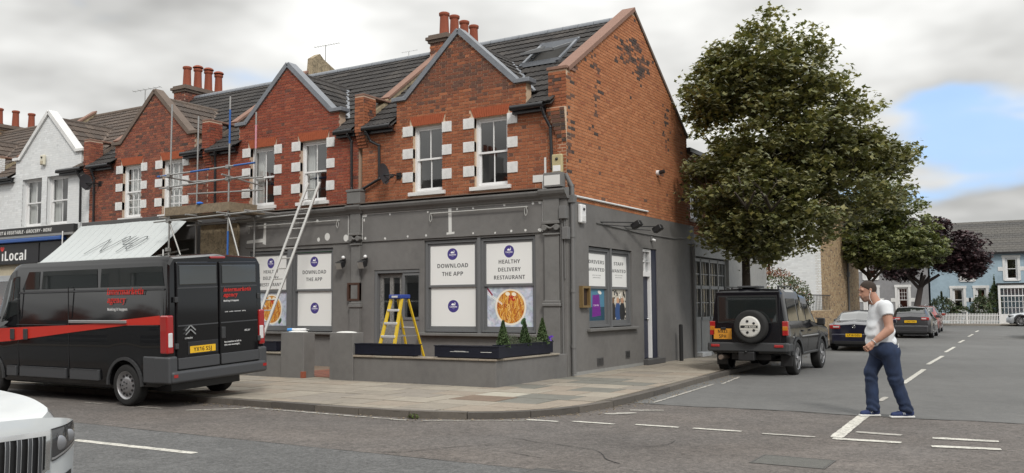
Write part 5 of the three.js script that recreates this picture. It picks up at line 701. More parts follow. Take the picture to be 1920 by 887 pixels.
  aer(-11.4, 9.3, -4.6, 1.25, 'tall television aerial on the rendered party wall between two brick gables', 10, 0.8); aer(-19.9, 8.9, -4.0, 0.9, 'small television aerial above the white gable', 6); aer(-7.3, 9.0, -3.8, 0.6, 'tiny aerial on the roof ridge behind the corner gable', 5, 0.45);
}
{ // scaffold of steel tube, blue and pink marked, with a board deck
  const s = thing('scaffold', 'tube scaffold with timber deck boards between the awning and the ladder', 'scaffold'), r = 0.024, blue = mat(0.02, 0.10, 0.33, 0.5), pink = mat(0.55, 0.25, 0.30, 0.6);
  const XA = -11.62, XB = -9.3, ZF = 1.22, ZB = 0.32;
  const std = (x, z, y0, y1, bands) => { const p = part(s, 'standard', rod([x, y0, z], [x, y1, z], r, 10), M.galv); for (const [a, b, m] of bands) part(p, 'painted_band', rod([x, a, z], [x, b, z], r + 0.002, 10), m); };
  std(XA, ZF, 0.1, 7.22, []); std(XB, ZF, 0.1, 7.15, [[5.9, 6.8, blue], [2.2, 3.6, blue]]); std(XA, ZB, 0.1, 7.05, []); std(XB, ZB, 0.1, 6.9, [[5.9, 6.55, pink]]);
  const led = (a, b, bands = []) => { const p = part(s, 'ledger', rod(a, b, r, 10), M.galv); const A = V(...a), B = V(...b); for (const [t0, t1, m] of bands) part(p, 'painted_band', rod(A.clone().lerp(B, t0).toArray(), A.clone().lerp(B, t1).toArray(), r + 0.002, 10), m); };
  led([-12.1, 5.24, ZF + 0.05], [-8.3, 5.3, ZF + 0.05], [[0.0, 0.1, blue], [0.36, 0.56, blue], [0.8, 1, blue]]); led([-12.0, 4.9, ZF + 0.05], [-8.5, 4.98, ZF + 0.05]); led([XA - 0.05, 5.2, 1.5], [XA - 0.05, 5.15, -0.0]); led([XB + 0.05, 5.05, 1.5], [XB + 0.05, 4.9, 0.1]); led([-12.0, 5.2, ZB], [-9.0, 5.1, ZB]); led([-12.0, 4.85, ZB], [-9.0, 4.75, ZB]);
  led([-12.2, 3.98, ZF + 0.05], [-7.6, 4.06, ZF + 0.05]); led([-12.0, 3.94, ZB], [-7.4, 4.02, ZB]); led([XA, 4.05, 1.55], [XA, 4.05, 0.0]); led([XB, 4.06, 1.6], [XB, 4.06, 0.0]); led([-10.5, 4.07, 1.6], [-10.5, 4.07, 0.0]); led([-8.5, 4.08, 1.4], [-8.5, 4.08, 0.1]);
  led([XA, 3.95, ZF], [-10.2, 1.4, ZF + 0.05]); led([XB, 4.0, ZF], [-8.4, 2.0, ZF + 0.1]); led([XA - 0.1, 3.2, ZF + 0.1], [XA + 0.7, 1.2, ZF + 0.7], [[0.1, 0.9, blue]]);
  const W = new THREE.MeshStandardMaterial({ color: C(0.26, 0.205, 0.14), map: rep(T.wood, 1 / 0.8), roughness: 0.9 }); for (let i = 0; i < 4; i++) part(s, 'deck_board', boxUV(rbx(-11.95, -8.9, 4.085, 4.122, ZB + 0.0 + i * 0.23, ZB + 0.215 + i * 0.23, 0.005)), W); part(s, 'toe_board', boxUV(rbx(-11.75, -9.25, 4.125, 4.36, ZF + 0.026, ZF + 0.062, 0.005)), W); part(s, 'toe_board', boxUV(rbx(-9.25, -9.21, 4.125, 4.36, ZB, ZF + 0.06, 0.005)), W);
  for (const [x, y, z] of [[XA, 5.24, ZF], [XB, 5.28, ZF], [XA, 4.9, ZF], [XB, 4.96, ZF], [XA, 3.98, ZF], [XB, 4.03, ZF], [XA, 3.2, ZF], [XB, 4.0, ZB]]) part(s, 'coupler', rbx(x - 0.05, x + 0.05, y - 0.05, y + 0.05, z - 0.04, z + 0.09, 0.012), M.galv);
  for (const [x, z] of [[XA, ZF], [XB, ZF], [XA, ZB], [XB, ZB]]) part(s, 'base_plate', bx(x - 0.08, x + 0.08, 0.1, 0.108, z - 0.08, z + 0.08), M.galv);
  const cl = thing('blue_rag', 'blue rag lying on the scaffold deck', 'rag'); part(cl, 'cloth', (() => { const g = new THREE.SphereGeometry(0.09, 14, 8); const p = g.attributes.position; for (let i = 0; i < p.count; i++) { const f = 1 + 0.5 * fbm(p.getX(i) * 14, p.getY(i) * 14, p.getZ(i) * 14); p.setXYZ(i, p.getX(i) * f, p.getY(i) * 0.4 * f, p.getZ(i) * f); } g.computeVertexNormals(); return g.translate(-10.35, 4.39, ZF + 0.05); })(), mat(0.03, 0.16, 0.6, 0.9));
}
{ // aluminium ladder leaning on the front of the red brick house
  const l = thing('extension_ladder', 'aluminium extension ladder leaning against the dark grey shop fascia', 'ladder'); const A = [0.112, 2.5], B = [4.82, 0.26]; const P = (x, t) => [x, lerp(A[0], B[0], t), lerp(A[1], B[1], t)];
  for (const x of [-7.42, -7.02]) part(l, 'stile', bar(P(x, 0), P(x, 1), 0.03, 0.075, [1, 0, 0]).clone(), M.alu); for (let i = 0; i < 18; i++) part(l, 'rung', rod(P(-7.42, (i + 0.6) / 18.4), P(-7.02, (i + 0.6) / 18.4), 0.016, 8), M.alu); for (const x of [-7.42, -7.02]) part(l, 'foot', bar(P(x, -0.0), P(x, 0.012), 0.045, 0.095, [1, 0, 0]), M.black);
}
{ // yellow stepladder with blue top
  const s = thing('stepladder', 'yellow stepladder with blue top and white treads in front of the worn door', 'stepladder', [-3.42, 0.112, 1.55], -0.28), Y = mat(0.62, 0.42, 0.015, 0.45), bl = mat(0.02, 0.05, 0.26, 0.45); const H = 1.74;
  const f = (sx, t) => [sx * lerp(0.29, 0.17, t), H * t, lerp(0.50, 0.05, t)], b = (sx, t) => [sx * lerp(0.30, 0.17, t), H * t, lerp(-0.62, -0.1, t)];
  s.rotation.y = -0.2;
  for (const q of [-1, 1]) { part(s, 'front_rail', bar(f(q, 0), f(q, 0.96), 0.03, 0.085, [1, 0, 0]), Y); part(s, 'rear_leg', bar(b(q, 0), b(q, 0.96), 0.03, 0.05, [1, 0, 0]), Y); part(s, 'rubber_foot', rbx(f(q, 0)[0] - 0.03, f(q, 0)[0] + 0.03, 0, 0.05, 0.45, 0.55, 0.01), M.black); part(s, 'spreader', bar(f(q, 0.5), b(q, 0.5), 0.006, 0.025), M.steel); }
  for (let i = 1; i < 6; i++) { const t = i / 6.1, a = f(-1, t), c = f(1, t); part(s, 'tread', rbx(a[0], c[0], a[1] - 0.025, a[1] + 0.025, a[2] - 0.05, a[2] + 0.04, 0.006), M.steelPale); } for (const t of [0.2, 0.6]) part(s, 'rear_brace', rod(b(-1, t), b(1, t), 0.012, 6), M.steelPale);
  part(s, 'top_cap', rbx(-0.21, 0.21, H - 0.06, H + 0.03, -0.16, 0.12, 0.02), bl); part(s, 'cap_label', bx(-0.1, 0.1, H - 0.035, H + 0.005, 0.12, 0.123), M.filler);
}

// ---------------------------------------------------------------- vehicles
Object.assign(M, {
  carBlack: new THREE.MeshPhysicalMaterial({ color: C(0.006, 0.006, 0.007), roughness: 0.4, specularIntensity: 0.0, clearcoat: 1, clearcoatRoughness: 0.06 }),
  carPlum: new THREE.MeshPhysicalMaterial({ color: C(0.007, 0.007, 0.009), roughness: 0.4, specularIntensity: 0.0, clearcoat: 0.9, clearcoatRoughness: 0.1 }),
  carNavy: new THREE.MeshPhysicalMaterial({ color: C(0.007, 0.008, 0.022), roughness: 0.35, clearcoat: 1, clearcoatRoughness: 0.05 }),
  carGrey: new THREE.MeshPhysicalMaterial({ color: C(0.055, 0.055, 0.06), roughness: 0.35, metalness: 0.4, clearcoat: 1, clearcoatRoughness: 0.06 }),
  carSilver: new THREE.MeshPhysicalMaterial({ color: C(0.42, 0.44, 0.46), roughness: 0.35, metalness: 0.3, clearcoat: 1, clearcoatRoughness: 0.06 }),
  carRed: new THREE.MeshPhysicalMaterial({ color: C(0.25, 0.035, 0.02), roughness: 0.35, clearcoat: 1, clearcoatRoughness: 0.06 }),
  carWhite: new THREE.MeshPhysicalMaterial({ color: C(0.50, 0.52, 0.52), roughness: 0.4, specularIntensity: 0.2, clearcoat: 1, clearcoatRoughness: 0.05 }),
  plastic: mat(0.035, 0.036, 0.038, 0.6), plasticGrey: mat(0.05, 0.052, 0.056, 0.55), tyre: mat(0.013, 0.013, 0.013, 0.85), rim: mat(0.34, 0.34, 0.35, 0.35, { metalness: 0.75 }), chrome: mat(0.62, 0.62, 0.62, 0.15, { metalness: 1 }),
  carGlass: new THREE.MeshPhysicalMaterial({ color: C(0.015, 0.018, 0.018), roughness: 0.03, clearcoat: 1, clearcoatRoughness: 0.02, specularIntensity: 1, ior: 1.6 }),
  redLens: new THREE.MeshPhysicalMaterial({ color: C(0.32, 0.012, 0.012), roughness: 0.15, clearcoat: 1 }), amberLens: new THREE.MeshPhysicalMaterial({ color: C(0.45, 0.16, 0.01), roughness: 0.15, clearcoat: 1 }), clearLens: new THREE.MeshPhysicalMaterial({ color: C(0.62, 0.62, 0.62), roughness: 0.1, clearcoat: 1 }), lampDark: new THREE.MeshPhysicalMaterial({ color: C(0.035, 0.037, 0.04), roughness: 0.15, clearcoat: 1 }),
  stripe: mat(0.52, 0.03, 0.018, 0.35),
});
const keyed = (k, s = 0.05) => { const lin = x => { if (x <= k[0][0]) return k[0][1]; for (let i = 1; i < k.length; i++) if (x <= k[i][0]) return lerp(k[i - 1][1], k[i][1], (x - k[i - 1][0]) / (k[i][0] - k[i - 1][0])); return k[k.length - 1][1]; }; return x => (lin(x - s) + lin(x - s / 2) + lin(x) + lin(x + s / 2) + lin(x + s)) / 5; };
// a car body lofted from cross-sections; x = 0 rear ... L front, z lateral, right side +z
class CarShell {
  constructor(o) { Object.assign(this, o); this.ft = keyed(o.top, o.s || 0.05); this.fw = keyed(o.width, 0.04); this.fb = keyed(o.belt, 0.05); this.fr = keyed(o.roofW, 0.06); this.fy = keyed(o.bottom, 0.04); }
  arch(x) { let y = -1; for (const c of this.axles) { const d = Math.abs(x - c); const R = this.wr + 0.075; if (d < R) y = Math.max(y, this.wr + Math.sqrt(R * R - d * d) - 0.01); } return y; }
  ring(x) {
    const w = this.fw(x), yb = this.fy(x), yt = this.ft(x), be = Math.min(this.fb(x), yt - 0.035), wr = Math.min(this.fr(x), w * 0.97), a = this.arch(x), A = y => Math.max(y, a), ym = A(lerp(yb, be, 0.5)), h = yt - be, rr = Math.min(this.rr || 0.07, h * 0.55);
    return [[0, yb], [w * 0.74, yb], [w * 0.745, A(yb)], [w * 0.955, A(yb)], [w * 0.985, A(yb + 0.05) + (a > yb ? 0.012 : 0)], [w, Math.max(ym, A(yb + 0.05) + 0.02)], [w * 0.992, Math.max(be - 0.05, A(0) + 0.04)], [w * 0.965, Math.max(be, A(0) + 0.05)], [wr + Math.max(0, (w * 0.965 - wr)) * 0.12, yt - rr], [wr - rr * 0.45, yt - rr * 0.32], [wr * 0.62, yt - 0.008 - (this.crown || 0.012)], [0, yt]];
  }
  S(x, v, side) { const r = this.ring(x), i = Math.min(Math.floor(v), r.length - 2), t = v - i; return V(x, lerp(r[i][1], r[i + 1][1], t), side * lerp(r[i][0], r[i + 1][0], t)); }
  N(x, v, side) { const e = 0.01, a = this.S(x + e, v, side).sub(this.S(x - e, v, side)), v1 = Math.min(v + 0.06, 11), v0 = Math.max(v - 0.06, 0), b = this.S(x, v1, side).sub(this.S(x, v0, side)); const n = a.cross(b).normalize(); if (n.z * side < 0 && Math.abs(n.z) > 0.2) n.negate(); else if (Math.abs(n.z) <= 0.2 && v > 6 && n.y < 0) n.negate(); return n; }
  stations() { const s = new Set(); for (let x = 0; x <= this.L + 1e-6; x += 0.07) s.add(+x.toFixed(3)); for (const c of this.axles) for (let i = -18; i <= 18; i++) s.add(+(c + i / 18 * (this.wr + 0.08)).toFixed(3)); s.add(0); s.add(0.02); s.add(this.L - 0.02); s.add(this.L); return [...s].filter(x => x >= 0 && x <= this.L).sort((a, b) => a - b); }
  body() {
    const xs = this.stations(), n = this.ring(0).length, p = [], idx = []; const cols = 2 * n - 2;
    for (const x of xs) { const r = this.ring(x); for (let i = 0; i < n; i++) p.push(x, r[i][1], r[i][0]); for (let i = n - 2; i > 0; i--) p.push(x, r[i][1], -r[i][0]); }
    for (let j = 0; j + 1 < xs.length; j++) for (let i = 0; i < cols; i++) { const a = j * cols + i, b = j * cols + (i + 1) % cols; idx.push(a, b, a + cols, b, b + cols, a + cols); }
    for (const [j, f] of [[0, 1], [xs.length - 1, 0]]) { const c = p.length / 3, o = j * cols; let y = 0; for (let i = 0; i < cols; i++) y += p[(o + i) * 3 + 1]; p.push(xs[j], y / cols, 0); for (let i = 0; i < cols; i++) f ? idx.push(c, o + (i + 1) % cols, o + i) : idx.push(c, o + i, o + (i + 1) % cols); }
    const g = new THREE.BufferGeometry(); g.setAttribute('position', new THREE.Float32BufferAttribute(p, 3)); g.setIndex(idx); return toCreasedNormals(g, 0.6);
  }
  // patch of the surface: corners by x at its lower (v0) and upper (v1) edge
  patch(xa0, xb0, xa1, xb1, v0, v1, side, off = 0.006, nx = 10, nv = 6) {
    const p = [], idx = []; for (let j = 0; j <= nv; j++) { const t = j / nv, v = lerp(v0, v1, t); for (let i = 0; i <= nx; i++) { const x = lerp(lerp(xa0, xa1, t), lerp(xb0, xb1, t), i / nx); const q = this.S(x, v, side).addScaledVector(this.N(x, v, side), off); p.push(q.x, q.y, q.z); } }
    for (let j = 0; j < nv; j++) for (let i = 0; i < nx; i++) { const q = j * (nx + 1) + i; side > 0 ? idx.push(q, q + 1, q + nx + 1, q + 1, q + nx + 2, q + nx + 1) : idx.push(q, q + nx + 1, q + 1, q + 1, q + nx + 1, q + nx + 2); }
    const g = new THREE.BufferGeometry(); g.setAttribute('position', new THREE.Float32BufferAttribute(p, 3)); g.setIndex(idx); g.computeVertexNormals(); return g.toNonIndexed();
  }
  // full-width patch over the top (windscreens)
  over(x0, x1, v0, off = 0.006, nx = 10) { return merge([this.patch(x0, x1, x0, x1, v0, 11, 1, off, nx, 6), this.patch(x0, x1, x0, x1, v0, 11, -1, off, nx, 6)]); }
}
const wheelTyre = (r, w) => { const pr = [[r * 0.66, -w / 2 + 0.01], [r * 0.86, -w / 2], [r * 0.965, -w / 2 + 0.02], [r, -w / 2 + 0.045], [r, w / 2 - 0.045], [r * 0.965, w / 2 - 0.02], [r * 0.86, w / 2], [r * 0.66, w / 2 - 0.01]].map(p => new THREE.Vector2(...p)); return new THREE.LatheGeometry(pr, 36).rotateX(Math.PI / 2); };
function wheel(par, x, z, r, w, kind, side) {
  const g = sub(par, 'wheel'); g.position.set(x, r, z); part(g, 'tyre', wheelTyre(r, w), M.tyre); const f = side * (w / 2 - 0.02), l = [];
  const dish = new THREE.LatheGeometry([[0, 0.02], [r * 0.3, 0.02], [r * 0.36, -0.01], [r * 0.58, -0.03], [r * 0.64, 0.01], [r * 0.68, 0.012]].map(p => new THREE.Vector2(...p)), 28).rotateX(Math.PI / 2); if (side < 0) dish.rotateY(Math.PI);
  if (kind === 'steel') { part(g, 'rim', dish.translate(0, 0, f), M.rim); for (let i = 0; i < 12; i++) { const a = i / 12 * 6.283; l.push(new THREE.CylinderGeometry(r * 0.06, r * 0.06, 0.012, 8).rotateX(Math.PI / 2).translate(Math.cos(a) * r * 0.47, Math.sin(a) * r * 0.47, f + side * -0.012)); } part(g, 'rim_holes', merge(l), M.black); for (let i = 0, q = []; i < 5; i++) { const a = i / 5 * 6.283; q.push(new THREE.CylinderGeometry(r * 0.035, r * 0.035, 0.03, 8).rotateX(Math.PI / 2).translate(Math.cos(a) * r * 0.17, Math.sin(a) * r * 0.17, f + side * 0.02)); if (i === 4) part(g, 'wheel_nuts', merge(q), M.plastic); } }
  else { part(g, 'rim_back', new THREE.CylinderGeometry(r * 0.66, r * 0.66, 0.01, 24).rotateX(Math.PI / 2).translate(0, 0, f - side * 0.06), M.black); const n = kind === 'ten' ? 10 : 5; for (let i = 0; i < n; i++) { const a = i / n * 6.283, wd = kind === 'ten' ? 0.035 : 0.075; const b = new THREE.BoxGeometry(r * 0.62, wd, 0.03).translate(r * 0.34, 0, 0); b.rotateZ(a); b.translate(0, 0, f - side * 0.01); l.push(b); } l.push(new THREE.TorusGeometry(r * 0.655, 0.014, 6, 32).translate(0, 0, f), new THREE.CylinderGeometry(r * 0.16, r * 0.18, 0.05, 16).rotateX(Math.PI / 2).translate(0, 0, f)); part(g, 'rim', merge(l), M.rim); }
  return g;
}
const rearText = (w, h, y, z, x, tex, o = {}) => { const s = sheet(w, h); s.rotateY(-Math.PI / 2); s.translate(x, y, z); return [s, new THREE.MeshStandardMaterial({ map: tex, roughness: 0.4, ...o })]; };
const plateTex = (txt, bg = '#e3b321', two) => canvasTex(512, two ? 260 : 112, (g, w, h) => { g.fillStyle = bg; g.fillRect(0, 0, w, h); g.fillStyle = '#16140f'; g.textAlign = 'center'; g.font = `bold ${two ? 118 : 94}px sans-serif`; if (two) { g.fillText(txt, w / 2, 112); g.fillText(two, w / 2, 232); } else g.fillText(txt, w / 2, 90); });
const textTex = (w, h, draw) => canvasTex(w, h, (g) => { g.clearRect(0, 0, w, h); draw(g, w, h); });

{ // black van, two wheels up on the pavement
  const v = thing('delivery_van', 'glossy black delivery van with red side stripe parked half on the pavement', 'van', [-3.2, 0.045, 6.68]); v.rotation.set(0.045, Math.PI, 0, 'XYZ');
  const sh = new CarShell({ L: 5.99, axles: [1.08, 5.08], wr: 0.345, rr: 0.16, crown: 0.03, s: 0.06, top: [[0, 2.44], [0.03, 2.49], [0.2, 2.51], [4.3, 2.5], [4.55, 2.42], [5.35, 1.32], [5.85, 1.08], [5.99, 0.75]], width: [[0, 1.0], [0.06, 1.025], [4.9, 1.025], [5.6, 0.96], [5.9, 0.82], [5.99, 0.7]], belt: [[0, 1.48], [4.2, 1.46], [5.1, 1.25], [5.99, 0.7]], roofW: [[0, 0.95], [4.4, 0.95], [5.2, 0.84], [5.9, 0.7], [5.99, 0.6]], bottom: [[0, 0.42], [0.3, 0.34], [5.5, 0.3], [5.99, 0.32]] });
  part(v, 'body', sh.body(), M.carBlack); part(v, 'underbody', bx(0.3, 5.7, 0.24, 0.36, -0.72, 0.72), M.black);
  const zS = -1.025; // side that faces the road
  for (const [a, b, c, d] of [[0.12, 1.78, 0.18, 1.76], [1.86, 3.5, 1.88, 3.46], [3.58, 4.1, 3.56, 3.9]]) part(v, 'upper_panel', sh.patch(a, b, c, d, 7.58, 7.94, -1, 0.006, 8, 4), M.carGlass);
  const cab = part(v, 'cab_window', sh.patch(4.18, 4.78, 4.2, 4.5, 7.08, 7.86, -1, 0.006, 8, 5), M.carGlass); part(v, 'cab_window', sh.patch(4.18, 4.78, 4.2, 4.5, 7.08, 7.86, 1, 0.006, 8, 5), M.carGlass); part(v, 'windscreen', sh.over(4.62, 5.3, 9.2, 0.008), M.carGlass);
  part(v, 'roof_gutter', merge([sh.patch(0.1, 4.2, 0.1, 4.2, 7.50, 7.535, -1, 0.012, 30, 2), sh.patch(0.1, 4.2, 0.1, 4.2, 7.50, 7.535, 1, 0.012, 30, 2)]), M.plasticGrey);
  // red stripe: a tapering band on the flat of the side
  const st = prism([[0.15, 1.35], [0.17, 1.5], [2.2, 1.345], [5.2, 1.25], [5.3, 0.98], [4.4, 1.03], [2.6, 1.20], [1.0, 1.34]].map(p => [-p[0], p[1]]), 0.004, null); st.rotateY(Math.PI); st.translate(0, 0, zS - 0.001); part(v, 'red_stripe', st, M.stripe);
  part(v, 'slide_rail', merge([rbx(1.0, 2.58, 1.37, 1.42, zS - 0.03, zS + 0.01, 0.008)]), M.steel);
  part(v, 'waist_line', merge([bx(2.7, 4.2, 1.33, 1.34, zS - 0.008, zS), bx(0.2, 0.98, 1.33, 1.34, zS - 0.008, zS)]), M.plasticGrey);
  for (const x of [2.62, 4.16]) part(v, 'door_gap', bx(x - 0.006, x + 0.006, 0.45, 2.0, zS - 0.003, zS + 0.01), M.black);
  for (const x of [3.9, 4.32]) part(v, 'door_handle', rbx(x - 0.06, x + 0.06, 1.06, 1.26, zS - 0.035, zS, 0.015), M.plastic);
  for (const [a, b] of [[1.75, 2.56], [2.68, 4.08], [4.2, 4.5]]) { const t = part(v, 'side_trim', rbx(a, b, 0.40, 0.58, zS - 0.03, zS + 0.02, 0.012), M.plasticGrey); part(t, 'trim_edge', bx(a + 0.02, b - 0.02, 0.57, 0.58, zS - 0.033, zS - 0.028), M.plastic); }
  for (const c of [1.08, 5.08]) part(v, 'arch_trim', (() => { const l = []; for (let i = 0; i < 16; i++) { const a = i / 16 * Math.PI, b = (i + 1) / 16 * Math.PI, R = 0.445; l.push(bar([c + Math.cos(a) * R, 0.345 + Math.sin(a) * R, zS - 0.004], [c + Math.cos(b) * R, 0.345 + Math.sin(b) * R, zS - 0.004], 0.05, 0.03, [0, 0, 1])); } return merge(l); })(), M.plastic);
  for (const [x, z] of [[1.08, 1], [1.08, -1], [5.08, 1], [5.08, -1]]) wheel(v, x, z * 0.91, 0.345, 0.22, 'steel', z);
  // rear doors
  for (const s of [-1, 1]) {
    const z0 = s < 0 ? -0.86 : 0.012, z1 = s < 0 ? -0.012 : 0.86; const d = part(v, 'rear_door', merge([rbx(-0.035, 0.05, 0.62, 2.36, z0, z1, 0.025, 3)]), M.carBlack);
    part(d, 'upper_panel', rbx(-0.045, -0.02, 1.98, 2.3, z0 + 0.05, z1 - 0.04, 0.012), M.carGlass); part(d, 'swage_line', merge([bx(-0.043, -0.03, 1.92, 1.945, z0 + 0.02, z1 - 0.02), bx(-0.043, -0.03, 1.31, 1.33, z0 + 0.02, z1 - 0.02)]), M.plasticGrey); part(d, 'lower_trim', rbx(-0.06, -0.02, 0.62, 0.80, z0 + 0.01, z1 - 0.01, 0.012), M.plasticGrey); for (const y of [0.95, 1.7]) part(d, 'hinge', rbx(-0.06, 0.0, y, y + 0.09, s * 0.87 - 0.03, s * 0.87 + 0.03, 0.01), M.plastic);
    const lamp = part(v, 'tail_lamp', rbx(-0.03, 0.16, 0.88, 1.5, s * 0.97 - 0.075, s * 0.97 + 0.062, 0.03, 3), M.redLens); part(lamp, 'reversing_lens', rbx(-0.038, 0.1, 0.98, 1.22, s * 0.965 - 0.06, s * 0.965 + 0.03, 0.02), M.clearLens);
  }
  part(v, 'door_latch', rbx(-0.07, -0.02, 1.05, 1.25, 0.03, 0.11, 0.015), M.plastic); part(v, 'high_brake_lamp', rbx(-0.03, 0.02, 2.41, 2.45, -0.16, 0.16, 0.012), M.redLens);
  part(v, 'bumper', merge([rbx(-0.1, 0.28, 0.40, 0.60, -1.0, 1.0, 0.05, 3), rbx(-0.06, 0.32, 0.40, 0.84, -1.045, -0.86, 0.04, 3), rbx(-0.06, 0.32, 0.40, 0.84, 0.86, 1.045, 0.04, 3), rbx(0.2, 0.6, 0.4, 0.84, -1.04, -0.96, 0.03), rbx(0.2, 0.6, 0.4, 0.84, 0.96, 1.04, 0.03)]), M.plasticGrey); part(v, 'bumper_reflector', merge([bx(-0.104, -0.1, 0.5, 0.55, -0.98, -0.9), bx(-0.104, -0.1, 0.5, 0.55, 0.9, 0.98)]), M.redLens);
  const P = (nm, w, h, y, z, t, o) => part(v, nm, ...rearText(w, h, y, z, -0.048, t, o)); part(v, 'plate_recess', rbx(-0.047, -0.03, 0.84, 1.05, -0.66, -0.04, 0.01), M.black); P('number_plate', 0.52, 0.112, 0.92, -0.36, plateTex('YX16 SSJ'));
  const tr = { transparent: true }; P('lettering', 0.62, 0.31, 1.78, 0.38, textTex(620, 310, (g) => { g.fillStyle = '#d8291c'; g.font = 'bold italic 88px serif'; g.fillText('intermarketing', 10, 90); g.fillText('agency', 10, 180); g.fillStyle = '#e8e8e8'; g.font = 'bold 40px sans-serif'; g.fillText('Making it happen', 12, 262); }), tr); P('small_lettering', 0.6, 0.06, 1.50, 0.40, textTex(600, 60, g => { g.fillStyle = '#dddddd'; g.font = 'bold 26px sans-serif'; g.fillText('Leeds   London   Amsterdam   Sydney', 10, 38); }), tr); P('small_lettering', 0.4, 0.13, 0.96, 0.28, textTex(400, 130, g => { g.fillStyle = '#e4e4e4'; g.font = 'bold 38px sans-serif'; g.fillText('No creative is left in', 8, 50); g.fillText('this van overnight.', 8, 100); }), tr); P('model_lettering', 0.26, 0.06, 1.16, 0.62, textTex(260, 60, g => { g.fillStyle = '#c9c9c9'; g.font = 'bold italic 44px sans-serif'; g.fillText('RELAY', 40, 46); }), tr); P('maker_lettering', 0.3, 0.05, 1.115, -0.62, textTex(300, 50, g => { g.fillStyle = '#c9c9c9'; g.font = 'bold 36px sans-serif'; g.fillText('CITRO\u00cbN', 50, 40); }), tr);
  const ch = y => [bar([-0.05, y, -0.72], [-0.05, y + 0.085, -0.62], 0.02, 0.04, [1, 0, 0]), bar([-0.05, y + 0.085, -0.62], [-0.05, y, -0.52], 0.02, 0.04, [1, 0, 0])]; part(v, 'chevron_badge', merge([...ch(1.17), ...ch(1.235)]), M.chrome);
  const sideT = sheet(1.0, 0.5); sideT.rotateY(Math.PI); sideT.rotateX(-0.035); sideT.translate(1.1, 1.74, -0.994); part(v, 'side_lettering', sideT, new THREE.MeshStandardMaterial({ map: textTex(1000, 500, g => { g.fillStyle = '#d8291c'; g.font = 'bold italic 140px serif'; g.fillText('intermarketing', 20, 140); g.fillText('agency', 20, 280); g.fillStyle = '#e8e8e8'; g.font = 'bold 64px sans-serif'; g.fillText('Making it happen', 22, 410); }), transparent: true, roughness: 0.4 }));
  for (const s of [-1, 1]) { part(v, 'door_mirror', merge([rbx(4.72, 4.88, 1.35, 1.78, s * 1.18 - 0.11, s * 1.18 + 0.11, 0.04, 3), rod([4.8, 1.45, s * 1.0], [4.8, 1.5, s * 1.1], 0.03, 8)]), M.plastic); }
}
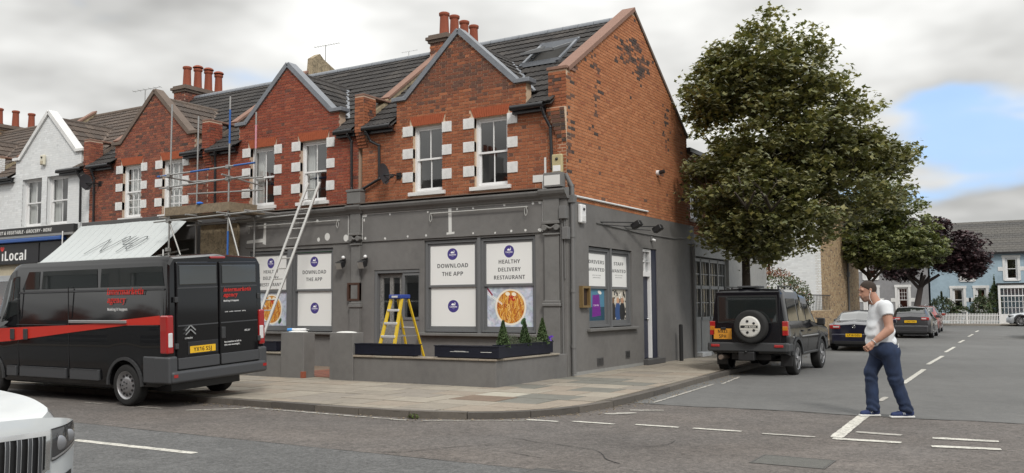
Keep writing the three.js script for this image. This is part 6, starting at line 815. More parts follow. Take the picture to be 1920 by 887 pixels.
{ // old black off-roader with the spare wheel on its back door
  const v = thing('off_road_car', 'boxy dark off-road car with white spare wheel cover, parked under the tree', 'car', [3.0, 0, -3.02], Math.PI / 2), B = M.carPlum;
  const sh = new CarShell({ L: 4.42, axles: [0.87, 3.41], wr: 0.375, rr: 0.12, crown: 0.02, s: 0.06, top: [[0, 1.86], [0.05, 1.93], [0.15, 2.0], [1.5, 2.0], [1.65, 1.91], [2.35, 1.87], [2.62, 1.78], [3.12, 1.17], [4.2, 1.10], [4.38, 1.02], [4.42, 0.8]], width: [[0, 0.85], [0.06, 0.885], [0.15, 0.895], [4.1, 0.895], [4.36, 0.86], [4.42, 0.8]], belt: [[0, 1.16], [3.0, 1.12], [4.42, 1.0]], roofW: [[0, 0.74], [2.6, 0.74], [3.1, 0.8], [4.42, 0.8]], bottom: [[0, 0.52], [0.3, 0.46], [4.1, 0.44], [4.42, 0.5]] });
  part(v, 'body', sh.body(), B); part(v, 'underbody', merge([bx(0.2, 4.2, 0.36, 0.5, -0.45, 0.45), rod([0.87, 0.36, -0.7], [0.87, 0.36, 0.7], 0.07, 10), new THREE.SphereGeometry(0.16, 12, 10).translate(0.87, 0.36, 0.1)]), M.black);
  for (const s of [1, -1]) { part(v, 'rear_quarter_window', sh.patch(0.26, 1.12, 0.3, 1.12, 7.12, 7.82, s, 0.006), M.carGlass); part(v, 'rear_door_window', sh.patch(1.22, 1.88, 1.22, 1.88, 7.12, 7.8, s, 0.006), M.carGlass); part(v, 'front_door_window', sh.patch(1.96, 2.9, 1.96, 2.52, 7.12, 7.78, s, 0.006), M.carGlass); part(v, 'alpine_window', sh.patch(0.42, 1.2, 0.42, 1.2, 8.15, 8.8, s, 0.006), M.carGlass);
    const zs = s * 0.897; part(v, 'side_moulding', merge([rbx(0.45, 0.55 - 0.02, 0.86, 0.89, zs - 0.012, zs + 0.012, 0.005), rbx(1.32, 2.98, 0.86, 0.885, zs - 0.012, zs + 0.012, 0.005)]), M.steel); for (const x of [1.17, 1.92, 2.98]) part(v, 'door_gap', bx(x - 0.005, x + 0.005, 0.55, 1.12, Math.min(zs, zs + s * 0.002), Math.max(zs, zs + s * 0.002)), M.black); for (const x of [1.3, 2.05]) part(v, 'door_handle', rbx(x, x + 0.13, 0.98, 1.02, zs - 0.02, zs + 0.025, 0.01), M.black); part(v, 'door_mirror', rbx(2.72, 2.84, 1.1, 1.28, s * 1.02 - 0.09, s * 1.02 + 0.09, 0.03, 3), M.black); part(v, 'sill_guard', rbx(1.3, 2.95, 0.44, 0.5, s * 0.86 - 0.04, s * 0.86 + 0.04, 0.02), M.black); for (const c of [0.87, 3.41]) part(v, 'wheel_arch_lip', (() => { const l = []; for (let i = 1; i < 15; i++) { const a = i / 16 * Math.PI, b = (i + 1) / 16 * Math.PI, R = 0.47; l.push(bar([c + Math.cos(a) * R, 0.375 + Math.sin(a) * R, zs], [c + Math.cos(b) * R, 0.375 + Math.sin(b) * R, zs], 0.06, 0.03, [0, 0, 1])); } return merge(l); })(), M.plastic); }
  part(v, 'windscreen', sh.over(2.66, 3.08, 9.2, 0.006), M.carGlass); part(v, 'roof_bars', merge([bar([0.3, 2.03, -0.62], [1.55, 2.03, -0.62], 0.03, 0.03), bar([0.3, 2.03, 0.62], [1.55, 2.03, 0.62], 0.03, 0.03), ...[0.35, 0.9, 1.5].flatMap(x => [bx(x - 0.03, x + 0.03, 1.96, 2.03, -0.635, -0.605), bx(x - 0.03, x + 0.03, 1.96, 2.03, 0.605, 0.635)])]), M.black); part(v, 'roof_vent', rbx(0.1, 0.55, 2.0, 2.045, -0.25, 0.25, 0.015), M.plasticGrey);
  const d = part(v, 'tail_door', rbx(-0.02, 0.04, 0.62, 1.92, -0.74, 0.74, 0.04, 3), B); part(d, 'rear_window', rbx(-0.026, -0.01, 1.22, 1.8, -0.66, 0.66, 0.012, 2), M.rearGlass || M.carGlass); part(d, 'window_seal', (() => { const l = [bx(-0.03, -0.02, 1.8, 1.825, -0.68, 0.68), bx(-0.03, -0.02, 1.195, 1.22, -0.68, 0.68), bx(-0.03, -0.02, 1.22, 1.8, -0.685, -0.66), bx(-0.03, -0.02, 1.22, 1.8, 0.66, 0.685)]; return merge(l); })(), M.black); part(d, 'wiper', bar([-0.04, 1.22, -0.55], [-0.04, 1.27, -0.12], 0.012, 0.02), M.black); part(d, 'latch', rbx(-0.05, -0.02, 1.05, 1.1, -0.62, -0.5, 0.01), M.black);
  const sp = sub(v, 'spare_wheel'); sp.position.set(-0.16, 1.12, 0.12); sp.rotation.y = Math.PI / 2; part(sp, 'tyre', wheelTyre(0.375, 0.24), M.tyre); const cv = new THREE.LatheGeometry([[0, 0.03], [0.2, 0.025], [0.235, 0.0], [0.24, -0.03]].map(p => new THREE.Vector2(...p)), 32).rotateX(-Math.PI / 2).translate(0, 0, -0.125); part(sp, 'cover', cv, mat(0.55, 0.54, 0.51, 0.5)); const stx = sheet(0.4, 0.13).rotateY(Math.PI).translate(0, 0, -0.16); part(sp, 'cover_lettering', stx, new THREE.MeshStandardMaterial({ map: canvasTex(400, 130, g => { g.fillStyle = '#c9c6bd'; g.fillRect(0, 0, 400, 130); g.fillStyle = '#1b1b1a'; g.fillRect(6, 34, 388, 62); g.fillStyle = '#d9d6cd'; g.font = 'bold 50px sans-serif'; g.textAlign = 'center'; g.fillText('LAND ROVER', 200, 84); }), roughness: 0.5 })); part(sp, 'cover_recess', merge([0, 1, 2, 3, 4].map(i => { const a = i / 5 * 6.283; return new THREE.CylinderGeometry(0.03, 0.03, 0.01, 10).rotateX(Math.PI / 2).translate(Math.cos(a) * 0.13, Math.sin(a) * 0.13, -0.157); })), M.black);
  for (const s of [-1, 1]) { const l = part(v, 'tail_lamp', rbx(-0.03, 0.08, 0.92, 1.24, s * 0.83 - 0.055, s * 0.83 + 0.07, 0.015), M.redLens); part(l, 'indicator', rbx(-0.034, 0.07, 1.03, 1.13, s * 0.83 - 0.05, s * 0.83 + 0.064, 0.01), M.amberLens); part(v, 'bumper_lamp', rbx(-0.16, -0.05, 0.66, 0.72, s * 0.72 - 0.1, s * 0.72 + 0.1, 0.01), M.redLens); part(v, 'mud_flap', rbx(0.4, 0.43, 0.22, 0.55, s * 0.74 - 0.13, s * 0.74 + 0.13, 0.01), M.black); }
  part(v, 'bumper', merge([rbx(-0.14, 0.1, 0.56, 0.76, -0.9, 0.9, 0.03, 3), rbx(-0.1, 0.35, 0.56, 0.74, -0.925, -0.8, 0.03), rbx(-0.1, 0.35, 0.56, 0.74, 0.8, 0.925, 0.03)]), M.plastic); part(v, 'tow_bar', merge([rbx(-0.2, -0.06, 0.36, 0.56, -0.18, 0.18, 0.02), new THREE.SphereGeometry(0.03, 10, 8).translate(-0.22, 0.56, 0)]), M.black); part(v, 'exhaust', rod([-0.1, 0.42, -0.62], [0.4, 0.42, -0.6], 0.055, 12), M.copingBrown);
  const pl = rearText(0.42, 0.24, 0.95, -0.58, -0.03, plateTex('N933', '#c98a2c', 'SPH')); part(v, 'number_plate', pl[0], pl[1]);
  for (const [x, z] of [[0.87, 1], [0.87, -1], [3.41, 1], [3.41, -1]]) wheel(v, x, z * 0.78, 0.375, 0.24, 'five', z);
}
function roadCar(name, label, pos, turn, o, paint, group) {
  const v = thing(name, label, 'car', pos, turn, group), L = o.L || 4.6, e = o.estate, H = o.H || 1.48, W = o.W || 0.91, r = o.r || 0.33;
  const sh = new CarShell({ L, axles: [o.ra || 0.95, L - 0.9], wr: r, rr: 0.12, crown: 0.02, s: 0.09, top: e ? [[0, 0.95], [0.08, 1.15], [0.45, H - 0.06], [0.8, H - 0.01], [2.0, H], [2.6, H - 0.06], [3.35, 1.0], [L - 0.35, 0.88], [L - 0.06, 0.72], [L, 0.55]] : [[0, 0.9], [0.12, 1.0], [0.62, 1.04], [1.25, H - 0.08], [1.7, H], [2.2, H - 0.02], [2.65, H - 0.12], [3.3, 1.0], [L - 0.35, 0.86], [L - 0.06, 0.7], [L, 0.55]], width: [[0, W * 0.78], [0.12, W * 0.92], [0.6, W], [L - 0.9, W], [L - 0.3, W * 0.9], [L, W * 0.66]], belt: [[0, 0.86], [0.5, 0.93], [2.6, 0.92], [3.4, 0.88], [L, 0.55]], roofW: [[0, W * 0.72], [0.8, W * 0.68], [2.6, W * 0.68], [3.3, W * 0.8], [L, W * 0.6]], bottom: [[0, 0.36], [0.3, 0.24], [L - 0.3, 0.2], [L, 0.28]] });
  part(v, 'body', sh.body(), paint); const M0 = e ? [[0.62, 1.35, 0.8, 1.33], [1.42, 2.2, 1.42, 2.2], [2.28, 3.12, 2.28, 2.72]] : [[0.98, 1.5, 1.35, 1.52], [1.58, 2.3, 1.58, 2.28], [2.38, 3.05, 2.36, 2.68]];
  for (const s of [1, -1]) for (const q of M0) part(v, 'side_window', sh.patch(...q, 7.15, 7.86, s, 0.006, 8, 4), M.carGlass);
  part(v, 'rear_window', e ? sh.over(0.14, 0.48, 8.6, 0.008) : sh.over(0.66, 1.36, 8.75, 0.008), M.carGlass); part(v, 'windscreen', sh.over(2.68, 3.28, 8.8, 0.008), M.carGlass);
  part(v, 'bumper', merge([rbx(-0.04, 0.1, 0.28, 0.6, -W * 0.8, W * 0.8, 0.05, 3)]), o.bumper || paint); part(v, 'diffuser', rbx(-0.045, 0.1, 0.24, 0.36, -W * 0.72, W * 0.72, 0.02), M.black);
  for (const s of [-1, 1]) { const q = e ? [0.62, 0.98] : [0.74, 0.9]; const l = part(v, 'tail_lamp', rbx(-0.02, 0.22, q[1] - 0.14, q[1], s * W * 0.70 - 0.2 * (s > 0 ? 1 : 0.75), s * W * 0.70 + 0.2 * (s > 0 ? 0.75 : 1), 0.03, 3), M.redLens); part(l, 'clear_lens', rbx(-0.024, 0.0, q[1] - 0.09, q[1] - 0.05, s * W * 0.62 - 0.1, s * W * 0.62 + 0.1, 0.006), M.clearLens); part(v, 'door_mirror', rbx(2.78, 2.95, 0.92, 1.06, s * (W + 0.08) - 0.1, s * (W + 0.08) + 0.1, 0.04, 3), paint); part(v, 'head_lamp', rbx(L - 0.5, L - 0.14, 0.62, 0.76, s * W * 0.66 - 0.14, s * W * 0.66 + 0.14, 0.04, 3), M.lampDark); part(v, 'door_seams', merge([1.48, 2.34].map(x => bx(x - 0.004, x + 0.004, 0.34, 0.88, s * W * 0.998 - 0.003, s * W * 0.998 + 0.004))), M.black); }
  if (o.plate) { const q = rearText(0.52, 0.112, o.plateY || 0.62, 0, -0.046, plateTex(o.plate)); part(v, 'number_plate', q[0], q[1]); } else part(v, 'front_plate', bx(L, L + 0.01, 0.4, 0.5, -0.26, 0.26), M.whiteGloss);
  if (o.badge) part(v, 'badge', merge([new THREE.TorusGeometry(0.045, 0.008, 6, 20).rotateY(Math.PI / 2).translate(-0.0, 0.84, 0), ...[0, 2.094, 4.189].map(a => rod([0, 0.84, 0], [0, 0.84 + Math.cos(a) * 0.042, Math.sin(a) * 0.042], 0.006, 5))]), M.chrome);
  part(v, 'lower_grille', rbx(L - 0.06, L + 0.005, 0.3, 0.52, -0.5, 0.5, 0.02), M.black); part(v, 'underbody', bx(0.2, L - 0.2, 0.16, 0.3, -W * 0.7, W * 0.7), M.black);
  for (const [x, z] of [[o.ra || 0.95, 1], [o.ra || 0.95, -1], [L - 0.9, 1], [L - 0.9, -1]]) wheel(v, x, z * (W - 0.12), r, 0.22, 'ten', z);
  if (e && o.rails) part(v, 'roof_rails', merge([-1, 1].map(s => tube([[0.6, H - 0.02, s * W * 0.62], [1.0, H + 0.05, s * W * 0.64], [2.3, H + 0.04, s * W * 0.64], [2.7, H - 0.05, s * W * 0.62]], 0.015, 20, 6))), M.steel);
  return v;
}
roadCar('coupe_car', 'dark navy coupe with wide red tail lamps parked beyond the off-road car', [3.12, 0, -15.0], Math.PI / 2 + 0.04, { L: 4.7, H: 1.41, plate: 'LP18 OZU', plateY: 0.55, badge: true }, M.carNavy);
roadCar('estate_car', 'dark grey estate car parked behind the walking man', [3.3, 0, -28.0], Math.PI / 2 + 0.04, { L: 4.77, H: 1.5, estate: true, rails: true, plate: 'LD65 XKA', plateY: 0.78 }, M.carGrey);
roadCar('hatchback_car', 'dull red car parked under the purple-leaved tree', [2.75, 0, -36.5], Math.PI / 2 + 0.04, { L: 4.3, H: 1.5, estate: true, plate: 'KV12 RFE', plateY: 0.78 }, M.carRed);
roadCar('crossover_car', 'silver crossover car parked in front of the blue house porch', [10.9, 0, -54.4], Math.PI, { L: 4.7, H: 1.66, estate: true, r: 0.37, W: 0.95 }, M.carSilver);
roadCar('saloon_car', 'black car parked on the far side of the side street', [8.65, 0, -33.4], -Math.PI / 2 + 0.04, { L: 4.6, H: 1.5, estate: true, r: 0.35 }, M.carBlack);
{ // white car nosing into the foreground
  const v = thing('white_car', 'white car in the foreground with black slatted grille and clear headlamp', 'car', [-0.83, 0, 14.3], 0), P = M.carWhite, L = 4.38, W = 0.92;
  const sh = new CarShell({ L, axles: [0.85, L - 0.86], wr: 0.34, rr: 0.10, crown: 0.035, s: 0.07, top: [[0, 1.0], [0.08, 1.3], [0.45, 1.56], [1.2, 1.62], [2.1, 1.61], [2.55, 1.5], [3.25, 1.12], [3.7, 1.08], [4.08, 1.01], [4.28, 0.95], [4.35, 0.88], [L, 0.76]], width: [[0, 0.8], [0.1, 0.9], [0.5, W], [3.6, W], [3.9, W * 0.97], [4.08, W * 0.92], [4.2, W * 0.82], [4.32, W * 0.64], [L, W * 0.5]], belt: [[0, 0.95], [2.6, 0.98], [3.3, 0.97], [3.9, 0.90], [4.25, 0.80], [L, 0.62]], roofW: [[0, 0.66], [2.5, 0.68], [3.2, 0.76], [3.8, 0.80], [4.1, 0.76], [4.25, 0.6], [L, 0.4]], bottom: [[0, 0.36], [0.3, 0.24], [L - 0.3, 0.2], [L, 0.26]] });
  part(v, 'body', sh.body(), P); for (const s of [1, -1]) { for (const q of [[0.5, 1.3, 0.7, 1.3], [1.38, 2.15, 1.38, 2.15], [2.22, 3.05, 2.22, 2.62]]) part(v, 'side_window', sh.patch(...q, 7.15, 7.86, s, 0.006, 8, 4), M.carGlass);
part(v, 'door_mirror', rbx(2.38, 2.55, 1.0, 1.18, s * 1.02 - 0.11, s * 1.02 + 0.11, 0.04, 3), P); }
  part(v, 'windscreen', sh.over(2.62, 3.2, 8.8, 0.008), M.carGlass); part(v, 'rear_window', sh.over(0.12, 0.46, 8.6, 0.008), M.carGlass);
  // nose: a bowed mask in front of the shell that carries grille, lamps and bumper
  const nx = (z, y) => L + 0.05 - 0.30 * Math.pow(Math.abs(z), 2.6) - 0.9 * Math.pow(Math.max(0, Math.abs(z) - 0.68), 1.6) - 0.9 * Math.pow(Math.max(0, y - 0.80), 1.6) - 0.25 * Math.pow(Math.max(0, 0.5 - y), 1.2);
  const nose = (z0, z1, lo, hi, off, nz = 40, ny = 10) => { const p = [], idx = []; for (let j = 0; j <= ny; j++) for (let i = 0; i <= nz; i++) { const z = lerp(z0, z1, i / nz), y = lerp(lo(z), hi(z), j / ny); p.push(nx(z, y) + off, y, z); } for (let j = 0; j < ny; j++) for (let i = 0; i < nz; i++) { const q = j * (nz + 1) + i; idx.push(q, q + nz + 1, q + 1, q + 1, q + nz + 1, q + nz + 2); } const g = new THREE.BufferGeometry(); g.setAttribute('position', new THREE.Float32BufferAttribute(p, 3)); g.setIndex(idx); g.computeVertexNormals(); return g.toNonIndexed(); };
  const az = Math.abs, topZ = z => 0.965 - 0.10 * Math.pow(z, 4) - 0.02 * z * z;
  part(v, 'front_mask', nose(-0.85, 0.85, () => 0.3, topZ, 0, 60, 16), P); part(v, 'front_bumper', merge([nose(-0.84, 0.84, () => 0.3, () => 0.47, 0.02, 50, 6)]), P);
  const gr = sub(v, 'grille'), gl = z => 0.53 + 0.10 * Math.pow(az(z) / 0.52, 4), gh = z => 0.845 - 0.02 * z * z; part(gr, 'grille_mesh', nose(-0.52, 0.52, gl, gh, 0.006, 50, 6), M.black);
  part(gr, 'chrome_surround', merge([nose(-0.55, 0.55, gh, z => gh(z) + 0.03, 0.016, 50, 2), nose(-0.55, 0.55, z => gl(z) - 0.025, gl, 0.016, 50, 2), nose(-0.555, -0.52, z => 0.615, z => 0.87, 0.016, 4, 6), nose(0.52, 0.555, z => 0.615, z => 0.87, 0.016, 4, 6)]), M.chrome);
  for (let i = 0; i < 13; i++) { const z = lerp(-0.47, 0.47, i / 12); part(gr, 'slat', nose(z - 0.017, z + 0.017, gl, gh, 0.022, 2, 8), M.plasticGrey); part(gr, 'slat_edge', merge([nose(z - 0.017, z - 0.012, gl, gh, 0.026, 1, 8), nose(z + 0.012, z + 0.017, gl, gh, 0.026, 1, 8)]), M.steel); }
  for (const s of [-1, 1]) { const lo = z => 0.665 + 0.32 * Math.max(0, az(z) - 0.60), hi = z => 0.865 + 0.075 * (az(z) - 0.56); const a0 = s * 0.575, a1 = s * 0.84, Q = (f, g2, o) => nose(Math.min(a0, a1), Math.max(a0, a1), f, g2, o, 16, 6); const hl = part(v, 'head_lamp', Q(lo, hi, 0.008), M.lampDark); part(hl, 'running_light', Q(z => lo(z) + 0.012, z => lo(z) + 0.026, 0.012), M.steel); for (const [z, y, r] of [[0.645, 0.775, 0.05], [0.745, 0.81, 0.042]]) part(hl, 'lamp_projector', new THREE.SphereGeometry(r, 14, 10).scale(0.25, 1, 1).translate(nx(z, y) + 0.006, y, s * z), M.rim); part(v, 'lamp_seam', Q(z => hi(z), z => hi(z) + 0.01, 0.007), M.black); part(v, 'fog_recess', nose(Math.min(s * 0.62, s * 0.8), Math.max(s * 0.62, s * 0.8), z => 0.42, z => 0.55 + 0.15 * (az(z) - 0.62), 0.006, 8, 4), M.black); }
  part(v, 'lower_grille', nose(-0.5, 0.5, () => 0.32, () => 0.43, 0.026, 30, 3), M.black); part(v, 'front_plate', bx(L + 0.075, L + 0.082, 0.44, 0.53, -0.26, 0.26), M.whiteGloss); part(v, 'underbody', bx(0.2, L - 0.3, 0.16, 0.3, -0.62, 0.62), M.black);
  for (const [x, z] of [[0.85, 1], [0.85, -1], [L - 0.86, 1], [L - 0.86, -1]]) wheel(v, x, z * (W - 0.12), 0.34, 0.22, 'five', z);
  v.scale.setScalar(0.97);
}

// ---------------------------------------------------------------- the walking man
// distance fields joined with a smooth minimum, meshed by surface nets
const smin = (a, b, k) => { const h = Math.max(k - Math.abs(a - b), 0) / k; return Math.min(a, b) - h * h * k * 0.25; };
const capsule = (A, B, r1, r2, sq = [1, 1, 1]) => { const ax = A[0], ay = A[1], az = A[2], dx = B[0] - ax, dy = B[1] - ay, dz = B[2] - az, dd = dx * dx + dy * dy + dz * dz || 1e-9; return (x, y, z) => { let px = x - ax, py = y - ay, pz = z - az; const t = clamp((px * dx + py * dy + pz * dz) / dd); px = (px - dx * t) / sq[0]; py = (py - dy * t) / sq[1]; pz = (pz - dz * t) / sq[2]; return Math.sqrt(px * px + py * py + pz * pz) - lerp(r1, r2, t); }; };
const ellipsoid = (c, r) => (x, y, z) => { const a = (x - c[0]) / r[0], b = (y - c[1]) / r[1], d = (z - c[2]) / r[2], k = Math.sqrt(a * a + b * b + d * d), m = Math.min(...r); return (k - 1) * (k > 1e-3 ? Math.min(m * 1.4, 1 / Math.sqrt((a * a / (r[0] * r[0]) + b * b / (r[1] * r[1]) + d * d / (r[2] * r[2])) / (k * k + 1e-9) + 1e-9)) : m); };
const union = (list, k) => (x, y, z) => { let d = 9; for (const f of list) d = smin(d, f(x, y, z), k); return d; };
function surfaceNets(f, lo, hi, h) {
  const n = [0, 1, 2].map(i => Math.ceil((hi[i] - lo[i]) / h) + 1), F = new Float32Array(n[0] * n[1] * n[2]), I = (i, j, k) => (k * n[1] + j) * n[0] + i;
  for (let k = 0; k < n[2]; k++) for (let j = 0; j < n[1]; j++) for (let i = 0; i < n[0]; i++) F[I(i, j, k)] = f(lo[0] + i * h, lo[1] + j * h, lo[2] + k * h);
  const vid = new Int32Array(F.length).fill(-1), p = [], idx = [], E = [[0, 1], [2, 3], [4, 5], [6, 7], [0, 2], [1, 3], [4, 6], [5, 7], [0, 4], [1, 5], [2, 6], [3, 7]];
  for (let k = 0; k + 1 < n[2]; k++) for (let j = 0; j + 1 < n[1]; j++) for (let i = 0; i + 1 < n[0]; i++) {
    const v = []; let m = 0; for (let c = 0; c < 8; c++) { v[c] = F[I(i + (c & 1), j + (c >> 1 & 1), k + (c >> 2))]; if (v[c] < 0) m++; } if (m === 0 || m === 8) continue;
    let x = 0, y = 0, z = 0, q = 0; for (const [a, b] of E) if ((v[a] < 0) !== (v[b] < 0)) { const t = v[a] / (v[a] - v[b]); x += lerp(a & 1, b & 1, t); y += lerp(a >> 1 & 1, b >> 1 & 1, t); z += lerp(a >> 2, b >> 2, t); q++; } vid[I(i, j, k)] = p.length / 3; p.push(lo[0] + (i + x / q) * h, lo[1] + (j + y / q) * h, lo[2] + (k + z / q) * h);
  }
  const Q = (a, b, c, d, fl) => { if (a < 0 || b < 0 || c < 0 || d < 0) return; fl ? idx.push(a, b, c, a, c, d) : idx.push(a, c, b, a, d, c); };
  for (let k = 1; k + 1 < n[2]; k++) for (let j = 1; j + 1 < n[1]; j++) for (let i = 1; i + 1 < n[0]; i++) {
    const s = F[I(i, j, k)] < 0; if (s !== F[I(i + 1, j, k)] < 0) Q(vid[I(i, j, k)], vid[I(i, j - 1, k)], vid[I(i, j - 1, k - 1)], vid[I(i, j, k - 1)], !s); if (s !== F[I(i, j + 1, k)] < 0) Q(vid[I(i, j, k)], vid[I(i, j, k - 1)], vid[I(i - 1, j, k - 1)], vid[I(i - 1, j, k)], !s); if (s !== F[I(i, j, k + 1)] < 0) Q(vid[I(i, j, k)], vid[I(i - 1, j, k)], vid[I(i - 1, j - 1, k)], vid[I(i, j - 1, k)], !s);
  }
  const g = new THREE.BufferGeometry(); g.setAttribute('position', new THREE.Float32BufferAttribute(p, 3)); g.setIndex(idx); g.computeVertexNormals(); return g.toNonIndexed();
}
{ // local frame: x forward, y up, z to his left (towards the street corner we look from)
  const man = thing('person', 'man in white t-shirt and blue jeans walking across the side street, earphones in', 'person', [6.86, 0.004, 3.36]);
  man.quaternion.setFromRotationMatrix(new THREE.Matrix4().makeBasis(V(-0.857, 0, 0.515), V(0, 1, 0), V(-0.515, 0, -0.857))); // x = forward, z = his right once the parts below are mirrored
  const cap = capsule, skin = mat(0.40, 0.215, 0.15, 0.55), J = { ShL: [0.06, 1.555, 0.215], ElL: [0.055, 1.25, 0.285], WrL: [0.285, 1.06, 0.25], ShR: [0.03, 1.555, -0.215], ElR: [-0.06, 1.27, -0.28], WrR: [-0.02, 1.03, -0.26] };
  const arms = [cap(J.ShL, J.ElL, 0.078, 0.055), cap(J.ElL, J.WrL, 0.056, 0.034), cap([0.10, 1.21, 0.28], [0.2, 1.13, 0.265], 0.052, 0.04), cap(J.ShR, J.ElR, 0.078, 0.055), cap(J.ElR, J.WrR, 0.056, 0.034)];
  const core = [cap([0.05, 1.0, 0], [0.05, 1.5, 0], 0.10, 0.12), cap(J.ShL, J.ShR, 0.07, 0.07), cap([0.06, 1.52, 0], [0.16, 1.72, 0], 0.072, 0.068), cap([0.0, 0.95, -0.09], [0.2, 0.62, -0.1], 0.07, 0.05), cap([0.2, 0.62, -0.1], [0.175, 0.12, -0.1], 0.05, 0.035), cap([-0.04, 0.95, 0.09], [-0.09, 0.52, 0.1], 0.07, 0.05), cap([-0.09, 0.52, 0.1], [-0.22, 0.13, 0.1], 0.05, 0.035)];
  const bodyG = surfaceNets(union([...arms, ...core], 0.035), [-0.32, 0.03, -0.4], [0.42, 1.80, 0.4], 0.012);
  // head: turned down a little
  const H = [0.235, 1.80, 0], hp = (a, y, b) => [H[0] + a * 0.985 + y * 0.17, H[1] + y * 0.985 - a * 0.17, b];
  const headF = union([ellipsoid(hp(-0.015, 0.03, 0), [0.112, 0.108, 0.082]), ellipsoid(hp(0.02, -0.045, 0), [0.085, 0.095, 0.068]), cap(hp(0.02, -0.115, 0.03), hp(0.06, -0.118, 0), 0.032, 0.03), cap(hp(0.02, -0.115, -0.03), hp(0.06, -0.118, 0), 0.032, 0.03), cap(hp(0.094, 0.005, 0), hp(0.118, -0.042, 0), 0.011, 0.015), cap(hp(0.088, 0.028, 0.05), hp(0.09, 0.028, -0.05), 0.016, 0.016), cap(hp(0.092, -0.078, 0.02), hp(0.092, -0.078, -0.02), 0.012, 0.012), cap(hp(0.088, -0.092, 0.016), hp(0.088, -0.092, -0.016), 0.012, 0.012), cap(hp(-0.04, -0.05, 0), [0.12, 1.6, 0], 0.07, 0.07), ...[1, -1].flatMap(s => [cap(hp(-0.018, 0.018, s * 0.083), hp(-0.012, -0.035, s * 0.078), 0.017, 0.011, [1, 1, 0.6])])], 0.02);
  const headG = surfaceNets((x, y, z) => headF(x, y, z), [0.03, 1.60, -0.13], [0.42, 1.95, 0.13], 0.005);
  const hand = (w, sgn, fw) => { // relaxed hand: palm, four curled fingers, thumb along the side
    const W = V(...w), d = V(fw[0], fw[1], fw[2]).normalize(), n = V(0, 0, sgn), dn = V(d.y, -d.x, 0).multiplyScalar(1); const at = (f, u, o) => { const q = W.clone().addScaledVector(d, f).addScaledVector(dn, u).addScaledVector(n, o); return [q.x, q.y, q.z]; };
    const l = [cap(at(-0.02, 0, 0), at(0.03, 0, 0), 0.03, 0.032), cap(at(0.03, 0.028, 0), at(0.09, 0.034, 0), 0.021, 0.019), cap(at(0.03, -0.022, 0), at(0.09, -0.03, 0), 0.021, 0.018), cap(at(0.04, 0, 0.004), at(0.088, 0, 0.004), 0.022, 0.02)];
    const ff = []; for (let i = 0; i < 4; i++) { const u = 0.036 - i * 0.0225, L = [0.92, 1, 0.95, 0.78][i]; const k0 = at(0.09, u, 0), k1 = at(0.09 + 0.036 * L, u, -0.012 * 1), k2 = at(0.09 + 0.046 * L, u, -0.04), k3 = at(0.09 + 0.026 * L, u, -0.058); ff.push(union([cap(k0, k1, 0.0105, 0.0098), cap(k1, k2, 0.0098, 0.009), cap(k2, k3, 0.009, 0.0078)], 0.006)); }
    const th = union([cap(at(0.02, 0.03, -0.012), at(0.055, 0.056, -0.024), 0.015, 0.0125), cap(at(0.055, 0.056, -0.024), at(0.092, 0.054, -0.036), 0.012, 0.0095)], 0.006);
    const pf = union([...l, th], 0.016), f = (x, y, z) => { let q = pf(x, y, z); for (const e of ff) q = smin(q, e(x, y, z), 0.006); return q; };
    const c = at(0.06, 0, -0.02); return surfaceNets(f, c.map(q => q - 0.125), c.map(q => q + 0.125), 0.0035);
  };
  part(man, 'body', merge([bodyG, headG, hand(J.WrL, 1, [0.75, -0.66, 0]), hand(J.WrR, -1, [0.1, -1, 0])]), skin);
  // eyes, brows
  for (const s of [1, -1]) { part(man, 'eye', new THREE.SphereGeometry(0.0105, 10, 8).translate(...hp(0.086, 0.006, s * 0.034)), mat(0.10, 0.07, 0.05, 0.3)); part(man, 'eyebrow', new THREE.CapsuleGeometry(0.006, 0.03, 4, 8).rotateX(Math.PI / 2).translate(...hp(0.101, 0.034, s * 0.034)), mat(0.03, 0.02, 0.015, 0.8)); }
  const hairF = (x, y, z) => { const d = ellipsoid(hp(-0.02, 0.035, 0), [0.12, 0.112, 0.089])(x, y, z); const la = (x - H[0]) * 0.985 - (y - H[1]) * 0.17, ly = (y - H[1]) * 0.985 + (x - H[0]) * 0.17; const cut = Math.max(la - 0.078 + Math.max(0, 0.075 - ly) * 1.15, -ly - 0.062 + Math.max(0, la + 0.03) * 0.9); return Math.max(d + 0.004 * fbm(x * 60, y * 60, z * 60, 2), cut); };
  part(man, 'hair', surfaceNets(hairF, [0.05, 1.68, -0.11], [0.37, 1.965, 0.11], 0.005), mat(0.028, 0.018, 0.012, 0.85)); part(man, 'stubble', surfaceNets((x, y, z) => { const la = (x - H[0]) * 0.985 - (y - H[1]) * 0.17, ly = (y - H[1]) * 0.985 + (x - H[0]) * 0.17; return Math.max(headF(x, y, z) - 0.0012, ly + 0.065 - Math.max(0, -la) * 0.4, -la - 0.02, la - 0.2, -(ly + 0.16)); }, [0.1, 1.60, -0.12], [0.40, 1.80, 0.12], 0.005), mat(0.25, 0.145, 0.105, 0.8));
  // t-shirt with folds
  const fold = (x, y, z) => 0.010 * Math.sin((y * 1.0 + x * 0.55) * 46 + 2 * Math.sin(z * 9)) * smooth(1.5, 1.15, y) + 0.004 * fbm(x * 14, y * 9, z * 14, 3);
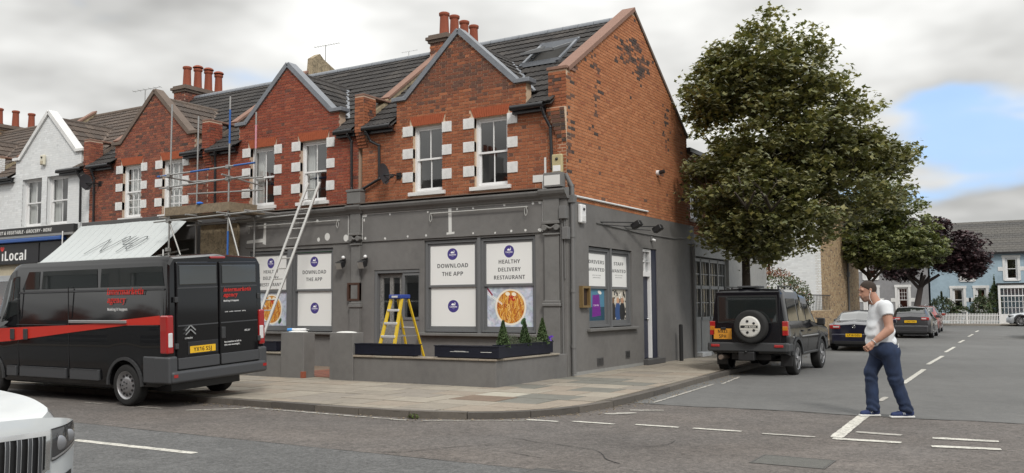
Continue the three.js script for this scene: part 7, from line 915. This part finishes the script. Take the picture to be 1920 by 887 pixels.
  const shirtU = union([cap([0.085, 1.09, 0.0], [0.075, 1.22, 0.0], 0.182, 0.188, [1, 1, 1.02]), cap([0.075, 1.22, 0.0], [0.07, 1.47, 0.0], 0.18, 0.152, [1, 1, 1.15]), cap([0.05, 1.555, 0.15], [0.05, 1.555, -0.15], 0.085, 0.085, [1.2, 1, 1]), cap([0.05, 1.56, 0], [0.09, 1.625, 0], 0.105, 0.078), cap([0.06, 1.57, 0.2], [0.062, 1.45, 0.255], 0.096, 0.083), cap([0.03, 1.57, -0.2], [0.0, 1.45, -0.25], 0.096, 0.083), cap([0.06, 1.05, 0], [0.04, 1.02, 0], 0.188, 0.19, [1, 1, 1])], 0.05);
  part(man, 't_shirt', surfaceNets((x, y, z) => { const d = shirtU(x, y, z) + fold(x, y, z); const hem = 1.0 + 0.1 * (0.25 - x) * 0.9 - y; const neck = y - (1.665 - 0.32 * (x - 0.07)); const nl = V(0.062, 1.45, 0.255).sub(V(0.06, 1.57, 0.2)).normalize(), sl = z > 0.17 ? (x - 0.062) * nl.x + (y - 1.44) * nl.y + (z - 0.258) * nl.z : -1, sr = z < -0.17 ? (y - 1.44) * -0.9 + (-0.25 - z) * 0.3 : -1; return Math.max(d, hem, neck, sl, sr); }, [-0.26, 0.96, -0.40], [0.38, 1.74, 0.40], 0.011), new THREE.MeshStandardMaterial({ color: C(0.60, 0.62, 0.64), roughness: 0.9 }));
  // jeans
  const wr = (x, y, z) => 0.008 * Math.sin(y * 62 + 3 * Math.sin(x * 20 + z * 12)) * (smooth(0.3, 0.12, y) + smooth(0.12, 0.0, Math.abs(y - 0.55)) * 0.8) + 0.003 * fbm(x * 18, y * 12, z * 18, 2);
  const jeansU = union([cap([0.055, 0.97, 0.07], [0.055, 0.97, -0.07], 0.155, 0.155, [1.08, 1, 1]), cap([-0.05, 0.93, 0.085], [-0.05, 0.93, -0.085], 0.12, 0.12), cap([0.04, 0.92, -0.095], [0.185, 0.64, -0.10], 0.128, 0.092), cap([0.185, 0.64, -0.10], [0.18, 0.36, -0.10], 0.09, 0.085), cap([0.18, 0.36, -0.10], [0.172, 0.09, -0.10], 0.085, 0.09), cap([-0.01, 0.92, 0.095], [-0.085, 0.52, 0.10], 0.132, 0.096), cap([-0.085, 0.52, 0.10], [-0.145, 0.34, 0.10], 0.094, 0.086), cap([-0.145, 0.34, 0.10], [-0.225, 0.10, 0.10], 0.086, 0.088)], 0.03);
  part(man, 'jeans', surfaceNets((x, y, z) => Math.max(jeansU(x, y, z) + wr(x, y, z), y - 1.07, 0.075 - y), [-0.36, 0.05, -0.26], [0.36, 1.10, 0.26], 0.011), new THREE.MeshStandardMaterial({ color: C(1, 1, 1), roughness: 0.88, vertexColors: true }));
  { const g = man.children[man.children.length - 1].geometry, p = g.attributes.position, c = new Float32Array(p.count * 3); for (let i = 0; i < p.count; i++) { const q = 1 + 0.9 * fbm(p.getX(i) * 9, p.getY(i) * 5, p.getZ(i) * 9, 4) + 0.25 * fbm(p.getX(i) * 60, p.getY(i) * 60, p.getZ(i) * 60, 2); c.set([0.014 * q, 0.026 * q, 0.062 * q], i * 3); } g.setAttribute('color', new THREE.BufferAttribute(c, 3)); }
  // shoes
  const shoe = (tx, hx, z, lift) => { const g = sub(man, 'shoe'); const sF = union([cap([hx + 0.05, 0.07, z], [hx + 0.13, 0.075, z], 0.05, 0.05, [1, 1.1, 0.85]), cap([hx + 0.12, 0.06, z], [tx - 0.05, 0.045, z], 0.046, 0.036, [1, 1, 1.05])], 0.03); part(g, 'upper', surfaceNets((x, y, q) => Math.max(sF(x, y, q), 0.026 - y), [hx - 0.03, 0.0, z - 0.09], [tx + 0.03, 0.15, z + 0.09], 0.006), mat(0.016, 0.03, 0.10, 0.8)); part(g, 'sole', rbx(hx, tx, 0.0, 0.03, z - 0.045, z + 0.045, 0.014, 3), mat(0.62, 0.62, 0.60, 0.7)); for (const s of [-1, 1]) part(g, 'emblem', sheet(0.05, 0.045).rotateY(s > 0 ? 0 : Math.PI).translate((tx + hx) / 2 - 0.01, 0.068, z + s * 0.052), new THREE.MeshStandardMaterial({ map: shoeTex, transparent: true, roughness: 0.7 })); part(g, 'laces', merge([0, 1, 2].map(i => bx(tx - 0.13 + i * 0.02, tx - 0.122 + i * 0.02, 0.088 - i * 0.006, 0.096 - i * 0.006, z - 0.03, z + 0.03))), mat(0.03, 0.045, 0.12, 0.8)); g.position.y = lift; };
  const shoeTex = textTex(128, 116, g => { g.strokeStyle = '#c9cfd6'; g.lineWidth = 13; g.beginPath(); g.moveTo(18, 104); g.lineTo(38, 16); g.lineTo(76, 100); g.lineTo(104, 14); g.stroke(); });
  shoe(0.375, 0.075, -0.10, 0.0); shoe(0.02, -0.325, 0.10, 0.0);
  // earphone cable, wristwatch
  part(man, 'earphone_cable', merge([tube([hp(-0.01, -0.01, 0.088), hp(0.02, -0.09, 0.085), [0.2, 1.62, 0.08]], 0.003, 16, 5), tube([[-0.12, 1.05, 0.16], [-0.10, 0.99, 0.178], [-0.02, 0.975, 0.19], [0.05, 0.99, 0.19], [0.14, 1.0, 0.17]], 0.0035, 20, 5), new THREE.SphereGeometry(0.009, 8, 6).translate(...hp(-0.008, -0.008, 0.09))]), M.whiteGloss); part(man, 'wristwatch', new THREE.TorusGeometry(0.037, 0.009, 8, 24).rotateY(Math.PI / 2).rotateZ(-0.68).translate(0.268, 1.075, 0.252), M.steel);
  man.traverse(m => { if (!m.isMesh) return; let g = m.geometry; if (g.index) g = g.toNonIndexed(); g.scale(1, 1, -1); for (const k of Object.keys(g.attributes)) { const a = g.attributes[k]; const n = a.itemSize; for (let i = 0; i + 2 < a.count; i += 3) for (let c = 0; c < n; c++) { const p = (i + 1) * n + c, q = (i + 2) * n + c, t = a.array[p]; a.array[p] = a.array[q]; a.array[q] = t; } } m.geometry = g; });
}

// ---------------------------------------------------------------- trees
function limb(out, a, b, r0, r1) { out.push(rod(a.toArray(), b.toArray(), r0, 8, r1)); }
// grows limbs, returns twig ends; crown = list of ellipsoids [cx,cy,cz,rx,ry,rz] in local metres
function makeTree(name, label, pos, o) {
  const t = thing(name, label, 'tree', pos), R = rng(o.seed), wood = [], tips = [];
  const trunkTop = V(o.lean?.[0] || 0, o.fork, o.lean?.[1] || 0); limb(wood, V(0, -0.05, 0), trunkTop, o.r, o.r * 0.72); wood.push(new THREE.CylinderGeometry(o.r, o.r * 1.35, 0.3, 10).translate(0, 0.1, 0));
  const inside = p => { let m = 9; for (const e of o.crown) m = Math.min(m, Math.hypot((p.x - e[0]) / e[3], (p.y - e[1]) / e[4], (p.z - e[2]) / e[5])); return m; };
  const grow = (p, d, len, r, lv) => { const q = p.clone().addScaledVector(d, len); limb(wood, p, q, r, r * 0.7); if (lv === 0 || inside(q) > 1.0) { tips.push(q); return; } const n = lv > 2 ? 3 : 2 + (R() < 0.6 ? 1 : 0); for (let i = 0; i < n; i++) { const a = R() * 6.283, s = 0.35 + R() * 0.55, ax = V(Math.cos(a), 0.12 + R() * 0.3, Math.sin(a)); const nd = d.clone().multiplyScalar(1 - s * 0.5).addScaledVector(ax, s).normalize(); nd.y = Math.max(nd.y, -0.15); grow(q, nd, len * (0.68 + R() * 0.22), r * 0.68, lv - 1); } };
  for (let i = 0; i < o.limbs; i++) { const a = i / o.limbs * 6.283 + R(), up = 0.5 + R() * 0.9; grow(trunkTop.clone().add(V(0, (R() - 0.3) * 0.5, 0)), V(Math.cos(a), up, Math.sin(a)).normalize(), o.len * (0.8 + R() * 0.4), o.r * 0.5, o.levels); }
  part(t, 'trunk', merge(wood), o.bark);
  // leaves: five-pointed blades hung in sprays; sprays sit in clumps so that gaps stay open
  const n = o.leaves, P = new Float32Array(n * 5 * 9), Cc = new Float32Array(n * 5 * 9), clumps = []; let k = 0;
  while (clumps.length < o.clumps) { const e = o.crown[Math.floor(R() * o.crown.length)], a = R() * 6.283, c = R() * 2 - 1, s = Math.sqrt(1 - c * c), q = Math.pow(R(), 0.38) * 0.98; const p = V(e[0] + Math.cos(a) * s * q * e[3], e[1] + c * q * e[4], e[2] + Math.sin(a) * s * q * e[5]); if (p.y < o.minY) continue; const f = fbm(p.x * 0.55 + o.seed, p.y * 0.55, p.z * 0.55, 3); if (f < -0.2 && R() < 0.8) continue; clumps.push([p, (0.22 + R() * 0.34) * (o.clumpR || 1), 0.75 + R() * 0.5]); }
  // the trunk's twigs carry clumps as well
  for (const q of tips) if (inside(q) < 1.05) clumps.push([q, 0.3 * (o.clumpR || 1), 0.8 + R() * 0.4]);
  const u = V(0, 0, 0), w = V(0, 0, 0), nn = V(0, 0, 0);
  for (let i = 0; i < n; i++) {
    const [c, cr, tone] = clumps[Math.floor(R() * clumps.length)], a = R() * 6.283, z = R() * 2 - 1, s = Math.sqrt(1 - z * z), q = Math.pow(R(), 0.5) * cr; const p = V(c.x + Math.cos(a) * s * q * 1.25, c.y + z * q * 0.62, c.z + Math.sin(a) * s * q * 1.25);
    nn.set((R() - 0.5) * 1.8, 0.35 + R() * 0.75, (R() - 0.5) * 1.8).normalize(); const b = R() * 6.283; u.set(Math.cos(b), (R() - 0.6) * 0.7, Math.sin(b)).normalize(); w.crossVectors(nn, u).normalize(); const L = o.leaf * (0.65 + R() * 0.7), tip = p.clone().addScaledVector(u, L * 0.62).addScaledVector(nn, -L * 0.12), bs = p.clone().addScaledVector(u, -L * 0.4), l1 = p.clone().addScaledVector(w, L * 0.52).addScaledVector(u, L * 0.12), r1 = p.clone().addScaledVector(w, -L * 0.52).addScaledVector(u, L * 0.12), m1 = p.clone().addScaledVector(w, L * 0.2).addScaledVector(u, L * 0.14), m2 = p.clone().addScaledVector(w, -L * 0.2).addScaledVector(u, L * 0.14);
    const tri = [[bs, m2, m1], [m1, m2, tip], [bs, m1, l1], [bs, r1, m2], [m1, tip, m2]]; const col = o.colors[Math.floor(R() * o.colors.length)], j = tone * (0.85 + R() * 0.3);
    for (let q2 = 0; q2 < 4; q2++) for (const v of tri[q2]) { P[k] = v.x; P[k + 1] = v.y; P[k + 2] = v.z; Cc[k] = col[0] * j; Cc[k + 1] = col[1] * j; Cc[k + 2] = col[2] * j; k += 3; }
  }
  const g = new THREE.BufferGeometry(); g.setAttribute('position', new THREE.BufferAttribute(P.slice(0, k), 3)); g.setAttribute('color', new THREE.BufferAttribute(Cc.slice(0, k), 3)); g.computeVertexNormals();
  part(t, 'crown', g, new THREE.MeshPhysicalMaterial({ vertexColors: true, roughness: 0.62, transmission: o.trans ?? 0.3, thickness: 0, side: THREE.DoubleSide })); return t;
}
const bark = new THREE.MeshStandardMaterial({ color: C(0.065, 0.052, 0.04), map: rep(T.stone, 1 / 0.3), roughness: 0.95 });
const GREEN = [[0.18, 0.185, 0.042], [0.14, 0.152, 0.035], [0.215, 0.208, 0.052], [0.11, 0.128, 0.03], [0.24, 0.222, 0.056]];
makeTree('maple_tree', 'large green street tree rising behind the boxy off-road car', [1.72, 0.1, -7.35], { seed: 3, r: 0.15, fork: 2.9, limbs: 6, len: 1.15, levels: 4, bark, leaf: 0.15, leaves: 62000, clumps: 1150, minY: 2.5, colors: GREEN, trans: 0.5,
  crown: [[0.65, 6.5, 0.1, 2.35, 2.3, 2.2], [1.2, 4.3, -0.4, 2.6, 1.5, 2.3], [0.75, 8.1, 0.0, 1.75, 1.5, 1.6], [-0.3, 7.5, 0.5, 1.2, 1.1, 1.2], [2.5, 4.9, -1.2, 1.8, 1.2, 1.7], [0.25, 3.5, 0.5, 1.3, 0.9, 1.4], [3.0, 5.5, -1.8, 1.3, 0.6, 1.0], [0.5, 4.6, 0.8, 1.7, 1.6, 1.4], [1.7, 6.6, -0.8, 1.7, 1.3, 1.6]] });
makeTree('maple_tree', 'smaller green street tree beyond the coupe, in front of the purple tree', [1.15, 0.1, -31.0], { seed: 8, r: 0.15, fork: 2.6, limbs: 6, len: 0.95, levels: 3, bark, leaf: 0.2, leaves: 26000, clumps: 500, minY: 2.3, colors: [[0.16, 0.18, 0.04], [0.13, 0.155, 0.034], [0.19, 0.20, 0.045], [0.10, 0.13, 0.028]], trans: 0.4,
  crown: [[1.0, 5.2, 0, 2.2, 1.8, 2.1], [0.6, 6.6, 0, 1.5, 1.25, 1.5], [1.7, 4.2, 0, 2.0, 1.1, 1.8], [-0.2, 4.6, 0.3, 1.2, 1.2, 1.3]] });
makeTree('purple_tree', 'spreading purple-leaved tree leaning in front of the blue house', [0.55, 0.1, -51.5], { seed: 12, r: 0.26, fork: 2.6, lean: [0.55, 0], limbs: 6, len: 1.3, levels: 3, bark: new THREE.MeshStandardMaterial({ color: C(0.045, 0.035, 0.032), roughness: 0.95 }), leaf: 0.25, leaves: 26000, clumps: 480, minY: 2.4, clumpR: 1.25, colors: [[0.034, 0.014, 0.018], [0.026, 0.012, 0.016], [0.045, 0.018, 0.022], [0.055, 0.02, 0.022]], trans: 0.15,
  crown: [[0.9, 5.7, 0, 3.0, 2.0, 2.4], [3.1, 5.1, 0, 2.0, 1.5, 1.8], [-0.6, 6.3, 0, 1.9, 1.4, 1.9], [-0.8, 4.3, 0, 1.6, 1.3, 1.7], [3.8, 4.1, 0.2, 0.9, 0.9, 1.0]] });
function bush(name, label, pos, r, n, leaf, cols, seed, cat = 'bush') { const t = thing(name, label, cat, pos), R = rng(seed), p = [], c = []; for (let i = 0; i < n; i++) { const a = R() * 6.283, z = R() * 2 - 0.7, s = Math.sqrt(Math.max(0, 1 - Math.min(1, z * z))), q = (0.75 + 0.3 * R() + 0.25 * fbm(Math.cos(a) * 2 + seed, z * 2, Math.sin(a) * 2, 2)); const o = V(Math.cos(a) * s * q * r[0], Math.max(0.02, r[1] * (0.45 + z * 0.55 * q)), Math.sin(a) * s * q * r[2]), u = V(R() - 0.5, R() - 0.3, R() - 0.5).normalize().multiplyScalar(leaf), w = V(R() - 0.5, R() - 0.5, R() - 0.5).normalize().multiplyScalar(leaf * 0.5); p.push(...o.clone().sub(u).toArray(), ...o.clone().add(w).toArray(), ...o.clone().add(u).toArray(), ...o.clone().sub(u).toArray(), ...o.clone().add(u).toArray(), ...o.clone().sub(w).toArray()); const k = cols(o.y / r[1], R); for (let j = 0; j < 6; j++) c.push(...k); } const g = new THREE.BufferGeometry(); g.setAttribute('position', new THREE.Float32BufferAttribute(p, 3)); g.setAttribute('color', new THREE.Float32BufferAttribute(c, 3)); g.computeVertexNormals(); part(t, 'foliage', g, mat(1, 1, 1, 0.75, { vertexColors: true, side: THREE.DoubleSide })); part(t, 'stems', merge([0, 1, 2, 3].map(i => rod([(i - 1.5) * r[0] * 0.3, -0.05, 0], [(i - 1.5) * r[0] * 0.5, r[1] * 0.7, (i % 2 - 0.5) * r[2] * 0.4], 0.02, 6))), bark); return t; }

// ---------------------------------------------------------------- houses along and at the end of the side street
{
  const w = thing('white_flank_house', 'house with white painted flank and yellow brick wall beyond the rear wing', 'house'), z0 = -25.0, z1 = -34.3;
  const bw = part(w, 'brick_wall', prism([[-z0, 0], [-z1, 0], [-z1, 7.0], [-z0, 7.0]], 0.25, SIDE(-0.26)), M.mortarYellow), bk = new Bricks('yellow', 501); bk.wall(bw, SIDE(-0.0), 0.1, 7.0, () => [[-z0, -z1]], (u, v, R) => pick(R, [5, 5, 4, 3, 1.5, 0.6, 0.2]));
  const fw = part(w, 'white_wall', bx(-8, -0.26, 0, 7.0, z0 - 0.24, z0), M.mortarWhite); const bk2 = new Bricks('white', 502); bk2.wall(fw, FRONT(z0 + 0.012), 0.1, 6.9, v => minus([[-6, 0.0]], v > 3.9 && v < 5.2 ? [[-2.9, -1.8]] : []), (u, v, R) => pick(R, [5, 4, 4, 3, 1, 3, 0.2])); bk.list.push(); bk.finish(200); bk2.finish(100);
  part(w, 'roof', merge([quad([0.2, 7.0, z0 + 0.2], [0.2, 7.0, z1 - 0.2], [-4, 9.2, z1 - 0.2], [-4, 9.2, z0 + 0.2])]), M.tiles[1]); part(w, 'rear_wall', bx(-8, -0.3, 0, 7, z1, z1 + 0.2), M.brickPlain); part(w, 'window_sill', bx(-3.0, -1.7, 3.82, 3.9, z0, z0 + 0.1), M.whiteGloss); sashWindow(w, { x0: -2.9, x1: -1.8, y0: 3.9, y1: 5.2, depth: 0.05, sill: false, M4: new THREE.Matrix4().makeTranslation(0, 0, z0 + 0.02), room: M.roomDark });
  part(w, 'drainpipe', merge([rod([0.06, 0.1, -31.0], [0.06, 6.9, -31.0], 0.05, 8), bx(0.0, 0.14, 3.0, 3.25, -31.1, -30.9)]), M.pipeGrey);
  const gw = thing('garden_wall', 'low yellow brick garden wall with iron railing below the red-topped hedge', 'wall'); const gm = part(gw, 'wall', prism([[16.1, 0], [24.9, 0], [24.9, 1.35], [16.1, 1.35]], 0.2, SIDE(0.3)), M.mortarYellow), b3 = new Bricks('yellow', 503); b3.wall(gm, SIDE(0.512), 0.1, 1.34, () => [[16.1, 24.9]], (u, v, R) => pick(R, [4, 5, 3, 4, 2, 1, 0.2])); b3.finish(300); const rl = []; for (let z = -16.4; z > -24.8; z -= 0.28) rl.push(rod([0.4, 1.35, z], [0.4, 2.0, z], 0.012, 5)); rl.push(bx(0.38, 0.42, 1.98, 2.02, -24.8, -16.3)); part(gw, 'railing', merge(rl), M.black);
  bush('hedge', 'bushy red-topped hedge above the garden wall behind the off-road car', [-0.9, 0.8, -19.5], [1.5, 2.3, 2.6], 6000, 0.06, (h, R) => R() < (h > 0.85 ? 0.8 : 0.12) ? [0.17, 0.07, 0.035] : [0.05 + R() * 0.02, 0.065 + R() * 0.02, 0.025], 61, 'hedge');
}
function cottage(name, label, x0, x1, z, wall, o) { const h = thing(name, label, 'house'), ey = o.eave || 5.4; const holes = o.wins.map(q => rectPts(q[0], q[1], q[2], q[3])); part(h, 'wall', boxUV(prism(rectPts(x0, x1, 0, ey), 0.25, FRONT(z - 0.25), holes)), wall);
  const rf = part(h, 'roof', merge([quad([x0 - 0.1, ey - 0.1, z + 0.35], [x1 + 0.1, ey - 0.1, z + 0.35], [x1 + 0.1, ey + 2.6, z - 4.0], [x0 - 0.1, ey + 2.6, z - 4.0])]), o.roofMat || M.slate); const R = rng(o.seed || 5); for (let k = 0; k < 14; k++) { const t0 = k / 14, t1 = (k + 1.12) / 14, l = []; let x = x0 - 0.1 - (k % 2) * 0.2; while (x < x1 + 0.1) { const a = Math.max(x, x0 - 0.1), b = Math.min(x + 0.4 - 0.012, x1 + 0.1); if (b > a + 0.02) l.push(bar([(a + b) / 2, lerp(ey - 0.1, ey + 2.6, t0) + 0.035, lerp(z + 0.35, z - 4, t0)], [(a + b) / 2, lerp(ey - 0.1, ey + 2.6, t1) + 0.02, lerp(z + 0.35, z - 4, t1)], b - a, 0.014 + R() * 0.012)); x += 0.4; } part(rf, 'slate_course', boxUV(merge(l)), M.slates[Math.floor(R() * 3)]); }
  part(h, 'gutter', merge([bx(x0 - 0.1, x1 + 0.1, ey - 0.2, ey - 0.08, z + 0.02, z + 0.36)]), M.gutter); part(h, 'side_and_rear_walls', merge([bx(x0, x0 + 0.2, 0, ey, z - 8, z - 0.26), bx(x1 - 0.2, x1, 0, ey, z - 8, z - 0.26), bx(x0, x1, 0, ey, z - 8.2, z - 8)]), wall);
  for (const q of o.wins) { sashWindow(h, { x0: q[0], x1: q[1], y0: q[2], y1: q[3], depth: 0.1, bars: q[4] || [1, 1], sillMat: M.whiteGloss, M4: new THREE.Matrix4().makeTranslation(0, 0, z), room: M.roomDark, roomDepth: 0.9, fw: 0.09 }); part(h, 'window_surround', merge([bx(q[0] - 0.18, q[0], q[2] - 0.05, q[3], z - 0.01, z + 0.04), bx(q[1], q[1] + 0.18, q[2] - 0.05, q[3], z - 0.01, z + 0.04), bx(q[0] - 0.22, q[1] + 0.22, q[3], q[3] + 0.2, z - 0.01, z + 0.05)]), M.white); if (o.blocks) for (const s of [-1, 1]) part(h, 'corner_block', bx(s < 0 ? q[0] - 0.5 : q[1] + 0.18, s < 0 ? q[0] - 0.18 : q[1] + 0.5, (q[2] + q[3]) / 2 - 0.15, (q[2] + q[3]) / 2 + 0.15, z - 0.01, z + 0.03), M.white); }
  return h; }
M.slate = mat(0.06, 0.058, 0.056, 0.8); M.slates = [[0.085, 0.08, 0.074], [0.072, 0.069, 0.066], [0.105, 0.098, 0.088]].map(c => new THREE.MeshStandardMaterial({ color: C(...c), map: rep(T.paint, 1 / 0.9), roughness: 0.8 }));
{
  const blue = new THREE.MeshStandardMaterial({ color: C(0.35, 0.46, 0.54), map: rep(T.render, 1 / 2.3), roughness: 0.85 }), grey = new THREE.MeshStandardMaterial({ color: C(0.27, 0.27, 0.28), map: rep(T.render, 1 / 2.3), roughness: 0.85 }), Z = -59.5;
  const b = cottage('blue_house', 'pale blue painted house with slate roof behind the white picket fence', 0.9, 9.6, Z, blue, { eave: 5.5, blocks: true, seed: 9, wins: [[6.1, 6.9, 3.35, 5.0], [2.45, 3.2, 1.0, 2.75], [4.05, 4.75, 1.0, 2.75], [3.1, 3.9, 3.35, 5.0]] });
  const po = sub(b, 'porch'); part(po, 'porch_roof', rbx(5.5, 9.4, 2.95, 3.08, Z, Z + 1.5, 0.02), M.black); part(po, 'porch_frame', merge([bx(5.6, 9.3, 2.7, 2.95, Z + 1.3, Z + 1.45), bx(5.6, 5.75, 0.1, 2.7, Z + 1.3, Z + 1.45), bx(7.4, 7.52, 0.1, 2.7, Z + 1.3, Z + 1.45), bx(9.15, 9.3, 0.1, 2.7, Z + 1.3, Z + 1.45), bx(5.75, 9.15, 0.1, 0.8, Z + 1.32, Z + 1.42), bx(5.75, 9.15, 2.1, 2.18, Z + 1.33, Z + 1.42), ...Array.from({ length: 14 }, (_, i) => bx(5.95 + i * 0.24, 5.985 + i * 0.24, 0.8, 2.7, Z + 1.35, Z + 1.4)), ...[1.25, 1.7].map(y => bx(5.75, 9.15, y, y + 0.03, Z + 1.35, Z + 1.4))]), M.whiteGloss); part(po, 'pane', sheet(3.4, 1.9).translate(7.45, 1.75, Z + 1.36), M.glass);
  bush('ivy', 'dark ivy column beside the white porch of the blue house', [5.35, 0.1, Z + 0.9], [0.45, 2.9, 0.4], 2200, 0.09, (h, R) => [0.03 + R() * 0.02, 0.05 + R() * 0.025, 0.015], 71, 'ivy'); bush('garden_shrub', 'leafy shrub behind the picket fence under the left window', [1.9, 0.1, -57.0], [1.0, 2.0, 0.7], 1500, 0.11, (h, R) => [0.03 + R() * 0.03, 0.05 + R() * 0.03, 0.025], 72); bush('garden_shrub', 'leafy shrub behind the picket fence beside the ivy', [4.5, 0.1, -57.0], [0.7, 2.1, 0.6], 1100, 0.11, (h, R) => [0.04 + R() * 0.03, 0.06 + R() * 0.03, 0.03], 73); bush('garden_shrub', 'low shrub behind the middle of the picket fence', [3.2, 0.1, -57.1], [0.9, 1.3, 0.6], 1000, 0.1, (h, R) => [0.03 + R() * 0.03, 0.05 + R() * 0.03, 0.02], 74);
  cottage('grey_house', 'pale grey house with white sash windows seen past the walking man', -6.8, 0.75, Z, grey, { eave: 5.6, blocks: true, seed: 10, wins: [[-3.9, -3.0, 0.9, 2.9, [[3, 3], [1, 1]]], [-1.5, -0.7, 0.9, 2.9, [[3, 3], [1, 1]]], [-6.2, -5.3, 0.9, 2.9, [[3, 3], [1, 1]]], [-1.5, -0.7, 3.6, 5.1, [[3, 2], [1, 1]]], [-3.9, -3.0, 3.6, 5.1, [[3, 2], [1, 1]]]] });
  cottage('grey_house', 'pale rendered house at the end of the street left of the grey one', -16, -7.0, Z, M.greyLight, { eave: 5.6, seed: 11, wins: [[-9.5, -8.5, 0.9, 2.9], [-9.5, -8.5, 3.6, 5.1], [-13, -12, 0.9, 2.9]] });
  cottage('end_house', 'cream house at the end of the street right of the blue one', 9.8, 18, Z, M.cream, { eave: 5.5, seed: 13, wins: [[11, 12, 1, 2.8], [14, 15, 1, 2.8], [11, 12, 3.5, 5]] });
  const f = thing('picket_fence', 'white picket fence in front of the blue house', 'fence'), ZF = -56.0; const n = 40; for (let i = 0; i < n; i++) { const x = 1.65 + i * 0.1; part(f, 'picket', prism([[x, 0.12], [x + 0.055, 0.12], [x + 0.055, 0.84], [x + 0.027, 0.9], [x, 0.84]], 0.02, FRONT(ZF)), M.whiteGloss); } for (const y of [0.3, 0.7]) part(f, 'rail', bx(1.6, 5.7, y, y + 0.06, ZF - 0.03, ZF - 0.002), M.whiteGloss); for (const x of [1.55, 3.6, 5.68]) part(f, 'post', bx(x, x + 0.09, 0.05, 0.98, ZF - 0.05, ZF + 0.03), M.whiteGloss);
  struct('far_pavement', boxUV(bx(-16, 18, -0.02, 0.1, -59.5, -54.8)), M.slabs[4]);
}
// ---------------------------------------------------------------- across the main road, behind the viewer: mirrored in windows and paintwork
struct('near_pavement', boxUV(bx(-70, 60, -0.02, 0.1, 16.6, 21.5)), M.slabs[2]);
{
  const labs = ['brick terraced house across the road facing the corner shop', 'rendered terraced house across the road facing the van', 'brick terraced house across the road facing the awning', 'brick terraced house across the road facing the side street', 'rendered terraced house across the road at the far left', 'brick terraced house across the road at the far right', 'painted terraced house across the road beyond the white car', ...['first', 'second', 'third', 'fourth'].map(q => q + ' of the brick terraced houses across the road past the white shop house')];
  [-3, -9, -15, 3, -21, 9, 15, -27, -33, -39, -45].forEach((xc, i) => { const h = thing('opposite_house', labs[i], 'house'), R = rng(900 + i), w = 2.98, z = 21.5; const ws = [[-1.9, -0.9, 4.2, 5.8], [0.7, 1.7, 4.2, 5.8], [-2.3, 2.3, 0.9, 2.9]]; const wm = i % 3 === 1 ? M.greyLight : M.brickPlain; part(h, 'wall', prism([[xc - w, 0], [xc + w, 0], [xc + w, 6.4], [xc + 1.6, 6.4], [xc, 8.3], [xc - 1.6, 6.4], [xc - w, 6.4]], 0.3, FRONT(z), ws.map(q => rectPts(xc + q[0], xc + q[1], q[2], q[3]))), wm); part(h, 'roof', merge([quad([xc - w, 6.3, z], [xc + w, 6.3, z], [xc + w, 9.2, z + 4], [xc - w, 9.2, z + 4]), quad([xc - w, 9.2, z + 4], [xc + w, 9.2, z + 4], [xc + w, 6.3, z + 8], [xc - w, 6.3, z + 8])]), M.tiles[1]); part(h, 'rear_wall', bx(xc - w, xc + w, 0, 6.3, z + 7.8, z + 8), wm); part(h, 'chimney_stack', bx(xc + w - 0.8, xc + w, 8.2, 10.2, z + 3.2, z + 4.8), wm); for (let k = 0; k < 3; k++) part(h, 'chimney_pot', rod([xc + w - 0.4, 10.2, z + 3.5 + k * 0.5], [xc + w - 0.4, 10.8, z + 3.5 + k * 0.5], 0.12, 10), M.pot); for (const q of ws) { const g = sub(h, 'window'); part(g, 'pane', sheet(q[1] - q[0], q[3] - q[2]).rotateY(Math.PI).translate(xc + (q[0] + q[1]) / 2, (q[2] + q[3]) / 2, z + 0.15), M.carGlass); part(g, 'frame', merge([bx(xc + q[0], xc + q[1], (q[2] + q[3]) / 2 - 0.03, (q[2] + q[3]) / 2 + 0.03, z + 0.08, z + 0.14), bx(xc + q[0], xc + q[0] + 0.08, q[2], q[3], z + 0.08, z + 0.14), bx(xc + q[1] - 0.08, xc + q[1], q[2], q[3], z + 0.08, z + 0.14)]), M.whiteGloss); } });
}
bush('weed', 'small green weed growing in the gutter against the kerb', [0.95, 0.0, 6.74], [0.10, 0.07, 0.04], 70, 0.02, (h, R) => [0.06 + R() * 0.03, 0.10 + R() * 0.03, 0.02], 91, 'weed');
bush('weed', 'tiny weed sprouting on the roof tiles by the party wall', [-6.4, 6.75, -0.6], [0.18, 0.2, 0.15], 120, 0.03, (h, R) => [0.10 + R() * 0.03, 0.12 + R() * 0.03, 0.03], 92, 'weed');
{ // grit and leaf litter washed along the foot of the kerb
  const R = rng(66), l = []; for (let i = 0; i < 900; i++) { const t = 0.03 + 0.42 * R(), u = (66 + R() * 24) / kerbLen, p = kerbCurve.getPointAt(clamp(u)), d = kerbCurve.getTangentAt(clamp(u)), o = 0.02 + Math.pow(R(), 2) * 0.35, x = p.x - d.z * o, z = p.z + d.x * o, s = 0.006 + R() * 0.018, a = R() * 6.28; const g = new THREE.TetrahedronGeometry(s); g.scale(1, 0.4, 1); g.rotateY(a); g.translate(x, 0.008, z); l.push(g); }
  const m = struct('gutter_grit', merge(l), mat(0.20, 0.16, 0.11, 0.95)); m.userData = { kind: 'stuff', label: 'brown grit and leaf litter along the foot of the kerb', category: 'litter' };
}

renderer.render(scene, camera);
